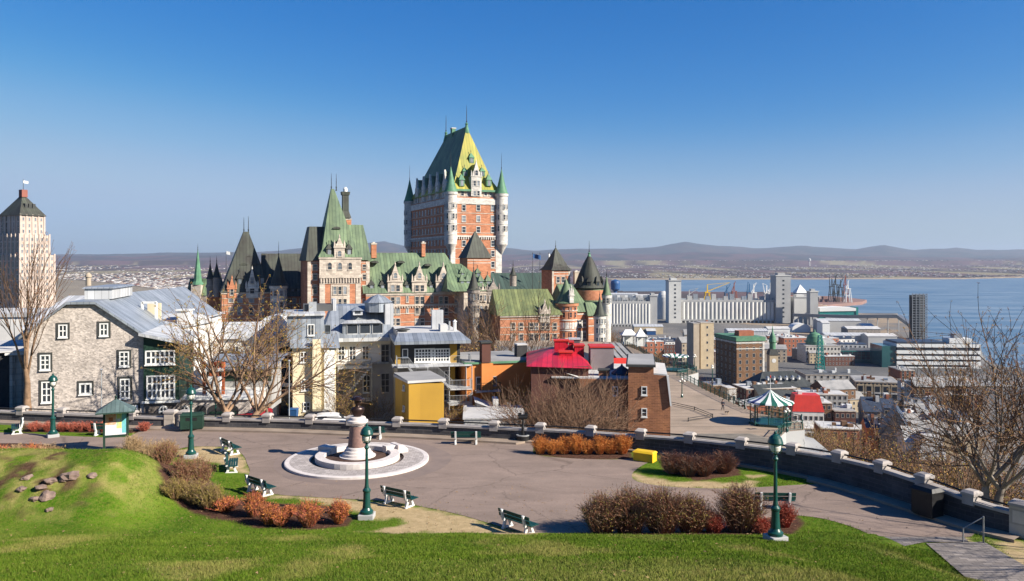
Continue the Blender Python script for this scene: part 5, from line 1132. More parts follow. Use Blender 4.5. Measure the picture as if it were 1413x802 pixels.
# --- left edge building with pinkish front
H17 = House('ribbed_building', 'narrow pinkish ribbed facade at the left edge behind the bare tree', 'building', -60, 78, 30, -15)
h = H17.h; ua_ = H17.u(10); u1 = H17.u(33)
b = MB(); b.box(0,u1,0,12,0,h(488,ua_),'dark_wall')
for i in range(6): uu = ua_+0.2+i*(u1-ua_)/6; b.box(uu,uu+0.45,-0.3,0,0,h(486,ua_),'stone_castle')
b.box(ua_-0.2,u1,-0.4,0,h(490,ua_),h(486,ua_),'white_wall'); b.build('wall', H17.t)
b = MB(); b.box(-0.3,u1+0.3,-0.5,12.3,h(486,ua_),h(484,ua_),'flat_roof_pale'); b.build('roof', H17.t)
H18 = House('flat_roofed_house', 'low flat-roofed white house left of the stone gable, half hidden by the bare tree', 'house', -70, 100, 4, -19)
h = H18.h; u1 = H18.u(45); b = MB(); b.box(0,u1,0,12,0,h(438),'white_wall'); b.build('wall', H18.t); b = MB(); b.box(-0.2,u1+0.2,-0.2,12.2,h(438),h(433),'flat_roof_pale'); b.build('roof', H18.t)
H19 = House('blue_roof_house', 'low house with a blue-grey metal roof left behind the stone gable', 'house', 40, 92, 4, -19)
h = H19.h; u1 = H19.u(100); b = MB(); b.box(0,u1,0,14,0,h(442),'white_wall'); b.build('wall', H19.t); b = MB(); b.gable(-0.4,u1+0.4,-0.4,14.4,h(442),h(420,3,7),'grey_metal'); b.build('roof', H19.t)
# deco tower far left
H20 = House('deco_tower', 'tall pale stepped office tower with a green pyramid roof at the far left', 'tower', 27, 380, 62, -34)
h = H20.h; uL = H20.u(-1); u1 = H20.u(76)
def step(p0, p1, r0, d0, dep, m='stone_deco', base=None):
    b = MB(); a_, c_ = H20.u(p0,d0), H20.u(p1,d0); zt_ = h(r0,a_,d0); zb_ = 0 if base is None else h(base,a_,d0); b.box(a_,c_,d0,d0+dep,zb_,zt_,m)
    n = max(2,int((c_-a_)/2.4))
    for i in range(n+1): uu = a_+(c_-a_)*i/n; b.box(uu-0.35,uu+0.35,d0-0.4,d0,zb_,zt_+0.6,m)
    for i in range(n+1): yy = d0+dep*i/n; b.box(a_-0.4,a_,yy-0.35,yy+0.35,zb_,zt_+0.6,m)
    b.build('wall', H20.t); return a_, c_, zt_
mk('stone_deco', (0.54,0.45,0.39), (0.44,0.36,0.31), 0.2, 0.9); 
step(27,75,352,0,24); step(27,68,324,1.2,20,base=352); a_, c_, zt_ = step(28,61,297,2.4,16,base=324)
b = MB(); b.frus((a_-0.8,c_+0.8,1.6,19.2), zt_, (a_+(c_-a_)*0.42,a_+(c_-a_)*0.58,9.2,11.5), h(270,a_,8), 'copper_brown', under=True)
um = a_+(c_-a_)*0.49; b.box(um-1.4,um+1.4,8.4,11,h(272,um,9),h(262,um,9),'rust_red'); b.tube((um,9.7,h(262,um,9)),(um,9.7,h(247,um,9)),0.15,0.08,'dark_trim',5); b.build('roof', H20.t)
for i in range(3): uu = a_+(c_-a_)*(0.36+0.16*i); b = MB(); b.box(uu-0.7,uu+0.7,4.4,7,h(289,um,3),h(281,um,3),'dark_trim'); b.build('dormer', H20.t)
b = MB(); b.add([(um,9.7,h(249,um,9)),(um+2.6,9.9,h(249.6,um,9)),(um+2.6,9.9,h(253,um,9)),(um,9.7,h(252.6,um,9))],[(0,1,2,3)],'white_paint'); b.build('flag', H20.t)
for (p0,p1,d0,rs) in ((28,61,2.4,(302,311,319)),(27,68,1.2,(330,339,347)),(27,75,0,(357,366,375,384,393,402,411))):
    a_, c_ = H20.u(p0,d0), H20.u(p1,d0); n = max(2,int((c_-a_)/2.4)); dep_ = {2.4:16,1.2:20,0:24}[d0]
    for r_ in rs:
        for i in range(int(dep_/3.2)): win(H20.t, Matrix.Translation((a_,d0+dep_,0)) @ Matrix.Rotation(R(-90),4,'Z'), dep_*(i+.5)/int(dep_/3.2), h(r_+2.6,a_,d0), 1.2, 2.4, 'stone_deco', 'glass', nx=1, ny=1, t=0.1, sill=False)
        for i in range(n):
            if i % 2 == 0 and len(rs) > 5 and r_ > 390: continue
            win(H20.t, Matrix.Translation((0,d0,0)), a_+(c_-a_)*(i+0.5)/n, h(r_+2.2,a_,d0), 0.8, 1.5, 'stone_deco', 'glass_lite', nx=1, ny=1, t=0.1, sill=False)
# green church spire
t = thing('church_spire', 'slender green copper church spire left of the castle', 'church', (PX(271,330),330,-34)); b = MB(); z0 = ZR(388,330)+34
b.box(-4,4,0,8,0,z0-6,'stone_grey'); b.gable(-4.3,4.3,-0.3,8.3,z0-6,z0+1,'copper'); b.build('nave', t)
b = MB(); b.box(-2,2,-0.5,3.5,0,z0-1.5,'stone_castle'); b.lathe([(2.6,z0-1.5),(1.7,z0),(1.3,z0+4),(0.35,z0+11),(0.05,z0+13.5)],'copper_bright',8,0,1.5); spire(b,0,1.5,z0+13.3,2.4,r=0.08); b.build('steeple', t)
# ------------------------------------------------------------- the lookout wall, pillars and rail
def kerbh(): return -11.86
WP2 = [(p[0], p[1]) for p in WPTS]; WH = [p[2] for p in WPTS]; OUT = offs(WP2, -0.42)
GATE = (PX(235.5, 57.3), PX(252, 57.3))
def wall_run(i0, i1, name, label):
    t = thing(name, label, 'wall', (WP2[(i0+i1)//2][0], WP2[(i0+i1)//2][1], -12)); T_ = Matrix.Translation(t.location).inverted()
    b = MB(T_)
    for i in range(i0, i1):
        a, c, d, e = WP2[i], WP2[i+1], OUT[i+1], OUT[i]; za, zc = -12+WH[i]-0.1, -12+WH[i+1]-0.1
        v = [(a[0],a[1],-12.2),(c[0],c[1],-12.2),(d[0],d[1],-17),(e[0],e[1],-17),(a[0],a[1],za),(c[0],c[1],zc),(d[0],d[1],zc),(e[0],e[1],za)]
        b.add(v, [(0,1,5,4),(2,3,7,6),(4,5,6,7)], 'wall_dark')
        if i == i0: b.add(v, [(3,0,4,7)], 'wall_dark')
        if i == i1-1: b.add(v, [(1,2,6,5)], 'wall_dark')
    b.build('masonry', t)
    b = MB(T_); A_ = offs(WP2, 0.07); B_ = offs(WP2, -0.49)
    for i in range(i0, i1):
        a, c, d, e = A_[i], A_[i+1], B_[i+1], B_[i]; z0, z1 = -12+WH[i]-0.096, -12+WH[i+1]-0.096; k = 0.13
        b.add([(a[0],a[1],z0),(c[0],c[1],z1),(d[0],d[1],z1),(e[0],e[1],z0),(a[0],a[1],z0+k),(c[0],c[1],z1+k),(d[0],d[1],z1+k),(e[0],e[1],z0+k)],
              [(4,5,6,7),(0,1,5,4),(2,3,7,6),(3,2,1,0)] + ([(3,0,4,7)] if i == i0 else []) + ([(1,2,6,5)] if i == i1-1 else []), 'coping')
    b.build('coping', t); return t, T_
def seg_at(px_, d=0.21):
    """point on the wall's centre line seen in photo column px"""
    best = None
    for i in range(len(WP2)-1):
        for k in range(6):
            f = k/6; x = WP2[i][0]*(1-f)+WP2[i+1][0]*f; y = WP2[i][1]*(1-f)+WP2[i+1][1]*f
            e = abs(CX+F*x/y-px_)
            if best is None or e < best[0]: best = (e, i, f, x, y)
    e, i, f, x, y = best; dx, dy = WP2[i+1][0]-WP2[i][0], WP2[i+1][1]-WP2[i][1]; l = math.hypot(dx,dy)
    return x - dy/l*d, y + dx/l*d, -12+WH[i]*(1-f)+WH[i+1]*f, math.atan2(dy,dx), i
ig0 = min(range(len(WP2)), key=lambda i: abs(WP2[i][0]-GATE[0])); ig1 = min(range(len(WP2)), key=lambda i: abs(WP2[i][0]-GATE[1]))
ig1 = max(ig1, ig0+1)
wl = wall_run(0, ig0, 'stone_wall', 'short dark stone wall with pale coping in front of the stone house, left of the gap')
wr = wall_run(ig1, len(WP2)-1, 'stone_wall', 'long curved dark stone wall with pale coping round the plaza, right of the gap')
PPX = [-75,-25,27,84,180,234,254,312,368,426,483,547,611,681,745,814,883,950,1022,1092,1155,1213,1271,1337,1406]
pill = []
for p_ in PPX:
    x, y, zt_, a_, i = seg_at(p_)
    t, T_ = wl if x < (GATE[0]+GATE[1])/2 else wr
    big = p_ in (234, 254, 1406); s_ = 0.36 if big else 0.27; hh = 0.38 if not big else 0.5
    b = MB(T_ @ FR(x, y, a_)); z0 = zt_-0.2 if not big else -12.1
    b.box(-s_,s_,-0.3,0.3,z0,zt_+hh-0.16,'coping' if not big else 'stone_castle')
    b.frus((-s_-0.05,s_+0.05,-0.35,0.35),zt_+hh-0.16,(-s_-0.05,s_+0.05,-0.35,0.35),zt_+hh-0.04,'coping',cap=False,under=True)
    b.frus((-s_-0.05,s_+0.05,-0.35,0.35),zt_+hh-0.04,(-s_+0.05,s_-0.05,-0.2,0.2),zt_+hh+0.06,'coping')
    o = b.build('pillar', t); pill.append((x,y,zt_,a_,i,t,T_))
for k in range(len(pill)-1):
    (x0,y0,z0,a0,i0,t,T_), (x1,y1,z1,a1,i1,t1,_) = pill[k], pill[k+1]
    if t1 is not t: continue
    pts = [(x0,y0,z0+0.24)]
    for i in range(i0+1, i1+1):
        if i < len(OUT): pts.append(((WP2[i][0]+OUT[i][0])/2,(WP2[i][1]+OUT[i][1])/2,-12+WH[i]+0.24))
    pts.append((x1,y1,z1+0.24)); b = MB(T_); b.path(pts, [0.05]*len(pts), 'black_iron', 6); b.build('rail', t)

# ------------------------------------------------------------- street lamps of the park
def make_lamp(name, label, hgt=4.3, glass=True):
    t = thing(name, label, 'street lamp', group='green park lamps'); k = hgt/4.3
    b = MB(); b.box(-0.36,0.36,-0.36,0.36,-0.3,0.22,'concrete'); b.build('plinth', t, 0.03)
    b = MB(); b.lathe([(0.3,0.22),(0.31,0.34),(0.24,0.4),(0.19,0.5),(0.16,0.95),(0.155,1.2),(0.19,1.25),(0.19,1.32),(0.11,1.42),(0.085,1.6),(0.065,3.0*k),(0.06,3.2*k),(0.1,3.24*k),(0.12,3.3*k),(0.08,3.36*k),(0.06,3.45*k)],'green_paint',14); b.build('post', t)
    z = 3.45*k; b = MB(); b.lathe([(0.06,z),(0.1,z+0.04),(0.17,z+0.07)],'green_paint',12)
    for i in range(4):
        a = R(45+90*i); b.path([(0.15*math.cos(a),0.15*math.sin(a),z+0.05),(0.24*math.cos(a),0.24*math.sin(a),z+0.2),(0.25*math.cos(a),0.25*math.sin(a),z+0.5)],[0.016]*3,'green_paint',5)
    b.lathe([(0.30,z+0.44),(0.31,z+0.5),(0.29,z+0.56),(0.25,z+0.68),(0.16,z+0.78),(0.08,z+0.83),(0.05,z+0.86),(0.07,z+0.9),(0.03,z+0.95),(0.004,z+1.0)],'green_paint',16); b.lathe([(0.28,z+0.455),(0.0,z+0.455)],'dark_trim',16)
    b.build('hood', t); b = MB(); b.lathe([(0.1,z+0.08),(0.19,z+0.18),(0.22,z+0.32),(0.2,z+0.45)],'lamp_glass',14); b.build('lamp_glass', t); return t
lamp = make_lamp('park_lamp', 'tall green park lamp on the lawn right of the round monument, beside a bench')
p = G(506,705,-11.75); lamp.location = (PX(506,37.2),37.2,pz(PX(506,37.2),37.2)); L0_ = lamp
def lamp_at(px_, Y_, z_, label, sc=1.0): return dup(lamp, (PX(px_,Y_),Y_,z_), rnd.random(), label, sc)
lamp_at(1070, 32.1, pz(PX(1070,32.1),32.1), 'tall green park lamp standing in front of the right-hand shrubs', 1.0)
lamp_at(263.5, 48.6, -12.0, 'tall green park lamp on a pale square foot near the pair of close benches', 1.0)
lamp_at(73, 57.3-3, -12.0, 'tall green park lamp in front of the stone house, left of the map stand', 0.98)
lamp_at(297.5, 66, -14.6, 'slim park lamp beyond the wall in front of the green garage doors', 0.86)

# ------------------------------------------------------------- benches
def make_bench(L_=1.95):
    t = thing('park_bench', '', 'bench', group='green and white park benches')
    for sx in (-1, 1):
        x = sx*(L_/2-0.3); b = MB(); w = 0.055
        def bar(pts): 
            v = [(x-w,y,z) for y,z in pts]+[(x+w,y,z) for y,z in pts]; n = len(pts)
            b.add(v, [list(range(n))[::-1],[n+i for i in range(n)]]+[(i,(i+1)%n,n+(i+1)%n,n+i) for i in range(n)], 'white_paint')
        bar([(-0.3,0),(0.36,0),(0.36,0.07),(-0.3,0.07)]); bar([(-0.26,0.07),(-0.12,0.07),(-0.05,0.36),(-0.18,0.36)]); bar([(0.2,0.07),(0.33,0.07),(0.2,0.36),(0.09,0.36)])
        bar([(-0.24,0.36),(0.26,0.36),(0.26,0.43),(-0.24,0.43)]); bar([(-0.28,0.4),(-0.16,0.4),(-0.28,0.9),(-0.39,0.9)])
        b.build('leg', t, 0.008)
    b = MB()
    for i in range(4): y = -0.12+i*0.125; b.box(-L_/2,L_/2,y,y+0.11,0.434,0.474,'green_slat')
    b.build('seat', t, 0.006); b = MB()
    for z0, y0 in ((0.53,-0.2),(0.72,-0.245)):
        b.add([(-L_/2,y0,z0),(L_/2,y0,z0),(L_/2,y0-0.036,z0+0.16),(-L_/2,y0-0.036,z0+0.16),(-L_/2,y0+0.035,z0),(L_/2,y0+0.035,z0),(L_/2,y0,z0+0.16),(-L_/2,y0,z0+0.16)],
              [(1,0,3,2),(4,5,6,7),(0,1,5,4),(2,3,7,6),(0,4,7,3),(1,2,6,5)],'green_slat')
    b.build('backrest', t, 0.006); return t
bench = make_bench()
BN = [(317,625,-48,'green and white bench left of the monument, the farther of the sandy-corner pair'),
      (319,649,-72,'green and white bench seen end-on beside the far sandy-corner bench'),
      (358,681,-40,'green and white bench at the grass edge left of the round monument'),
      (550,697,-34,'green and white bench right beside the nearest tall lamp'),
      (714,733,-46,'green and white bench nearest the viewer, alone on the plaza edge'),
      (511,606,2,'green and white bench against the far wall, half behind the monument lamp'),
      (643,613,1,'green and white bench standing alone against the far wall'),
      (1068,703,-3,'green and white bench behind the red bush by the right-hand lamp'),
      (147,601,-4,'green bench with a white foot just left of the map stand'),
      (24,597,122,'green and white bench seen end-on at the left edge before the wall')]
for i, (p_, r_, a_, lab) in enumerate(BN):
    g = G(p_, r_); 
    if i == 0: bench.location = g; bench.rotation_euler = (0,0,R(a_)); bench['label'] = lab
    else: dup(bench, g, R(a_), lab)

# ------------------------------------------------------------- the monument and its round basin bench
mc = G(493.5, 636); t = thing('monument', 'bronze bust on a tapering pink granite column in a round pale stone ring', 'monument', mc)
b = MB(); n = 56
b.lathe([(4.25,-0.1),(4.25,0.14),(4.2,0.16),(3.95,0.16)],'granite_pale',n); b.lathe([(3.95,0.155),(2.75,0.155)],'ring_paver',n); b.build('round_step', t)
def arc_ring(r0, r1, z0, z1, a0, a1, m, name, n=28, M=None):
    b = MB(M); A = [R(a0+(a1-a0)*i/n) for i in range(n+1)]
    for i in range(n):
        c0, s0, c1, s1 = math.cos(A[i]), math.sin(A[i]), math.cos(A[i+1]), math.sin(A[i+1])
        v = [(r0*c0,r0*s0,z0),(r1*c0,r1*s0,z0),(r1*c1,r1*s1,z0),(r0*c1,r0*s1,z0),(r0*c0,r0*s0,z1),(r1*c0,r1*s0,z1),(r1*c1,r1*s1,z1),(r0*c1,r0*s1,z1)]
        b.add(v, [(4,5,6,7),(1,2,6,5),(3,0,4,7)] + ([(0,1,5,4)] if i == 0 else []) + ([(2,3,7,6)] if i == n-1 else []), m)
    return b.build(name, t, 0.02)
arc_ring(1.95,2.5,0.1,0.42,155,395,'granite_pale','ring_wall'); arc_ring(1.95,2.52,0.1,0.48,395,515,'granite_pale','ring_wall')
for a_ in (40, 150): arc_ring(1.85,2.9,0.1,0.62,a_-7,a_+7,'granite_pale','ring_block',3)
b = MB(); b.lathe([(3.0,0.15),(3.0,0.75),(2.9,0.8),(2.4,0.8)],'granite_pale',4,a0=0); 
b = MB(FR(0,0,R(38))); b.wall([(2.5,0.15),(3.2,0.15),(3.2,0.36),(2.8,0.66),(2.5,0.66)],-0.5,0.5,'granite_pale'); b.build('ring_block', t, 0.02)
b = MB(); b.lathe([(1.95,0.14),(1.95,0.2),(0.9,0.32)],'soil',32); b.build('flower_bed', t)
b = MB(); b.lathe([(1.08,0.1),(1.08,0.42),(.92,0.44),(.9,0.6),(0.82,0.64),(0.78,0.82),(0.7,0.86),(0.68,1.02),(0.62,1.1)],'granite_pale',32); b.build('plinth', t).scale = (1,1,.82)
b = MB(); b.lathe([(0.58,1.1),(0.45,2.58)],'granite_pink',32); b.build('column', t).scale = (1,1,.82)
b = MB(); b.lathe([(0.4,2.58),(0.42,2.66),(0.5,2.7),(0.62,2.86),(0.62,2.98),(0.5,3.04),(0.46,3.2),(0.38,3.24),(0.0,3.26)],'granite_pale',28); b.build('capital', t).scale = (1,1,.82)
b = MB(); n = 72; rr_ = [4.9+.7*(.5+.5*math.cos(2*math.pi*i/n-.3))+.35*noise.noise(Vector((math.cos(2*math.pi*i/n)*2,math.sin(2*math.pi*i/n)*2,4))) for i in range(n)]
b.add([(4.2*math.cos(2*math.pi*i/n),4.2*math.sin(2*math.pi*i/n),0) for i in range(n)]+[(rr_[i]*math.cos(2*math.pi*i/n),rr_[i]*math.sin(2*math.pi*i/n),0) for i in range(n)], [(i,n+i,n+(i+1)%n,(i+1)%n) for i in range(n)], 'asphalt_dark'); o = b.build('asphalt_patch'); o.location = (mc.x,mc.y,-11.981); tag(o, kind='structure')
# bust, one continuous shape turned from elliptic sections
def loft(secs, m, n=20, rot=0.0):
    """secs: (cx, cy, z, rx, ry)"""
    b = MB(Matrix.Rotation(rot,4,'Z')); vs = []
    for cx, cy, z, rx, ry in secs:
        for i in range(n): a = 2*math.pi*i/n; vs.append((cx+rx*math.cos(a), cy+ry*math.sin(a), z))
    fs = []
    for k in range(len(secs)-1):
        for i in range(n): fs.append((k*n+i,k*n+(i+1)%n,(k+1)*n+(i+1)%n,(k+1)*n+i))
    fs.append(tuple(range(n))[::-1]); fs.append(tuple((len(secs)-1)*n+i for i in range(n))); b.add(vs, fs, m, True); return b
b = loft([(0,0,3.24,.2,.18),(0,0,3.34,.26,.2),(0,0,3.5,.34,.24),(0,0,3.72,.42,.26),(0,0,3.86,.40,.24),(0,0,3.95,.26,.19),(0,0,4.0,.15,.15),(0,.01,4.1,.13,.14),(0,.03,4.16,.17,.19),(0,.04,4.28,.2,.23),(0,.03,4.4,.2,.23),(0,.02,4.46,.19,.22)],'bronze',22,R(25))
for s_ in (-1,1): b.tube((s_*0.07,0.25,4.33),(s_*0.07,0.26,4.33),0.03,0.02,'bronze',8)
b.tube((0,0.24,4.36),(0,0.31,4.27),0.02,0.04,'bronze',8); b.tube((-0.06,0.24,4.2),(0.06,0.24,4.2),0.02,0.02,'bronze',6)
b.build('bust', t).scale = (1,1,.82)
b = loft([(0,.02,4.44,.24,.27),(0,.02,4.47,.42,.44),(0,.02,4.52,.44,.46),(0,.0,4.53,.25,.27),(0,0,4.64,.22,.24),(0,0,4.7,.12,.14)],'bronze',22,R(25)); b.path([(-0.3,0.1,4.55),(-0.1,0.3,4.66),(0.15,0.28,4.66),(0.3,0.1,4.56)],[0.05,0.09,0.09,0.05],'bronze',7); b.build('hat', t).scale = (1,1,.82)

# ------------------------------------------------------------- map stand
Y_ = 50; t = thing('map_stand', 'square notice stand with a green pyramid roof and a coloured map panel', 'notice board', (PX(160,Y_),Y_,-12), R(22))
b = MB()
for x in (-0.78, 0.78):
    b.box(x-0.07,x+0.07,-0.1,0.1,0,2.55,'green_dark')
b.box(-0.71,0.71,-0.08,0.08,0.95,1.1,'green_dark'); b.build('frame', t)
b = MB(); b.box(-0.71,0.71,-0.06,0.06,1.1,2.5,'poster_pale'); b.box(-0.69,0.0,-0.068,-0.06,1.75,2.45,'poster_orange'); b.box(0.05,0.38,-0.068,-0.06,1.5,2.45,'poster_yellow'); b.box(0.4,0.69,-0.068,-0.06,1.2,2.45,'poster_teal'); b.box(-0.45,-0.2,-0.076,-0.068,1.95,2.2,'terracotta'); b.box(0.1,0.3,-0.074,-0.068,1.9,2.1,'poster_pale')
b.build('panel', t)
b = MB(); b.frus((-1.3,1.3,-0.95,0.95),2.55,(-1.25,1.25,-0.9,0.9),2.63,'green_dark',under=True); b.frus((-1.28,1.28,-0.93,0.93),2.63,(-0.1,0.1,-0.1,0.1),3.3,'map_roof' if 'map_roof' in MATS else mk('map_roof',(0.12,0.17,0.165),(0.08,0.12,0.12),1.5,0.5,pat='seam',ps=0.28,mort=0.03,pc=(0.5,0.5,0.5))); b.lathe([(0.12,3.28),(0.06,3.4),(0.1,3.48),(0.01,3.58)],'green_dark',8); b.build('roof', t)

t.scale = (.85,.9,1)
# bins, yellow box, viewer, handrail, planter box
def litter_bin(loc, label, m='green_paint', w=0.55, h=1.25, ang=0, cat='bin'):
    t = thing('litter_bin', label, cat, loc, ang); b = MB(); b.box(-w,w,-0.4,0.4,0.06,h-0.16,m); b.box(-w+.06,w-.06,-.34,.34,0,0.06,'black_iron'); b.build('body', t, 0.02)
    b = MB(); b.frus((-w-.04,w+.04,-.44,.44),h-.16,(-w+.08,w-.08,-.3,.3),h,m,under=True); b.build('lid', t); b = MB(); b.box(-w*.5,w*.5,-.41,-.4,h-.5,h-.28,'black_iron'); b.build('opening', t); return t
g = G(269,592.5); litter_bin((g.x,g.y-0.5,-11.87), 'large dark green box bin against the wall by the gap', 'green_dark', 0.75, 1.15, R(14))
x, y, zt_, a_, i = seg_at(1293); litter_bin((x+math.sin(a_)*0.9,y-math.cos(a_)*0.9,-11.9), 'black bin standing against the shaded right-hand wall', 'black_iron', 0.55, 1.35, a_)
t = thing('grit_box', 'small bright yellow box on the grass island', 'box', G(890,636), R(-32)); b = MB(); b.box(-0.62,0.62,-0.35,0.35,0,0.52,'yellow_paint'); b.build('body', t, 0.02); b = MB(); b.frus((-0.66,0.66,-0.39,0.39),0.52,(-0.58,0.58,-0.26,0.26),0.62,'yellow_paint',under=True); b.build('lid', t)
g = G(721.5,610); t = thing('coin_viewer', 'black post with a wide head on a round ringed base against the far wall', 'viewer', (g.x,g.y,-11.86)); b = MB(); b.lathe([(0.42,0),(0.42,0.28)],'black_iron',20); b.lathe([(0.42,0.28),(0.44,0.3),(0.44,0.36),(0.3,0.36),(0.3,0.3),(0.12,0.3)],'galv',20); b.build('base', t)
b = MB(); b.lathe([(0.12,0.3),(0.1,0.8),(0.06,1.0),(0.06,1.35)],'black_iron',12); b.build('post', t); b = MB(); b.tube((-0.3,0,1.5),(0.3,0,1.5),0.14,0.14,'black_iron',12); b.box(-0.34,0.34,-0.1,0.1,1.58,1.68,'black_iron'); b.box(-0.3,-0.1,-0.02,0.02,1.68,1.8,'black_iron'); b.box(0.1,0.3,-0.02,0.02,1.68,1.8,'black_iron'); b.build('head', t)
a1 = G(1329,748.5); a2 = G(1357,750); t = thing('handrail', 'thin sloping metal handrail at the head of the paved steps', 'handrail', a1); v = a2-a1
b = MB(); b.tube((0,0,0),(0,0,0.62),0.03,0.03,'steel_grey',6); b.build('post', t); b = MB(); b.tube(v,v+Vector((0,0,1.15)),0.035,0.035,'steel_grey',6); b.build('post', t); b = MB(); b.path([(0,0,0.6),tuple(v+Vector((0,0,1.12)))],[0.022]*2,'steel_grey',6); b.build('rail', t)
# white flag-like pole beyond wall etc.
for p_, Y_, r0, zb_, lab in ((399,62,500,-14,'thin white pole with a black foot beyond the wall left of the cream house'),(140,64,512,-13.4,'thin pale pole before the stone house, left of the map stand roof')):
    t = thing('pole', lab, 'pole', (PX(p_,Y_),Y_,zb_)); b = MB(); b.tube((0,0,0),(0,0,1.6),0.1,0.1,'black_iron',8); b.tube((0,0,1.6),(0,0,ZR(r0,Y_)-zb_),0.05,0.04,'galv',6); b.build('shaft', t); b = MB(); b.lathe([(0.04,ZR(r0,Y_)-zb_),(0.12,ZR(r0,Y_)-zb_+0.1),(0.02,ZR(r0,Y_)-zb_+0.2)],'galv',8); b.build('cap', t)
# rocks on the knoll
ROCK = [(65,684,0.55,'pale rounded'),(100,656,0.6,'long low brown'),(88,662,0.35,'small brown'),(72,664,0.5,'flat grey'),(58,672,0.45,'grey-brown'),(38,659,0.4,'low tan'),(128,655,0.35,'small tan'),(30,674,0.4,'half-buried'),(70,703,0.3,'small pink'),(48,688,0.35,'dark')]
def knoll_point(px_, row):
    for k in range(400):
        Y_ = 33+k*0.03; x = PX(px_,Y_)
        if CX and (HY - pz(x,Y_)*F/Y_) <= row: return Vector((x,Y_,pz(x,Y_)))
    return G(px_,row)
for k, (p_, r_, s_, w_) in enumerate(ROCK):
    g = knoll_point(p_, r_); b = MB(); n = 12; rr = random.Random(k); sx, sy, sz = s_*0.8, s_*0.6, s_*0.34; vs = []; m_ = 7
    for j in range(m_):
        ph = math.pi*j/(m_-1)
        for i in range(n):
            a = 2*math.pi*i/n; v = Vector((math.sin(ph)*math.cos(a), math.sin(ph)*math.sin(a), math.cos(ph))); q_ = 1+0.45*(noise.noise(v*1.3+Vector((k*7,0,0))))+0.12*noise.noise(v*4+Vector((k,3,0))); vs.append((v.x*sx*q_, v.y*sy*q_, v.z*sz*q_))
    fs = [(j*n+i,(j+1)*n+i,(j+1)*n+(i+1)%n,j*n+(i+1)%n) for j in range(m_-1) for i in range(n)]
    b.add(vs, fs, 'rock'); o = b.build('rock'); o.location = g + Vector((0,0,-0.03)); o.rotation_euler = (0,0.1,rr.random()*6)
    tag(o, w_+' rock on the grassy knoll, '+['lowest but two and brightest','at the upper right of the cluster','beside the upper-right slab','in the middle of the cluster','left of the middle','at the upper left','farthest right','farthest left','lowest of all','below the middle'][k], 'rock', 'rocks on the knoll')
# sawn stump bits by the steps are left to the grass
# ------------------------------------------------------------- the boardwalk terrace
dk = [(21,108),(35,106),(38.5,112),(41.5,113),(43,117.5),(41,122),(38.6,125.6),(37.9,129),(36.1,147),(34.7,166),(37,167),(40,171),(39.5,178),(37,181),(34.2,183),(34,212),(31,236),(-5,240),(-5,225),(16,222),(24,190),(26,150),(23.5,128)]
b = MB(); b.prism(dk, -34.5, -24.0, 'concrete', 'deck_wood'); deck = tag(b.build('boardwalk'), kind='structure')
b = MB(); b.prism([(35,100),(44,110),(45,119),(40,128),(35,130)], -34, -26.5, 'concrete'); b.prism([(34,128),(34.4,128),(34.4,215),(34,215)], -40, -26.5, 'rubble_dark')
t = thing('retaining_wall', 'tall retaining wall under the outer edge of the boardwalk', 'wall', (34,160,-40)); b.M = None; b.v = [(x-34,y-160,z_+40) for x,y,z_ in b.v]; b.build('masonry', t)
edge = [(35.2,106.2),(38.3,112.3),(41.3,113.4),(42.7,117.5),(40.8,121.8),(38.3,125.4),(37.6,129),(35.8,147),(34.4,166.2),(36.8,167.3),(39.6,171),(39.2,177.8),(36.8,180.7),(34.0,182.8),(33.8,212),(31,235)]
def deck_rail(i, pts):
    x0, y0 = pts[0]; t = thing('iron_railing', ['green iron railing round the near striped pavilion','green iron railing along the middle boardwalk edge','green iron railing round the far striped pavilion','green iron railing along the far boardwalk edge'][i], 'railing', (x0,y0,-24)); b = MB()
    P_ = [(x-x0,y-y0,0) for x,y in pts]
    for k in range(len(P_)-1):
        a, c = Vector(P_[k]), Vector(P_[k+1]); L_ = (c-a).length; n = max(1,int(L_/2.2))
        for hgt, r_ in ((1.15,0.055),(0.62,0.035),(0.15,0.035)): b.tube(a+Vector((0,0,hgt)), c+Vector((0,0,hgt)), r_, r_, 'green_paint', 5)
        for j in range(n+1): p = a.lerp(c,j/n); b2 = MB(); b2.tube(p,p+Vector((0,0,1.25)),0.08,0.08,'green_paint',5); b2.lathe([(0.11,1.25),(0.1,1.35),(0.02,1.42)],'green_paint',6,p.x,p.y); (b2.build('post', t) if j < n or k == len(P_)-2 else None)
        m = int(L_/0.45)
        for j in range(m): p = a.lerp(c,(j+.5)/m); b.tube(p+Vector((0,0,.15)),p+Vector((0,0,1.15)),0.025,0.025,'green_paint',3,False)
    b.build('rail', t)
deck_rail(0, edge[0:7]); deck_rail(1, edge[6:9]); deck_rail(2, edge[8:14]); deck_rail(3, edge[13:])
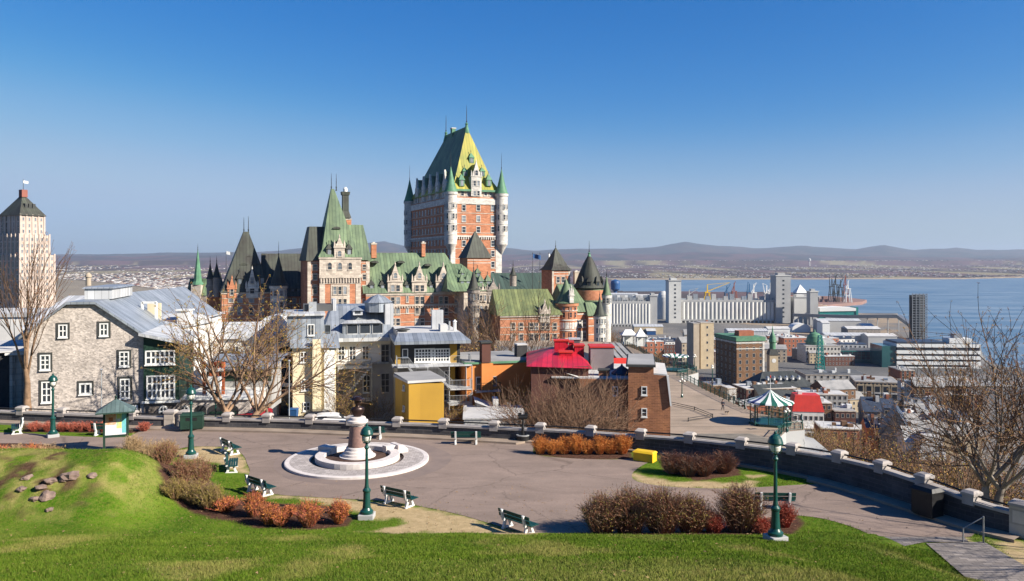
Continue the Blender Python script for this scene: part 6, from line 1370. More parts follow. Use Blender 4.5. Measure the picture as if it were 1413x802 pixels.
# striped pavilions
def pavilion(label, px_, Y_, Rr, rowtop):
    x = PX(px_,Y_); t = thing('pavilion', label, 'pavilion', (x,Y_,-24), group='striped pavilions on the boardwalk'); n = 32; ns = 24
    b = MB(); b.lathe([(Rr*0.95,0),(Rr*0.95,0.35),(0,0.36)],'green_paint',8); b.build('base', t)
    for i in range(8):
        a = 2*math.pi*(i+.5)/8; b = MB(); b.tube((Rr*.85*math.cos(a),Rr*.85*math.sin(a),0.3),(Rr*.85*math.cos(a),Rr*.85*math.sin(a),3.3),0.09,0.07,'green_paint',8); b.build('post', t)
    b = MB()
    for i in range(8):
        a, c = 2*math.pi*(i+.5)/8, 2*math.pi*(i+1.5)/8
        if i == 4: continue
        for z_ in (0.5,1.25): b.tube((Rr*.85*math.cos(a),Rr*.85*math.sin(a),z_),(Rr*.85*math.cos(c),Rr*.85*math.sin(c),z_),0.05,0.05,'green_paint',5)
        for k in range(1,9):
            f=k/9; b.tube((Rr*.85*(math.cos(a)*(1-f)+math.cos(c)*f),Rr*.85*(math.sin(a)*(1-f)+math.sin(c)*f),.5),(Rr*.85*(math.cos(a)*(1-f)+math.cos(c)*f),Rr*.85*(math.sin(a)*(1-f)+math.sin(c)*f),1.25),0.02,0.02,'green_paint',3,False)
    b.build('railing', t)
    zt_ = ZR(rowtop,Y_)+24; prof = [(1.0,3.1),(0.94,3.42),(0.62,3.42+(zt_-3.42)*0.22),(0.36,3.42+(zt_-3.42)*0.48),(0.16,3.42+(zt_-3.42)*0.78),(0.02,zt_)]
    b = MB(); cols = ['canvas_white','canvas_green','canvas_white','canvas_blue'] * 6
    for i in range(24):
        a, c = 2*math.pi*i/24, 2*math.pi*(i+1)/24; mm = 'canvas_white' if i % 2 == 0 else ('canvas_blue' if i == 13 else 'canvas_green')
        for k in range(len(prof)-1):
            (r0,z0),(r1,z1) = prof[k],prof[k+1]; r0 *= Rr; r1 *= Rr; s0 = 0.12*abs(math.sin(4*a))*(k < 1); s1 = 0.12*abs(math.sin(4*c))*(k < 1)
            b.add([(r0*math.cos(a),r0*math.sin(a),z0+s0),(r0*math.cos(c),r0*math.sin(c),z0+s1),(r1*math.cos(c),r1*math.sin(c),z1),(r1*math.cos(a),r1*math.sin(a),z1)],[(0,1,2,3)],mm)
    b.build('canopy', t); b = MB(); b.tube((0,0,zt_-.2),(0,0,zt_+1.7),0.05,0.03,'white_paint',6); b.lathe([(0.03,zt_+1.7),(0.09,zt_+1.8),(0.09,zt_+2.0),(0.02,zt_+2.2)],'red_paint',8) ; b.build('finial', t)
    return t
pavilion('nearer green and white striped pavilion on its bay of the boardwalk', 1063, 117.5, 3.35, 538)
pavilion('farther green and white striped pavilion on the boardwalk edge', 932, 174, 2.9, 500)
# deck lamps with white globes
def globe_lamp():
    t = thing('globe_lamp', '', 'lamp', group='globe lamps on the boardwalk'); b = MB(); b.lathe([(0.22,0),(0.2,0.4),(0.1,0.6),(0.07,2.6),(0.1,2.65)],'green_paint',8)
    b.tube((-0.4,0,2.6),(0.4,0,2.6),0.04,0.04,'green_paint',5); b.tube((0,0,2.6),(0,0,2.95),0.05,0.05,'green_paint',5); b.build('post', t)
    for x, z_ in ((-0.4,2.85),(0.4,2.85),(0,3.2)):
        b = MB(); b.lathe([(0.03,z_-.22),(0.17,z_-.13),(0.23,z_),(0.17,z_+.13),(0.02,z_+.2)],'lamp_glass',10,x,0); b.build('globe', t)
    return t
gl = globe_lamp()
for k, (p_, Y_, dx, lab) in enumerate(((941,140,0,'globe lamp beside the brick gable house at the inner boardwalk edge'),(1042,116,0,'globe lamp just left of the nearer striped pavilion'),(1086,112,0,'globe lamp right of and below the nearer striped pavilion'),(958.5,176,0,'globe lamp right of the farther striped pavilion'),(983,158,0,'globe lamp midway between the two striped pavilions'),(904,205,0,'globe lamp near the white kiosks, the nearer'),(892,222,0,'globe lamp near the white kiosks, the farther'))):
    loc = (PX(p_,Y_),Y_,-24)
    if k == 0: gl.location = loc; gl['label'] = lab
    else: dup(gl, loc, 0.3*k, lab)
# white kiosks at the far end
for k, (p0, p1, Y_, lab, rt, zb_) in enumerate(((860,877,226,'white kiosk with a fancy green-ribbed roof at the far end of the boardwalk',463,0),(879,891,222,'small white arched kiosk with a pointed roof at the far end of the boardwalk',464,0))):
    H = House('kiosk', lab, 'kiosk', p0, Y_, 2, -24); u1 = H.u(p1); h = H.h; d = u1*0.8; b = MB()
    for x in (0,u1-.3):
        for y in (0,d): b.box(x,x+.3,y,y+.3,0,2.9,'white_paint')
    b.box(0,u1,d,d+.2,0,2.9,'white_paint'); b.box(0,u1,0,.3,2.5,2.9,'white_paint'); b.build('frame', H.t)
    b = MB(); b.gable(-.4,u1+.4,-.4,d+.4,2.9,4.4,'canvas_white',1.2,1.2) if k == 0 else b.pyr(-.3,u1+.3,-.3,d+.4,2.9,5.3,'canvas_white'); b.build('roof', H.t)
t = thing('slide_ramp', 'long dark boarded slide ramp descending towards the far end of the boardwalk', 'slide', (28,196,-24)); b = MB()
for i in range(3): b.add([(-3+i*1.6,-14,0.4),(-1.7+i*1.6,-14,0.4),(-1.7+i*1.6,22,1.6),(-3+i*1.6,22,1.6)],[(0,1,2,3)],'flat_roof')
for i in range(4): b.add([(-3.15+i*1.6,-14,0.5),(-2.95+i*1.6,-14,0.5),(-2.95+i*1.6,22,1.7),(-3.15+i*1.6,22,1.7)],[(0,1,2,3)],'dark_trim')
b.add([(-3.3,-14,0),(2.1,-14,0),(2.1,22,0),(-3.3,22,0),(-3.3,-14,.39),(2.1,-14,.39),(2.1,22,1.58),(-3.3,22,1.58)],[(0,1,5,4),(1,2,6,5),(3,0,4,7)],'dark_trim'); b.build('ramp', t)
t = thing('tent', 'small red and white tent roof behind the brick gable house', 'tent', (PX(865,150),150,-24)); b = MB(); zz = ZR(494,150)+24
for i in range(4): b.box(-3.5+7*(i%2),-3.4+7*(i%2),-2+4*(i//2),-1.9+4*(i//2),0,zz-1.5,'white_paint')
b.build('frame', t); b = MB(); b.gable(-4,1.5,-2.5,2.5,zz-2,zz,'red_paint',.8,0); b.gable(1.5,4,-2.5,2.5,zz-2,zz,'white_paint',0,.8); b.build('canopy', t)
# garden patch fence on the deck
t = thing('garden_fence', 'small dark kerbed garden fence at the inner boardwalk edge', 'fence', (PX(938,125),125,-24)); b = MB()
for (a,c) in (((0,-6),(4.4,-3)),((4.4,-3),(3,3)),((3,3),(0,8))): b.tube((a[0],a[1],.5),(c[0],c[1],.5),.05,.05,'black_iron',5); b.tube((a[0],a[1],.2),(c[0],c[1],.2),.05,.05,'black_iron',5); b.tube((a[0],a[1],0),(a[0],a[1],.6),.07,.07,'black_iron',5)
b.build('rails', t)

# ------------------------------------------------------------- people
def skin_body(name, verts, edges, radii, m, parent, root=0):
    me = bpy.data.meshes.new(name); me.from_pydata(verts, edges, []); o = bpy.data.objects.new(name, me); COL.objects.link(o); o.parent = parent
    md = o.modifiers.new('skin','SKIN'); 
    if not me.skin_vertices: me.attributes
    bpy.context.view_layer.objects.active = o
    for i, r_ in enumerate(radii): me.skin_vertices[0].data[i].radius = (r_, r_)
    me.skin_vertices[0].data[root].use_root = True
    sb = o.modifiers.new('sub','SUBSURF'); sb.levels = 1; sb.render_levels = 2; md.use_smooth_shade = True; me.materials.append(MATS[m]); return o
def person(label, loc, rz, top, legs='cloth_dark', stride=0.22):
    t = thing('person', label, 'person', loc, rz)
    V = [(0,0,.93),(0,0,1.15),(0,0,1.38),(0,0,1.5),(0,.01,1.6),(0,.01,1.7),
         (-.17,0,1.4),(-.23,.05,1.14),(-.22,.16,.9),(-.22,.18,.82),(.17,0,1.4),(.23,-.05,1.14),(.22,-.02,.9),(.22,0,.82),
         (-.09,0,.86),(-.1,stride*.5,.48),(-.1,stride*.6,.08),(-.1,stride*.6+.14,.03),(.09,0,.86),(.1,-stride*.2,.48),(.1,-stride,.1),(.1,-stride+.14,.03)]
    E = [(0,1),(1,2),(2,3),(3,4),(4,5),(2,6),(6,7),(7,8),(8,9),(2,10),(10,11),(11,12),(12,13),(0,14),(14,15),(15,16),(16,17),(0,18),(18,19),(19,20),(20,21)]
    Rr = [.14,.13,.15,.055,.095,.085,.07,.05,.04,.035,.07,.05,.04,.035,.085,.06,.045,.035,.085,.06,.045,.035]
    skin_body('body', V, E, Rr, 'skin', t)
    skin_body('jacket', [V[0],V[1],V[2],V[6],V[7],(-.22,.15,.93),V[10],V[11],(.22,-.02,.93)], [(0,1),(1,2),(2,3),(3,4),(4,5),(2,6),(6,7),(7,8)], [.165,.155,.175,.085,.068,.055,.085,.068,.055], top, t)
    skin_body('trousers', [V[0],V[14],V[15],V[16],V[18],V[19],V[20]], [(0,1),(1,2),(2,3),(0,4),(4,5),(5,6)], [.155,.1,.078,.065,.1,.078,.065], legs, t)
    b = MB(); b.lathe([(0.105,1.58),(0.115,1.66),(0.1,1.75),(0.05,1.79),(0.0,1.8)],'hair',12,0,-0.015); b.build('hair', t)
    b = MB()
    for x in (-.035,.035): b.tube((x,.095,1.655),(x,.108,1.655),.012,.012,'hair',6)
    b.tube((0,.1,1.65),(0,.125,1.62),.012,.018,'skin',6); b.tube((-.025,.1,1.58),(.025,.1,1.58),.008,.008,'rust_red',5); b.build('face', t); return t
person('person in dark clothes walking across the boardwalk', (PX(997.5,128),128,-24), R(200), 'cloth_dark')
person('person in grey standing by the boardwalk railing', (PX(983,151),151,-24), R(-80), 'cloth_grey', stride=0.02)
t = thing('dog', 'small tan dog beside the walker on the boardwalk', 'dog', (PX(1003,124.5),124.5,-24), R(210)); V = [(0,-.28,.42),(0,0,.42),(0,.26,.44),(0,.38,.56),(0,.5,.58),(0,.6,.54),(-.08,.24,.25),(-.08,.22,.03),(.08,.24,.25),(.08,.28,.03),(-.08,-.3,.3),(-.08,-.26,.17),(-.08,-.3,.03),(.08,-.3,.3),(.08,-.24,.17),(.08,-.27,.03),(0,-.42,.5),(0,-.52,.6)]
skin_body('body', V, [(0,1),(1,2),(2,3),(3,4),(4,5),(2,6),(6,7),(2,8),(8,9),(0,10),(10,11),(11,12),(0,13),(13,14),(14,15),(0,16),(16,17)], [.09,.1,.12,.075,.075,.035,.045,.028,.045,.028,.055,.03,.026,.055,.03,.026,.03,.015], 'beige_wall', t)

# ------------------------------------------------------------- cars
def make_car(label, px_, Y_, z_, ang, paint, group=None):
    t = thing('parked_car', label, 'car', (PX(px_,Y_),Y_,z_), R(ang), 'cars parked beyond the lookout wall')
    prof = [(-2.15,.35),(-2.2,.62),(-2.05,.9),(-1.75,.98),(-1.35,1.42),(-.9,1.5),(.35,1.5),(.75,1.4),(1.25,1.0),(1.9,.88),(2.15,.7),(2.2,.42),(2.1,.3)]
    b = MB(); n = len(prof); v = []
    for y, k in ((-.86,1),(-.78,0),(.78,0),(.86,1)):
        for x, z0 in prof:
            if z0 > 1.0: v.append((x, y*0.84, z0))
            else: v.append((x,y*(1 if k else 1.0),z0))
    lo = [(x,-.86 if z0<=1 else -.7,z0) for x,z0 in prof]; hi = [(x,.86 if z0<=1 else .7,z0) for x,z0 in prof]
    b.add(lo+hi, [list(range(n)), [n+i for i in range(n)][::-1]]+[(i,n+i,n+(i+1)%n,(i+1)%n) for i in range(n)], paint); b.build('body', t, 0.05)
    b = MB()
    for s_ in (-1,1): b.add([(-1.45,s_*.80,1.02),(1.1,s_*.80,1.02),(.7,s_*.735,1.38),(-1.2,s_*.735,1.38)],[(0,1,2,3)] if s_ < 0 else [(3,2,1,0)],'glass')
    b.add([(1.22,-.66,1.06),(1.22,.66,1.06),(.8,.6,1.4),(.8,-.6,1.4)],[(0,1,2,3)],'glass'); b.add([(-1.73,-.66,1.06),(-1.73,.66,1.06),(-1.42,.6,1.4),(-1.42,-.6,1.4)],[(3,2,1,0)],'glass'); b.build('window', t)
    for x in (-1.35,1.35):
        for s_ in (-1,1):
            b = MB(); b.tube((x,s_*.7,.32),(x,s_*.89,.32),.32,.32,'tyre',16); w_ = b.build('wheel', t); b = MB(); b.tube((x,s_*.885,.32),(x,s_*.9,.32),.19,.19,'galv',12); b.build('rim', w_)
    for s_ in (-1,1): b = MB(); b.box(2.15,2.22,s_*.6-.14,s_*.6+.14,.6,.74,'lamp_glass'); b.build('headlight', t); b = MB(); b.box(-2.23,-2.17,s_*.62-.13,s_*.62+.13,.65,.82,'red_paint'); b.build('taillight', t)
    return t
make_car('white car parked end-on behind the wall before the cream house', 457, 78, ZR(582.5,78)-0.65, 12, 'car_white'); make_car('black car behind the white one before the cream house', 441, 86, ZR(580,86)-.4, 8, 'car_black')
make_car('dark red car parked behind the wall right of the big forked tree', 351, 74, ZR(581,74), 84, 'car_red')
t = thing('wheelie_bin', 'blue wheeled bin in front of the cream house', 'bin', (PX(405,88),88,ZR(581,88))); b = MB(); b.frus((-.38,.38,-.4,.4),0.1,(-.45,.45,-.48,.48),1.3,'blue_paint',under=True); b.build('body', t); b = MB(); b.frus((-.48,.48,-.52,.5),1.3,(-.42,.42,-.4,.4),1.42,'blue_paint'); b.build('lid', t); b = MB(); b.tube((-.4,.42,.15),(.4,.42,.15),.13,.13,'tyre',10); b.build('wheel', t)

# ------------------------------------------------------------- lower town
def block(name, label, cat, px, Y, ang, pr, dep, r_top, wallm='brick_red', roofm='flat_roof', wins=None, zb=-82.0, roof='flat', wgm='glass', wfm='stone_castle', left=True, rh=4.0, extras=3, group=None, wsz=(1.2,1.7), parapet=0.8, sidem=None):
    H = House(name, label, cat, px, Y, ang, zb, group); u1 = H.u(pr); zt_ = H.h(r_top) - (rh if roof in ('gable','mansard','hip') else 0)
    b = MB()
    if roof == 'gable_side': b.wall([(0,0),(u1,0),(u1,zt_-rh),(u1/2,zt_),(0,zt_-rh)],0,dep,wallm)
    else: b.box(0,u1,0,dep,0,zt_,wallm)
    b.build('wall', H.t); b = MB(); rr = random.Random(int(px*13+Y))
    if roof == 'flat':
        b.box(-.25,u1+.25,-.25,dep+.25,zt_,zt_+parapet*.5,wfm if wfm != 'dark_trim' else wallm); b.box(.15,u1-.15,.15,dep-.15,zt_+parapet*.5,zt_+parapet*.5+.1,roofm)
    elif roof == 'gable': b.gable(-.4,u1+.4,-.5,dep+.5,zt_,zt_+rh,roofm,wallm=wallm)
    elif roof == 'mansard': b.frus((-.2,u1+.2,-.2,dep+.2),zt_,(1.4,u1-1.4,1.6,dep-1.6),zt_+rh,roofm); 
    elif roof == 'hip': b.gable(-.4,u1+.4,-.5,dep+.5,zt_,zt_+rh,roofm,min(dep,u1)*.4,min(dep,u1)*.4)
    elif roof == 'gable_side':
        for a_, c_ in (((-.4,zt_-rh-.3),(u1/2,zt_+.1)),((u1/2,zt_+.1),(u1+.4,zt_-rh-.3))): b.add([(a_[0],-.5,a_[1]),(c_[0],-.5,c_[1]),(c_[0],dep+.5,c_[1]),(a_[0],dep+.5,a_[1]),(a_[0],-.5,a_[1]+.25),(c_[0],-.5,c_[1]+.25),(c_[0],dep+.5,c_[1]+.25),(a_[0],dep+.5,a_[1]+.25)],[(4,5,6,7),(0,4,7,3),(1,2,6,5),(0,1,5,4)],roofm)
    b.build('roof', H.t)
    for k in range(extras):
        x = rr.uniform(.15,.8)*u1; y = rr.uniform(.15,.75)*dep; s_ = rr.uniform(.8,2.4); hh = rr.uniform(.8,2.6); b = MB(); z0 = zt_ + (parapet*.5+.08 if roof == 'flat' else rh*.3)
        b.box(x,x+s_,y,y+s_*rr.uniform(.6,1.4),z0,z0+hh+(rh*.6 if roof != 'flat' else 0),rr.choice(['flat_roof_pale','brick_red','grey_metal','white_trim','brick_brown'])); b.build('chimney' if roof != 'flat' else 'roof_box', H.t)
    if wins:
        nf, nl, ns = wins; st = zt_/max(ns,1) if not isinstance(ns,tuple) else ns[1]; ns_ = ns if not isinstance(ns,tuple) else ns[0]
        for j in range(ns_):
            z0 = zt_-(j+1)*st+st*.3
            if z0 < 1: break
            for i in range(nf): win(H.t, I4, u1*(i+.5)/nf, z0, wsz[0], wsz[1], wfm, wgm, nx=1, ny=1, t=.12, sill=False)
            if left:
                for i in range(nl): win(H.t, side_l(dep), dep*(i+.5)/nl, z0, wsz[0], wsz[1], wfm, wgm, nx=1, ny=1, t=.12, sill=False)
    return H
# big brown brick office block
HB = block('brick_office','tall brown brick office block with a green cornice and pale corner trim','building',1016.5,520,12,1054.5,30,469,'brick_brown','flat_roof_dark',(4,5,(7,4.3)),wsz=(1.6,2.4),extras=5)
b = MB(); u1 = HB.u(1054.5); zz = HB.h(469); b.box(-.7,u1+.7,-.7,30.5,zz-1,zz+1.6,'copper_bright'); b.box(-.25,u1+.2,-.2,30.2,zz-2.6,zz-1.6,'stone_pale'); b.box(-.25,u1+.2,-.22,0,zz-6.3,zz-5.7,'stone_pale'); b.box(u1-1.2,u1+.1,-.25,0,0,zz-1,'stone_pale'); b.build('cornice', HB.t)
b = MB(); b.box(u1*.3,u1*.85,8,14,zz+1.6,zz+5,'brick_red'); b.build('penthouse', HB.t)
block('concrete_tower','pale windowless concrete tower block left of the brown brick office','building',957,600,8,965,14,447,'sand_wall','flat_roof',None,extras=0)
block('concrete_tower','wider fluted sand-coloured tower block beside the thin windowless one','building',967,605,8,985,14,446,'beige_wall','flat_roof',(1,0,6),extras=1)
block('flats','salmon and white striped apartment block behind the concrete towers','building',966,620,6,985,16,452,'brick_red','flat_roof_pale',(5,0,6),wfm='white_trim',wsz=(2.2,1.4))
# dark slate station roof with crescent dormers
HS = block('slate_hall','low long hall with a dark slate roof and small white dormers','building',1046,470,10,1125,22,517,'sand_wall','slate_dark',None,roof='hip',rh=8,extras=0)
for i in range(6): 
    b = MB(); x = 8+i*4.0; b.box(x-.5,x+.5,2.5,5,(HS.h(517)-8)+4,(HS.h(517)-8)+5.5,'white_trim'); b.pyr(x-.7,x+.7,2.3,5,(HS.h(517)-8)+5.5,(HS.h(517)-8)+6.6,'grey_metal'); b.build('dormer', HS.t)
HG = block('church','small church with a green ribbed roof and a pale gable end','church',1050,425,14,1100,16,534,'sand_wall','slate_dark',(6,0,1),roof='gable',rh=6,extras=0)
block('glass_office','low dark teal glass office block behind the beige hotel','building',1152,640,-6,1238,26,485,'teal_glass','flat_roof_dark',(14,0,4),wfm='teal',wsz=(3.2,2.2),extras=4)
# white banded offices on the waterfront
HW = House('white_office','long white office building with dark ribbon windows beside the river','building',1238,612,-4,-85); u1 = HW.u(1352); h = HW.h; b = MB()
zt_ = h(474); b.box(0,u1,0,26,h(516),zt_,'glass'); b.box(-4,u1*.8,2,24,0,h(516),'dark_wall'); b.build('wall', HW.t)
for r_ in (474.5,483.5,491,498.5,506): b = MB(); b.box(-.5,u1+.5,-.5,26.5,h(r_+4.6,0),h(r_,0),'white_trim'); b.build('floor_band', HW.t)
b = MB(); b.box(-.5,u1+.5,-.4,26,h(518),h(513.5),'white_trim'); b.box(u1-7,u1+.6,-.6,20,0,h(500),'white_trim'); b.box(-11,-.5,1,25,h(520),h(478),'teal_glass'); b.build('base', HW.t)
b = MB(); b.box(.5,u1*.6,2,24,zt_,zt_+1.2,'slate_blue'); b.box(u1*.68,u1*.95,6,18,zt_,zt_+3.5,'white_trim'); b.box(u1*.75,u1*.85,8,14,zt_+3.5,zt_+7,'grey_metal'); b.build('penthouse', HW.t)
for r_ in (520,524,528): b = MB(); b.box(-4.3,u1*.8,1.4,2,h(r_+2),h(r_),'white_trim'); b.build('floor_band', HW.t)
HK = block('beige_hotel','beige stone hotel with tall bays of windows and a flat cluttered roof','building',1180,440,-16,1241,24,527,'ochre_stone','flat_roof',(11,8,(5,4.2)),wsz=(1.3,2.6),extras=8)
for k in range(5): b = MB(); uu = HK.u(1241)*(k+.62)/5.2; b.box(uu-1.9,uu+1.9,-.9,-.02,2,HK.h(530),'beige_wall'); b.box(uu-1.2,uu+1.2,-.95,-.9,3,HK.h(532),'glass'); [b.box(uu-1.9,uu+1.9,-1.05,-.95,z_,z_+.9,'stone_pale') for z_ in (5,9.2,13.4,17.6,21.8) if z_ < HK.h(534)]; b.build('bay', HK.t)
block('dark_roof_block','low grey block with a flat dark roof behind the beige hotel','building',1112,500,-4,1200,24,518,'grey_wall','flat_roof_dark',(10,0,4),extras=6)
block('red_brick_block','red brick block right behind the beige hotel','building',1243,520,-4,1262,20,512,'brick_red','flat_roof',(3,0,5))
block('warehouse','long pale warehouse roof right of the beige hotel','building',1252,470,-10,1335,30,541,'sand_wall','flat_roof_pale',(9,5,3),extras=4)
block('market_hall','long sandy three-storey building behind the big bare tree','building',1296,520,-8,1400,22,532,'beige_wall','flat_roof',(14,4,3),extras=3)
block('red_roof_block','white house with a bright red steep roof and small dormers behind the near pavilion','house',1094,352,-8,1137,11,546,'white_wall','red_paint',(6,0,3),roof='mansard',rh=7,extras=1)
block('brick_house','brown brick house directly behind the bright red roof','house',1118,375,-6,1148,13,557,'brick_brown','flat_roof_pale',(4,3,4))
block('brick_house','dull red brick block right of the bright red roof','house',1152,372,-6,1181,13,568,'brick_dark','flat_roof',(4,3,3))
block('orange_brick_house','orange brick house with four arched windows above the wooded slope','house',1133,318,-10,1186,14,592,'brick_red','flat_roof_pale',(4,0,3),wsz=(1.2,2.4))
block('white_house_low','small white house below the bright red roof','house',1090,345,-8,1128,9,592,'white_wall','flat_roof_pale',(5,0,2))
HQ = block('slate_gable_house','big stone gable house with a slate-blue roof and a blank gable wall','house',1214,318,-24,1262,22,566,'stone_grey','slate_blue',None,roof='gable_side',rh=11,extras=2)
block('orange_house_low','little orange house left of the slate-blue gable','house',1196,322,-10,1212,8,580,'orange_wall','slate_blue',(2,0,2),roof='gable',rh=3)
block('white_roof_house','white-roofed house with three dormers, lowest in the trees','house',1270,290,-10,1305,10,602,'white_wall','flat_roof_pale',(4,0,2),roof='mansard',rh=6,extras=1)
block('white_roof_house','narrow white snowy-looking roof just right of the slate gable','house',1250,296,-12,1266,12,592,'white_wall','flat_roof_pale',(2,0,2),roof='gable',rh=5,extras=1)
block('teal_gable_house','house with a steep dark blue roof left behind the slate gable','house',1192,372,-12,1216,12,550,'stone_grey','slate_blue',(3,0,2),roof='gable',rh=6)
block('blue_roof_house','blue metal-roofed house between the slate gable and beige hotel','house',1220,398,-8,1236,12,552,'grey_wall','slate_blue',(3,0,2),roof='gable',rh=4)
block('slate_house','dark slate-roofed house right of the blank slate gable','house',1268,345,-14,1296,12,575,'stone_grey','slate_blue',(3,0,2),roof='gable_side',rh=8)
block('slate_house','dark slate-roofed house with dormers farther right in the bare branches','house',1298,345,-10,1328,12,572,'white_wall','slate_blue',(4,0,2),roof='mansard',rh=7)
block('brick_house_low','low brick row with pale flat roof left of the red roof house','house',1058,395,6,1104,12,556,'brick_brown','flat_roof',(6,3,3),extras=6)
block('grey_roof_row','row of grey flat roofs crowded with vents behind the near pavilion','building',1030,430,8,1100,18,538,'brick_dark','flat_roof_pale',(8,4,4),extras=12)
block('brick_corner_house','small brick house with a pale flat roof right of the stairway','house',1030,350,8,1056,12,560,'brick_red','flat_roof',(3,3,3),extras=2)
block('brick_row_house','narrow brick house with blue-grey roof by the boardwalk edge trees','house',982,380,8,1000,12,533,'brick_dark','grey_metal',(2,3,4),extras=1)
block('white_gable_block','little white end wall building beside the outside stair','house',1004,372,8,1016,8,537,'white_wall','flat_roof_pale',(2,0,3),extras=0)
block('long_terrace','long white-roofed terrace behind the red roofs','building',1105,415,-5,1170,14,545,'grey_wall','flat_roof_pale',(9,3,4),extras=9)
block('dark_terrace','dark slate mansard terrace left of the beige hotel','building',1140,440,-5,1178,14,532,'stone_grey','green_roof_dark',(6,3,3),roof='mansard',rh=5,extras=4)
# outside stair between houses
t = thing('outdoor_stairway','white zigzag outdoor stairway dropping to the lower town','stairway',(PX(1022,330),330,-78)); b = MB()
for k in range(18): b.box(-1+k*.35,1+k*.35,-k*.5,-k*.5+.6,(18-k)*1.1-.2,(18-k)*1.1,'white_trim')
b.tube((-1,0,20.5),(5,-8.5,1.8),.12,.12,'white_trim',4); b.tube((1,0,20.5),(7,-8.5,1.8),.12,.12,'white_trim',4); b.build('steps', t)
# domed customs building and green lattice tower
H = block('domed_hall','pale stone waterfront hall with a green dome','building',1112,640,-2,1160,22,478,'stone_pale','flat_roof',(10,0,4),extras=1,zb=-85)
b = MB(); x, y = H.u(1124,11), 11; z0 = H.h(478); b.lathe([(7,z0),(7,z0+3),(6.6,z0+4),(5.6,z0+7),(3.6,z0+9.4),(0.8,z0+10.5),(0.5,z0+12),(0.02,z0+13)],'copper_bright',24,x,y); b.build('dome', H.t)
t = thing('church_steeple','pointed green church steeple with a clock beside the brown office block','steeple',(PX(1066,560),560,-84)); z0 = ZR(505,560)+84; b = MB(); b.box(-3,3,-3,3,0,z0+8,'beige_wall'); b.build('tower', t); b = MB(); b.frus((-3.4,3.4,-3.4,3.4),z0+8,(-2.2,2.2,-2.2,2.2),z0+12,'dark_trim'); b.lathe([(2.2,z0+12),(2.2,z0+16),(2.7,z0+17),(1.9,z0+21),(.6,z0+24),(.03,z0+29)],'copper_bright',10); b.build('spire', t)
b = MB(); b.tube((0,-3.02,z0+4),(0,-3.12,z0+4),1.5,1.5,'white_trim',16); b.build('clock_face', t)
t = thing('lattice_tower','teal steel lattice tower rising beside the green dome','tower',(PX(1131.5,600),600,-84)); b = MB(); zt_ = ZR(463,600)+84
for k in range(10):
    z0, z1 = zt_*k/10, zt_*(k+1)/10; r0, r1 = 4-.25*k, 4-.25*(k+1)
    for a in range(4):
        c0, s0 = math.cos(R(45+90*a)), math.sin(R(45+90*a)); c1, s1 = math.cos(R(135+90*a)), math.sin(R(135+90*a))
        b.tube((r0*c0,r0*s0,z0),(r1*c0,r1*s0,z1),.35,.35,'teal',4); b.tube((r0*c0,r0*s0,z0),(r1*c1,r1*s1,z1),.2,.2,'teal',4); b.tube((r1*c0,r1*s0,z1),(r1*c1,r1*s1,z1),.25,.25,'teal',4)
b.build('frame', t)
# filler roofs in the lower town
rr = random.Random(5)
def filler(n, pr, Yr, zb, cols, hr, wr, lab, nm='town_building', lim=lambda p: 0):
    protos = []
    for k in range(len(cols)):
        t = thing(nm, '', 'building'); b = MB(); wm, rm = cols[k]; w_, d_, h_ = rr.uniform(*wr), rr.uniform(9,16), rr.uniform(*hr)
        b.box(-w_/2,w_/2,0,d_,0,h_,wm); b.build('wall', t); b = MB()
        if k % 3 == 0: b.gable(-w_/2-.3,w_/2+.3,-.4,d_+.4,h_,h_+4,rm,wallm=wm)
        else:
            b.box(-w_/2-.2,w_/2+.2,-.2,d_+.2,h_,h_+.4,rm)
            for q_ in range(5): x, y, s_ = rr.uniform(-w_/2,w_/2-2), rr.uniform(1,d_-3), rr.uniform(.8,2.2); b.box(x,x+s_,y,y+s_,h_+.4,h_+.4+rr.uniform(.6,2.5),rr.choice(['flat_roof_pale','brick_red','white_trim','grey_metal']))
        b.build('roof', t)
        for j in range(int(h_/3.6)):
            for i in range(int(w_/3.2)): win(t, I4, -w_/2+w_*(i+.5)/int(w_/3.2), h_-3-j*3.5, 1.1, 1.6, 'stone_pale', 'glass', nx=1, ny=1, t=.12, sill=False)
        t['_h'] = h_; protos.append(t)
    for i in range(n):
        t = protos[i % len(protos)]
        for _ in range(1500):
            Y_ = rr.uniform(*Yr); p_ = rr.uniform(*pr)
            if HY-(zb(PX(p_,Y_),Y_)+t['_h']*1.15+3)*F/Y_ > lim(p_): break
        else:
            if i < len(protos): t['_dead'] = 1
            continue
        if t.get('_dead'): continue
        loc = (PX(p_,Y_),Y_,zb(PX(p_,Y_),Y_)-1.0)
        if i < len(protos): t.location = loc; t.rotation_euler = (0,0,R(rr.uniform(-15,15))); r_ = t
        else: r_ = dup(t, loc, R(rr.uniform(-18,18)), sc=(rr.uniform(.7,1.3),rr.uniform(.8,1.2),rr.uniform(.75,1.15)))
        r_['label'] = lab; r_['group'] = lab
    for t in protos:
        del t['_h']
        if t.get('_dead'):
            for c in list(t.children): bpy.data.objects.remove(c)
            bpy.data.objects.remove(t)
cc = [('brick_brown','flat_roof'),('stone_grey','flat_roof_pale'),('brick_red','flat_roof_pale'),('sand_wall','flat_roof'),('white_wall','slate_blue'),('brick_dark','flat_roof_pale'),('beige_wall','flat_roof')]
filler(34, (1000,1340), (430,600), lambda x,y: -82, cc, (8,15), (12,22), 'ordinary brick or stone building among the lower town rooftops', lim=lambda p: np.interp(p,[1000,1050,1060,1120,1130,1180,1185,1240,1245,1340],[528,528,538,536,522,522,562,562,521,521]))
filler(40, (880,1180), (620,860), lambda x,y: tz(x,y), cc, (7,16), (14,34), 'low building among the yards between the lower town and silos', lim=lambda p: 455)
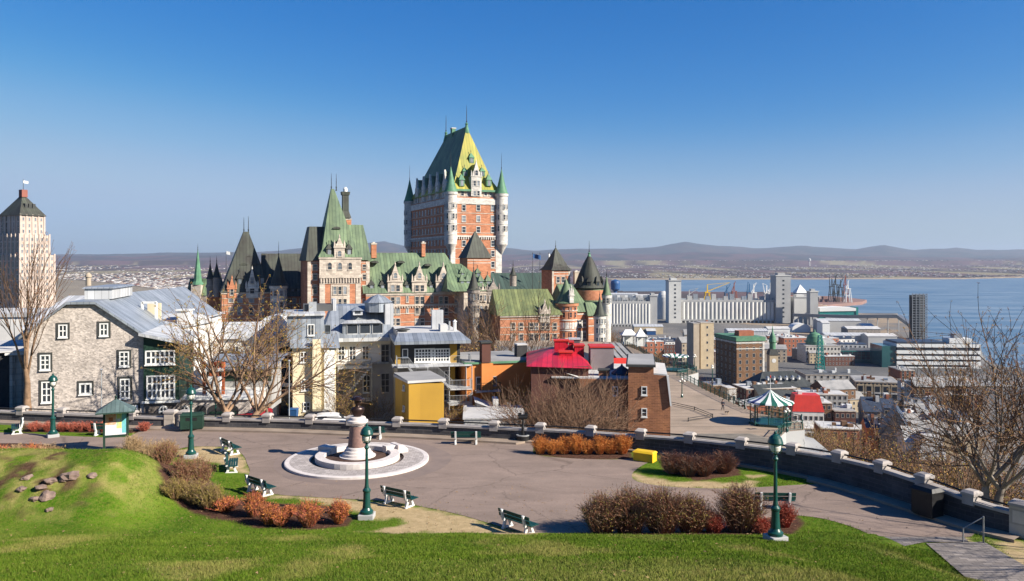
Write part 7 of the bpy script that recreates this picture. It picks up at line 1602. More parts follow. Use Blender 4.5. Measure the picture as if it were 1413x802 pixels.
filler(26, (1190,1345), (330,430), lambda x,y: -82, cc[::-1], (7,12), (9,15), 'old house among the roofs at the foot of the wooded slope', lim=lambda p: 566 if p < 1250 else 548)
# upper town roofs behind, left
filler(26, (95,300), (170,420), lambda x,y: tz(x,y), [('white_wall','grey_metal'),('brick_red','flat_roof_pale'),('stone_grey','grey_metal_pale'),('sand_wall','flat_roof'),('brick_dark','copper')], (7,11), (10,20), 'upper town roof seen between the stone house and the castle')

filler(30, (60,310), (430,1100), lambda x,y: tz(x,y), [('white_wall','grey_metal'),('brick_red','flat_roof_pale'),('stone_grey','grey_metal_pale'),('brick_dark','slate_blue')], (7,12), (12,24), 'distant roof on the plateau edge behind the stone house', lim=lambda p: 384)
# ------------------------------------------------------------- port
def silo_row(label, p0, p1, Y_, r0, r1, rb, n, parts):
    H = House('grain_silo', label, 'silo', p0, Y_, -1, -86); u1 = H.u(p1); zt_ = H.h(r0); zb_ = H.h(r1); rad = u1/n/2
    for k in range(n): b = MB(); b.lathe([(rad*1.02,zb_),(rad*1.02,zt_-3)],'concrete_pale',14,rad+2*rad*k,0); b.build('cylinder', H.t)
    b = MB(); b.box(-1,u1+1,-rad*.5,rad*4,zt_-3,zt_,'concrete'); b.box(0,u1,rad,rad*5,0,zt_-3,'concrete'); b.build('gallery', H.t)
    b = MB(); b.box(-1,u1+1,-rad*1.1,rad,zb_-1.5,zb_+.5,'concrete')
    for k in range(n+1): b.box(2*rad*k-.8,2*rad*k+.8,-rad,rad,0,zb_-1.5,'concrete_pale')
    b.build('base', H.t); b = MB()
    for k in range(16): x = u1*(k+.5)/16; b.box(x-3,x+3,rad*1.5,rad*3,zt_,zt_+ (2+3*((k*7)%3)),'concrete' if k % 2 else 'grey_metal')
    b.build('roof_box', H.t)
    return H
HS1 = silo_row('long row of pale grain silo cylinders between two tall elevator towers', 940, 1074, 1110, 414, 441, 446, 24, None)
HS2 = silo_row('shorter row of white silo cylinders behind the castle corner', 840, 897, 1050, 416, 447, 449, 13, None)
def plain_tower(label, p0, p1, Y_, rt, dep, m, m2, ang=-1, zb=-86, cat='tower', nwin=0, name='elevator_tower'):
    H = House(name, label, cat, p0, Y_, ang, zb); u1 = H.u(p1); zt_ = H.h(rt); b = MB(); b.box(0,u1,0,dep,0,zt_,m); b.build('wall', H.t)
    b = MB(); b.box(-.6,u1+.6,-.6,dep+.6,zt_,zt_+1.2,m2); b.box(u1*.2,u1*.7,dep*.2,dep*.7,zt_+1.2,zt_+4,m); b.build('roof', H.t)
    for k in range(nwin): win(H.t, I4, u1*.5, zt_*(.12+.86*k/max(nwin,1)), u1*.14 , 2.2, 'concrete', 'glass', nx=1, ny=1, t=.3, sill=False)
    return H
plain_tower('left tall concrete elevator tower of the silo row', 923, 940, 1100, 388, 26, 'concrete_pale','concrete', nwin=9)
plain_tower('right tall blue-grey elevator tower of the silo row', 1071, 1091, 1100, 381, 26, 'concrete','concrete_pale', nwin=9)
plain_tower('grey elevator block at the right end of the shorter silo row', 897, 907, 1050, 409, 22, 'concrete','concrete')
plain_tower('pale square concrete bin block right of the silo row', 1096, 1118, 1100, 411, 24, 'concrete_pale','concrete', name='bin_block', cat='building')
plain_tower('thin grey lift tower left of the teal-roofed hall', 1118, 1129, 1070, 403, 14, 'concrete','concrete_pale')
# dark lattice-like tower by the river
H = House('dark_tower', 'dark open-framed tower standing alone at the river edge', 'tower', 1259, 860, -6, -86); u1 = H.u(1279); zt_ = H.h(405); h = H.h
b = MB(); b.box(u1*.3,u1*.95,2,10,0,zt_-2,'flat_roof_dark'); b.box(0,u1*.3,4,9,0,zt_*.96,'dark_wall'); b.build('wall', H.t); b = MB()
for k in range(19): zz = zt_*k/18.5; b.box(-.3,u1+.3,-.3,.5,zz,zz+.8,'steel_grey')
for k in range(5): x = u1*k/4; b.box(x-.35,x+.35,-.5,0,0,zt_,'steel_grey')
b.build('frame', H.t)
# conveyor gallery from silos to the dark tower
t = thing('conveyor', 'long raised conveyor gallery sloping up to the dark river tower', 'conveyor', (PX(1180,990),990,-86)); b = MB(); o_ = Vector((PX(1180,990),990,-86))
p = [Vector((PX(1095,1060),1060,-74)),Vector((PX(1170,1000),1000,-72)),Vector((PX(1240,930),930,ZR(439,930))),Vector((PX(1262,872),872,ZR(455,872)))]
for i in range(3):
    a, c = p[i]-o_, p[i+1]-o_; d = (c-a).normalized(); q_ = Vector((-d.y,d.x,0))*2.4; u_ = Vector((0,0,4)); b.add([a-q_,c-q_,c+q_,a+q_,a-q_+u_,c-q_+u_,c+q_+u_,a+q_+u_],[(0,1,5,4),(1,2,6,5),(2,3,7,6),(3,0,4,7),(4,5,6,7),(3,2,1,0)],'steel_grey')
b.build('gallery', t); b = MB()
for i in range(12): q_ = p[0].lerp(p[1],i/11)-o_ if i < 6 else p[1].lerp(p[2],(i-6)/5)-o_; b.box(q_.x-.5,q_.x+.5,q_.y-.5,q_.y+.5,0,q_.z,'concrete')
b.build('legs', t)
# teal hall, tents, tanks, sheds
H = House('teal_hall', 'white-roofed hall with teal end walls beside the water', 'building', 1131, 1080, -2, -88); u1 = H.u(1184); h = H.h; b = MB(); b.box(0,u1,0,20,0,h(429),'teal'); b.box(u1-3,u1,-1,21,0,h(424),'teal'); b.build('wall', H.t); b = MB(); b.wall([(0,h(430)),(u1-3,h(429)),(u1-3,h(425)),(u1*.5,h(423.5)),(0,h(425))],-1,22,'white_trim'); b.build('roof', H.t)
b = MB(); b.wall([(4,0),(u1-8,0),(u1-10,h(437)),(u1*.5,h(434)),(8,h(437))],-1.6,-1.0,'grey_metal_pale'); b.build('door', H.t)
t = thing('tent', 'white pyramid-shaped tent roof right of the tall elevator tower', 'tent', (PX(1104,1250),1250,-86)); b = MB(); z0 = ZR(404,1250)+86; b.frus((-8,8,-8,8),0,(-8,8,-8,8),z0,'concrete'); b.build('base', t); b = MB(); b.pyr(-9,9,-9,9,z0,z0+13,'canvas_white'); b.build('roof', t)
t = thing('storage_dome', 'pale round storage dome left of the elevator tower', 'tank', (PX(916,1180),1180,-86)); b = MB(); b.lathe([(10,0),(10,26),(9.6,32),(8.2,36),(5.4,39.5),(0.2,41.5)],'concrete_pale',28); b.build('shell', t)
t = thing('blue_tank', 'blue round tank above the white port roofs', 'tank', (PX(849,1350),1350,-86)); b = MB(); b.lathe([(3,0),(3,34),(7.5,38),(8,48),(7,52),(.2,55)],'blue_paint',20); b.build('tank', t)
t = thing('white_silo_tank', 'white barrel-shaped shed below the pale bin block', 'shed', (PX(1106,960),960,-86)); b = MB(); n = 12; b.wall([(-11,0),(11,0)]+[(11*math.cos(math.pi*i/n),4+6.5*math.sin(math.pi*i/n)) for i in range(n+1)],0,16,'white_trim'); b.build('shell', t)
for k, (p0,p1,Y_,rt,m,lab) in enumerate(((843,880,1300,405,'white_trim','white flat warehouse behind the shorter silo row, left'),(878,912,1280,407,'white_trim','white flat warehouse behind the shorter silo row, right'),(875,915,930,449,'beige_wall','low tan-roofed shed in front of the shorter silo row'),(893,905,915,455,'blue_paint','small blue shed in front of the shorter silo row'),(1129,1188,940,441,'concrete','long low port shed below the white-roofed teal hall'),(1135,1145,900,444,'white_trim','small white port hut'),(1190,1206,880,448,'white_trim','white trailer-like hut near the river'),(1060,1090,900,452,'white_trim','low white shed at the foot of the silos'),(1140,1200,760,461,'flat_roof_pale','long pale warehouse roof near the green dome'),(1170,1215,800,452,'stone_grey','grey warehouse in front of the conveyor'),(1005,1060,800,455,'grey_metal_pale','long pale shed roof in front of the silos'),(1198,1238,740,462,'concrete','square grey plant building left of the white offices'))):
    H = House('port_shed', lab, 'shed', p0, Y_, -2, tz(PX(p0,Y_),Y_)); u1 = H.u(p1); h = H.h; b = MB(); b.box(0,u1,0,18,0,max(h(rt)-1.5,3),m); b.build('wall', H.t); b = MB(); b.gable(-.5,u1+.5,-.5,18.5,max(h(rt)-1.5,3),max(h(rt)-1.5,3)+2.2,'flat_roof_pale' if k % 2 else 'grey_metal_pale'); b.build('roof', H.t)
t = thing('pier', 'reddish pier and cargo yard jutting into the river', 'pier', (PX(1150,1600),1600,-90)); pg = [(PX(1124,1480),1480),(PX(1190,1640),1640),(PX(1196,1720),1720),(PX(1150,1900),1900),(PX(1118,1900),1900)]; b = MB(); b.prism([(x-PX(1150,1600),y-1600) for x,y in pg],-1,6,'pier_red'); b.build('quay', t)
for k in range(9): b = MB(); x, y = -20+rr.uniform(0,50), 20+rr.uniform(0,220); b.box(x,x+rr.uniform(8,20),y,y+10,6,6+rr.uniform(3,8),rr.choice(['pier_red','rust_red','concrete','terracotta'])); b.build('cargo_stack', t)
def crane(label, px_, Y_, rt, m, lean=0, s_=1.0, name='harbour_crane', zb=-86):
    t = thing(name, label, 'crane', (PX(px_,Y_),Y_,zb)); H_ = ZR(rt,Y_)-zb; b = MB()
    for x in (-6,6):
        for y in (-5,5): b.tube((x*s_,y,0),(x*.55*s_,y*.6,H_*.62),.9,.8,m,4)
    for z_ in (.3,.62): b.box(-5*s_,5*s_,-4,4,H_*z_-1,H_*z_,m)
    b.build('portal', t); b = MB(); b.tube((0,0,H_*.6),(0,0,H_*.92),1.4,1,m,4)
    b.tube((-4,0,H_*.62),(lean*H_*.55,0,H_),1.0,.5,m,4); b.tube((0,0,H_*.92),(lean*H_*.55,0,H_),.4,.4,m,4); b.build('jib', t)
for i, (p_, Y_, rt, m, ln) in enumerate(((976,1450,390,'yellow_paint',1.6),(1003,1500,392,'crane_blue',.3),(1013,1480,388,'rust_red',.1),(1034,1460,389,'crane_blue',-.1),(1040,1440,390,'white_trim',.2),(1058,1460,391,'white_trim',-.3),(1063,1440,387,'white_trim',.3),(951,1450,398,'concrete',.8),(1148,1620,382,'dark_trim',-.2),(1153,1640,378,'dark_trim',.1),(1160,1630,384,'dark_trim',.2),(1167,1650,379,'rust_red',0),(1170,1610,386,'white_trim',.1))):
    crane(['long-jibbed yellow harbour crane above the silo roofs','blue harbour crane right of the yellow one','red harbour crane in the middle above the silo roofs','blue and slim harbour crane, left of the close pair','white harbour crane right beside the slim blue one','white harbour crane, left of the last pair before the elevator tower','white harbour crane, right of the last pair before the elevator tower','short grey harbour crane left of the yellow one','dark crane at the left end of the red pier','tallest dark crane on the red pier','third dark crane on the red pier','red-topped crane on the red pier','white crane at the right end of the red pier'][i], p_, Y_, rt, m, ln, zb=-86 if p_ < 1100 else -84)

cars = [make_car('', 1150, 900, 0, 0, m) for m in ('car_white','car_black','car_red')]
for i in range(36):
    Y_ = rr.uniform(700,960); p_ = rr.uniform(1080,1240); loc = (PX(p_,Y_),Y_,tz(PX(p_,Y_),Y_)); c_ = cars[i % 3]
    if i < 3: c_.location = loc; r_ = c_
    else: r_ = dup(c_, loc, R(rr.choice([0,90,15])))
    r_['label'] = 'small parked car in the yards before the port'; r_['group'] = 'cars parked in the port yards'
# ------------------------------------------------------------- far suburbs
V=[];Fc=[];MI=[]; ms = ['town_white','town_grey','town_brown','town_sand','flat_roof_dark','rust_red']
rr = random.Random(3)
def far_box(x, y, z_, w_, d_, h_, k):
    i = len(V); V.extend([(x,y,z_),(x+w_,y,z_),(x+w_,y+d_,z_),(x,y+d_,z_),(x,y,z_+h_),(x+w_,y,z_+h_),(x+w_,y+d_,z_+h_),(x,y+d_,z_+h_)])
    for f in ((4,5,6,7),(0,1,5,4),(1,2,6,5),(2,3,7,6),(3,0,4,7)): Fc.append([i+j for j in f]); MI.append(k)
cnt = 0
while cnt < 9500:
    p_ = rr.uniform(-60,1480)
    if rr.random() < .12: p_ = rr.uniform(70,320)
    row = 364 + (rr.random()**0.8)*21; Y_ = F*86/(row-HY) if row > 372 else rr.uniform(6500,10500)
    if p_ < 320: row = rr.uniform(370,404); Y_ = F*82/(row-HY)
    elif p_ < 700: continue
    if Y_ < 4020 and p_ > 700: continue
    x = PX(p_,Y_)
    if Y_ < 950 or Y_ > 11500: continue
    if noise.noise(Vector((x/420,Y_/900,3))) < 0.02 - (0.25 if Y_ < 5000 else 0): continue
    s_ = Y_/F; w_ = rr.uniform(.4,1.8)*s_*(2.6 if rr.random() < .07 else 1); h_ = rr.uniform(.25,.75)*s_*.8*(1.6 if rr.random() < .04 else 1)
    far_box(x, Y_, tz(x,Y_)-2, w_, rr.uniform(10,30), h_+2, rr.choices(range(6),[30,26,26,9,16,3])[0]); cnt += 1
me = bpy.data.meshes.new('suburb'); me.from_pydata(V,[],Fc)
for m in ms: me.materials.append(MATS[m])
me.polygons.foreach_set('material_index',MI); me.update(); o = bpy.data.objects.new('suburb',me); COL.objects.link(o); tag(o, kind='stuff')
t = thing('water_tower','tiny white water tower on the far plain','tower',(PX(1117,9000),9000,-60)); b = MB(); b.lathe([(7,0),(6,50),(13,60),(14,80),(2,90)],'concrete_pale',14); b.build('tank', t)
# ------------------------------------------------------------- bare, budding trees
def rvec(rr): 
    return Vector((rr.gauss(0,1), rr.gauss(0,1), rr.gauss(0,1))).normalized()
def tree_meshes(seed, H, fork=0.3, spread=0.9, r0=0.22, kids=(5,6,6,5), twr=0.014, bark='bark', twig='twig', buds=(('bud',3),), bsz=0.07, lean=(0,0), stems=1, up=0.25, lens=(0.5,0.3,0.17,0.085), nb=2):
    rr = random.Random(seed); tb = MB(); cb_ = MB(); tot = sum(k for _, k in buds); names = [n for n, _ in buds]; wts = [k for _, k in buds]
    def grow(p, d, L_, r, lv):
        n = (4,4,3,2)[min(lv,3)]; pts = [p]; dirs = [d]; rad = [r]
        for i in range(n):
            d = (d + rvec(rr)*(0.16 if lv < 3 else .22) + Vector((0,0,up*(0.35 if lv < 2 else 0.2)))*0.6).normalized(); p = p + d*(L_/n); pts.append(p); dirs.append(d); rad.append(r*(1-(i+1)/n*0.55))
        mb = tb if lv < 2 else cb_
        for i in range(n): mb.tube(pts[i], pts[i+1], rad[i], rad[i+1], bark if lv < 2 else twig, (8,6,4,3)[min(lv,3)], False)
        if lv >= 3:
            if bsz:
                for i in range(1, n+1):
                    for _ in range(nb):
                        q = pts[i] + rvec(rr)*bsz*0.9; a = rvec(rr)*bsz; c = rvec(rr)*bsz; cb_.add([q, q+a, q+a*0.6+c], [(0,1,2)], rr.choices(names, wts)[0])
            return
        for k in range(kids[lv]):
            t = rr.uniform(0.28 if lv else 0.75, 1.0) if lv else 0.82+0.18*k/kids[0]; j = min(int(t*n), n-1); f = t*n-j; q = pts[j].lerp(pts[j+1], f); dd = dirs[j+1]
            side = dd.cross(rvec(rr)).normalized(); a = rr.uniform(0.45, 1.0)*spread if lv else rr.uniform(.35,.8)*spread
            if lv == 0: az = 2*math.pi*(k+rr.uniform(-.3,.3))/kids[0]; side = Vector((math.cos(az), math.sin(az), 0))
            nd = (dd*math.cos(a) + side*math.sin(a)).normalized(); grow(q, nd, H*lens[min(lv,3)]*rr.uniform(.7,1.2)*(1.15-.4*t if lv else 1), max(rad[j+1]*.62, twr), lv+1)
        if lv: grow(pts[-1], dirs[-1], H*lens[min(lv,3)]*.8, max(rad[-1]*.9, twr), lv+1)
    for s_ in range(stems):
        az = rr.uniform(0,6.28); o = Vector((math.cos(az),math.sin(az),0))*(0.0 if stems == 1 else r0*1.2)
        d = Vector((lean[0]+(math.cos(az)*.3 if stems > 1 else 0), lean[1]+(math.sin(az)*.3 if stems > 1 else 0), 1)).normalized()
        tb.tube(o-Vector((0,0,.6)), o, r0*1.35, r0*1.1, bark, 8, False); grow(o, d, H*fork, r0, 0)
    return tb, cb_
def tree(name, label, loc, rz=0.0, group=None, **k):
    t = thing(name, label, 'tree', loc, rz, group); tb, c_ = tree_meshes(**k); tb.build('trunk', t); c_.build('crown', t); return t
YB = (('bud',3),('bud_green',2))
tree('bare_tree', 'tall bare tree with a forked trunk at the left in front of the stone house', (PX(40,66),66,-14), 0.6, seed=12, H=13.6, fork=.4, spread=.45, r0=.38, kids=(5,6,6,5), bark='bark_warm', buds=(('bud_red',3),('bud',1)), bsz=.06, twr=.02, up=.6, lens=(.4,.36,.2,.09), nb=3)
tree('budding_tree', 'big forked tree with yellow-brown buds behind the wall, before the garage', (PX(328,64.5),64.5,-14.4), 1.0, seed=23, H=13.2, fork=.18, spread=1.05, r0=.5, kids=(6,7,7,6), bark='bark_warm', buds=YB, bsz=.085, twr=.02, stems=2, up=.3, nb=7)
tree('budding_tree', 'smaller leaning budding tree left of the cream house', (PX(372,74),74,-15.8), 2.0, seed=31, H=8.5, fork=.28, spread=.9, r0=.2, kids=(4,6,6,5), bark='bark', buds=(('bud_red',2),('bud',2)), bsz=.05, twr=.016, lean=(.25,0))
tree('tall_pale_tree', 'tall pale-stemmed tree in front of the right half of the castle', (PX(702,122),122,-26), .3, seed=41, H=21, fork=.22, spread=.7, r0=.34, kids=(6,7,6,5), bark='bark_pale', buds=YB, bsz=.09, twr=.03, stems=2, up=.45)
tree('tall_pale_tree', 'second slimmer tree just left of the tall pale-stemmed one', (PX(676,128),128,-26), 1.3, seed=43, H=18, fork=.25, spread=.7, r0=.25, kids=(5,6,6,5), bark='bark', buds=(('bud',3),('bud_red',1)), bsz=.09, twr=.03, up=.4)
hero = tree('big_bare_tree', 'largest bare tree at the right edge with many thick pale limbs beyond the wall', (PX(1366,47),47,-15.5), .2, seed=57, H=13.4, fork=.16, spread=1.05, r0=.36, kids=(8,8,8,6), bark='bark_pale', buds=(('bud_red',2),('bud',3)), bsz=.06, twr=.018, stems=2, up=.28, nb=7)
tree('bare_tree', 'slanting multi-stemmed bare tree left of the largest one, right edge', (PX(1335,52),52,-19.5), 1.2, seed=59, H=11.0, fork=.18, spread=.9, r0=.17, kids=(6,6,6,5), bark='bark', buds=(('bud_red',2),('bud',2)), bsz=.032, twr=.014, stems=2, up=.4)
tree('bare_tree', 'bare tree just outside the right end of the wall', (27.5,37.5,-13.8), 2.2, seed=61, H=10.0, fork=.25, spread=.9, r0=.24, kids=(5,6,6,5), bark='bark', buds=(('bud_red',1),), bsz=.03, twr=.014, up=.35)
tree('bare_tree', 'bare tree beyond the wall whose branches shade the right-hand path', (29,30.5,-13), 4.0, seed=67, H=11.5, fork=.25, spread=.9, r0=.24, kids=(5,6,6,5), bark='bark', buds=(('bud_red',1),), bsz=.03, twr=.014, up=.35)
# brown thicket in front of the brick houses
for k, (p_, Y_, H_, lab) in enumerate(((748,75,6.6,'left'),(782,72,8.6,'middle'),(815,75,7.0,'right'))):
    tree('leafless_thicket_tree', 'broad leafless brown multi-stemmed tree before the brick houses, '+lab+' of three', (PX(p_,Y_),Y_,-20.5 if k != 1 else -20.8), k*1.7, 'leafless trees before the brick houses', seed=70+k, H=H_+3.6, fork=.1, spread=1.0, r0=.12, kids=(6,7,7,6), bark='bark', twig='twig', buds=(('stem_brown',1),), bsz=.05, twr=.018, stems=4, up=.38, nb=3)
for k, (p_, Y_, z_, H_, b_, lab) in enumerate(((703,86,-21,8.8,YB,'yellow-green budding tree at the right end of the orange house'),(690,90,-21,7,YB,'low yellowish bush-like tree under the orange house balcony'),(493,84,-18.5,4.5,YB,'small yellow-green tree behind the monument'),(516,86,-18.6,5.0,YB,'budding shrub tree between the monument and the ochre block'),(628,84,-18.5,4.2,YB,'small budding tree right of the ochre block'),(470,88,-18.8,5,YB,'spindly budding tree right of the cream house'),(880,83,-22,5.2,YB,'small yellow bush-like tree at the foot of the brick gable house'),(858,80,-21.4,4,YB,'low orange-budding bush before the nearer brick house end'))):
    tree('budding_small_tree', lab, (PX(p_,Y_),Y_,z_), k, seed=90+k, H=H_, fork=.12, spread=1.0, r0=.09, kids=(5,5,5,4), bark='bark', buds=b_, bsz=.07, twr=.012, stems=2)
# repeated budding trees: eight shapes, copied
protos = []
for k in range(9):
    c_ = [(('bud',3),('bud_red',1)), (('bud_green',2),('bud',2)), (('bud_red',2),('bud',1))][k % 3]
    protos.append(tree('wood_tree', '', (0,0,0), 0, None, seed=130+k, H=9.5, fork=.2, spread=.95, r0=.15, kids=(5,5,5,4), bark='bark' if k % 2 else 'bark_pale', buds=c_, bsz=.14, twr=.03, up=.35))
used = set(); rt = random.Random(12)
def put(k, x, y, z_, sc, label, group):
    p_ = protos[k]; r_ = rt.uniform(0,6.28)
    if k not in used:
        used.add(k); p_.location = (x,y,z_); p_.rotation_euler = (0,0,r_); p_.scale = (sc,)*3; o = p_
    else: o = dup(p_, (x,y,z_), r_, sc=sc)
    o['label'] = label; o['group'] = group
def scatter(n, xr, yr, label, lim, hs=(.7,1.15), zoff=-.3, mind=2.6, inpx=False, ks=range(9)):
    pts = []; tries = 0
    while len(pts) < n and tries < n*60:
        tries += 1; y = rt.uniform(*yr); x = rt.uniform(*xr) if not inpx else PX(rt.uniform(*xr), y); z_ = tz(x,y)+zoff; sc = rt.uniform(*hs)
        p_ = CX+F*x/y; row = HY - (z_+9.5*sc)*F/y
        if row < lim(p_, x, y): continue
        if any((x-a)**2+(y-b)**2 < mind**2 for a,b in pts): continue
        pts.append((x,y)); put(rt.choice(list(ks)), x, y, z_, sc, label, label)
limR = lambda p_,x,y: 9999 if (p_ < 1085 and y < 150) or (33 < x < 46 and 100 < y < 190) or x < 24 else (588 if p_ < 1190 else (612 if p_ < 1330 else 540))
scatter(60, (1085,1360), (58,130), 'budding tree in the wooded slope below the lookout wall on the right', limR, hs=(1.0,1.5), inpx=True)
scatter(62, (1085,1370), (130,285), 'budding tree in the wooded slope below the lookout wall on the right', limR, hs=(1.1,1.75), inpx=True, mind=3.5)
limL = lambda p_,x,y: 9999 if x < 37 or (35 < x < 44 and 160 < y < 190) else (446 if p_ < 900 else (455 if p_ < 930 else (478 if p_ < 965 else (505 if p_ < 1010 else 9999))))
scatter(66, (37,95), (190,420), 'budding tree in the woods below the far boardwalk', limL, mind=4)
scatter(22, (235,305), (95,135), 'brown budding tree among the roofs left of the castle', lambda p_,x,y: 392 if p_ > 250 else 405, hs=(.9,1.6), inpx=True, mind=4)
scatter(16, (535,605), (150,215), 'brown budding tree in the hollow before the long castle wing', lambda p_,x,y: 423, hs=(.9,1.5), inpx=True, mind=4)
scatter(9, (600,680), (105,150), 'brown budding tree behind the orange house before the castle', lambda p_,x,y: 432, hs=(.9,1.5), inpx=True, mind=4)
scatter(9, (-20,80), (100,190), 'brown budding tree behind the stone house at the far left', lambda p_,x,y: 385, hs=(.8,1.3), inpx=True, mind=5)
scatter(14, (345,425), (125,190), 'budding tree behind the pale houses below the castle', lambda p_,x,y: 412, hs=(.8,1.4), inpx=True, mind=5)
scatter(20, (1290,1440), (150,420), 'budding tree among the lower town roofs at the right', lambda p_,x,y: 500, hs=(.9,1.3), inpx=True, mind=6)
scatter(20, (900,1340), (640,900), 'small distant tree between the lower town and the silos', lambda p_,x,y: 452, hs=(.8,1.2), inpx=True, mind=9)

# ------------------------------------------------------------- shrubs
def shrub_mesh(seed, rad, h, n, stem, r0=.011, twigs=4, flat=.55, base=.35, tips=None):
    rr = random.Random(seed); b = MB()
    for i in range(n):
        a = rr.uniform(0,6.28); q = math.sqrt(rr.random()); p = Vector((math.cos(a)*rad*base*q, math.sin(a)*rad*base*q, 0)); out = Vector((math.cos(a),math.sin(a),0)); sp = rr.uniform(.1,1)*q
        H_ = h*rr.uniform(.65,1.12)*(1-.35*q*q); e = p + out*rad*(1-base)*sp*1.1 + Vector((rr.gauss(0,.05),rr.gauss(0,.05),H_)); m_ = p.lerp(e,.5) + Vector((rr.gauss(0,.04),rr.gauss(0,.04),H_*.08)); m2 = rr.choice(stem)
        b.tube(p,m_,r0,r0*.75,m2,3,False); b.tube(m_,e,r0*.75,r0*.3,m2,3,False)
        for k in range(twigs):
            f = rr.uniform(.25,.98); s_ = p.lerp(m_,f*2) if f < .5 else m_.lerp(e,f*2-1); d = (rvec(rr)*.7+out*.35+Vector((0,0,.75))).normalized(); t2 = s_+d*h*rr.uniform(.12,.3); b.tube(s_,t2,r0*.55,r0*.25,m2,3,False)
            if tips:
                for _ in range(2): q2 = s_.lerp(t2,rr.random()); b.add([q2,q2+rvec(rr)*.05,q2+rvec(rr)*.05],[(0,1,2)],rr.choice(tips))
    return b
def shrub(label, px_, row, rad, h, kind, n=230, z=None, group=None, sc=(1,1,1), loc=None):
    st = {'orange':(['stem_orange'],['stem_orange']), 'brown':(['stem_brown','stem_brown','bark'],None), 'dull':(['stem_dull','stem_brown','twig','stem_brown'],['bud_green','stem_dull','bud_red']), 'red':(['stem_red'],['stem_red']), 'straw':(['stem_straw'],['stem_straw']), 'moss':(['stem_dull','stem_moss'],['stem_moss','bud_green']), 'rust':(['stem_orange','stem_red','stem_brown'],['stem_orange','stem_red'])}[kind]
    if loc is None: g = G(px_,row); loc = (g.x, g.y+rad*.55, pz(g.x, g.y+rad*.55) if z is None else z)
    b = shrub_mesh(int(px_*7+row), rad, h, n, st[0], r0=.011, tips=st[1]); o = b.build('shrub'); o.location = loc; o.scale = sc
    return tag(o, label, 'shrub', group)
od = ['first','second','third','fourth','fifth','sixth','seventh','eighth','ninth','tenth']
for k, p_ in enumerate((746,762,779,796,812,828,844,860)):
    g = G(p_, 629+k*.5); shrub('orange-twigged shrub in the bed against the wall, '+od[k]+' from the left', p_, 629, (.72,.6,.8,.66,.75,.58,.78,.7)[k], (1.05,.85,1.0,1.15,.8,1.1,.9,1.2)[k], 'orange', 200, -11.95, 'orange shrubs against the wall', (1,.8,1))
for k, (p_, r_) in enumerate(((930,657),(952,660),(975,660),(1002,656))): shrub('dense brown clipped shrub on the grass island, '+od[k]+' from the left', p_, r_, .95, 1.15, 'brown', 380, -11.95, 'brown shrubs on the grass island')
for k, p_ in enumerate((44,62,83,97,110,122,140,196)): shrub('small red shrub along the wall at the left, '+od[k]+' from the left', p_, 596.5, .55, .65, 'red', 120, -11.98, 'red shrubs along the left wall')
for k, p_ in enumerate((-22,2,24,46,66)): g = knoll_point(p_, 621); shrub('tan reddish hedge clump on top of the knoll, '+od[k]+' from the left', p_, 619, .95, 1.0, 'rust' if k % 2 else 'straw', 260, group='hedge clumps on the knoll', loc=(PX(p_,43.5),43.5,pz(PX(p_,43.5),43.5)-.05), sc=(1.1,1,1))
for k, (p_, r_) in enumerate(((178,634),(200,644),(222,640))): shrub('loose straw-coloured shrub right of the map stand, '+od[k]+' from the left', p_, r_, .95, 1.3, 'straw', 230, group='straw shrubs by the map stand')
for k, (p_, r_, h_, kd) in enumerate(((222,678,1.1,'dull'),(246,690,1.3,'dull'),(270,684,1.5,'dull'),(262,702,1.1,'moss'),(285,706,1.2,'moss'),(236,704,.9,'moss'),(308,709,.6,'rust'))): shrub('tangled olive-brown shrub in the long soil bed left of the benches, '+od[k]+' of its cluster', p_, r_, .85, h_, kd, 260, group='tangled shrubs in the soil bed')
for k, (p_, r_, rd, h_) in enumerate(((347,716,.62,1.05),(368,728,.6,.95),(398,716,.4,.5),(423,731,.78,1.1),(466,726,.55,1.0),(385,729,.45,.6))): shrub('reddish-orange round shrub in the long soil bed, '+['far left','left below','small back','largest','right-hand','small low'][k]+' one', p_, r_, rd, h_, 'rust', 260, -11.95, 'reddish round shrubs in the soil bed')
for k, (p_, r_, rd, h_, kd) in enumerate(((832,745,1.15,1.7,'dull'),(872,745,1.35,1.95,'dull'),(918,745,1.35,1.95,'dull'),(958,742,1.15,1.6,'dull'),(1028,741,1.3,2.0,'dull'),(987,740,.6,.95,'red'),(1086,730,.62,1.05,'red'),(1052,742,.5,.8,'red'))): shrub(['big dull-brown shrub at the left end of the near bed','big dull-brown shrub, second in the near bed','big dull-brown shrub, third in the near bed','big dull-brown shrub, fourth in the near bed','large brown shrub just left of the right-hand lamp','red shrub between the two brown groups of the near bed','red shrub right of the right-hand lamp','small red shrub just behind the right-hand lamp foot'][k], p_, r_, rd, h_, kd, 640 if kd == 'dull' else 300, -12.0, 'shrubs of the near bed')

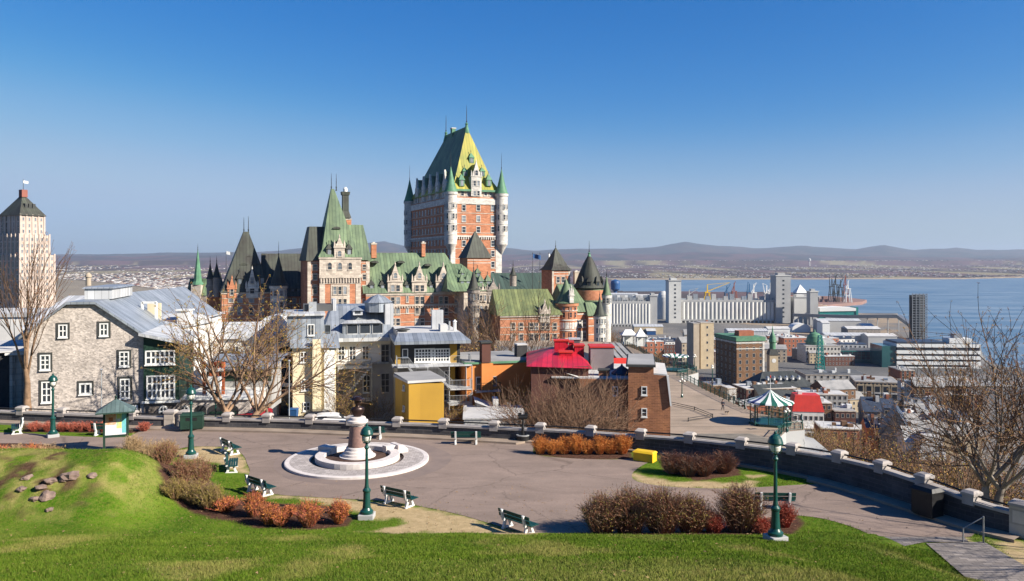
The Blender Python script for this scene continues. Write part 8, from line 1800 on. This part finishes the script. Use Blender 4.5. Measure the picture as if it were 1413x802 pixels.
# ------------------------------------------------------------- grass blades on the near lawns
def blades(n, xr, yr, seed, h=(.03,.105)):
    g = np.random.default_rng(seed); x = g.uniform(*xr, n); y = g.uniform(*yr, n)
    ix = np.clip(np.searchsorted(xs, x)-1, 0, nx-2); iy = np.clip(np.searchsorted(ys, y)-1, 0, ny-2)
    ok = (sand[iy,ix]+g.random(n)*.5 < .6) & (bed[iy,ix] < .3) & (~ins[iy,ix]) & keep[iy,ix] & (g.random(n) < 1)
    for poly in (pav1, pav2): ok &= ~inside(x, y, poly)
    x, y, ix, iy = x[ok], y[ok], ix[ok], iy[ok]; z_ = park_z(x, y); n = len(x); a = g.uniform(0,6.28,n); hh = g.uniform(*h,n)*(.35+1.3*fbm(x*.9,y*.9,77,4)); wv_ = g.uniform(.006,.012,n)
    la = g.uniform(0,6.28,n); ll = hh*g.uniform(.2,.8,n); P_ = np.stack([np.stack([x-np.cos(a)*wv_,y-np.sin(a)*wv_,z_-.005],-1),np.stack([x+np.cos(a)*wv_,y+np.sin(a)*wv_,z_-.005],-1),np.stack([x+np.cos(la)*ll,y+np.sin(la)*ll,z_+hh],-1)],1).reshape(-1,3)
    me = bpy.data.meshes.new('grass'); me.vertices.add(3*n); me.vertices.foreach_set('co',P_.ravel()); me.loops.add(3*n); me.loops.foreach_set('vertex_index',np.arange(3*n,dtype=np.int32)); me.polygons.add(n); me.polygons.foreach_set('loop_start',np.arange(0,3*n,3,dtype=np.int32)); me.update(calc_edges=True)
    at = np.zeros((n,4)); at[:,2] = np.clip(attr[iy,ix,2]+g.uniform(-.2,.25,n),0,1); at[:,3] = 1
    ca = me.color_attributes.new('tint','FLOAT_COLOR','POINT'); ca.data.foreach_set('color',np.repeat(at,3,0).ravel()); me.materials.append(LAWN); o = bpy.data.objects.new('grass',me); COL.objects.link(o); tag(o, kind='stuff')
blades(330000, (-20,20), (19.5,33), 1); blades(170000, (-33,24), (31,44), 2)

# fallen leaves and litter on the lawns and along the plaza edge
g_ = np.random.default_rng(9); n_ = 2600; x_ = np.concatenate([g_.uniform(-30,19,n_), g_.uniform(-16,12,700)]); y_ = np.concatenate([g_.uniform(20,44,n_), g_.uniform(35,40,700)]); z_ = park_z(x_, y_)+.03
ok_ = ~((y_ > 36) & (x_ > 17)); x_, y_, z_ = x_[ok_], y_[ok_], z_[ok_]; n_ = len(x_); P_ = np.repeat(np.stack([x_,y_,z_],-1),3,0) + g_.normal(0,1,(3*n_,3))*np.array([.035,.035,.014])
me = bpy.data.meshes.new('fallen_leaves'); me.from_pydata([tuple(p) for p in P_], [], [(3*i,3*i+1,3*i+2) for i in range(n_)]); me.materials.append(MATS['leaf_litter']); o = bpy.data.objects.new('fallen_leaves', me); COL.objects.link(o); tag(o, kind='stuff')
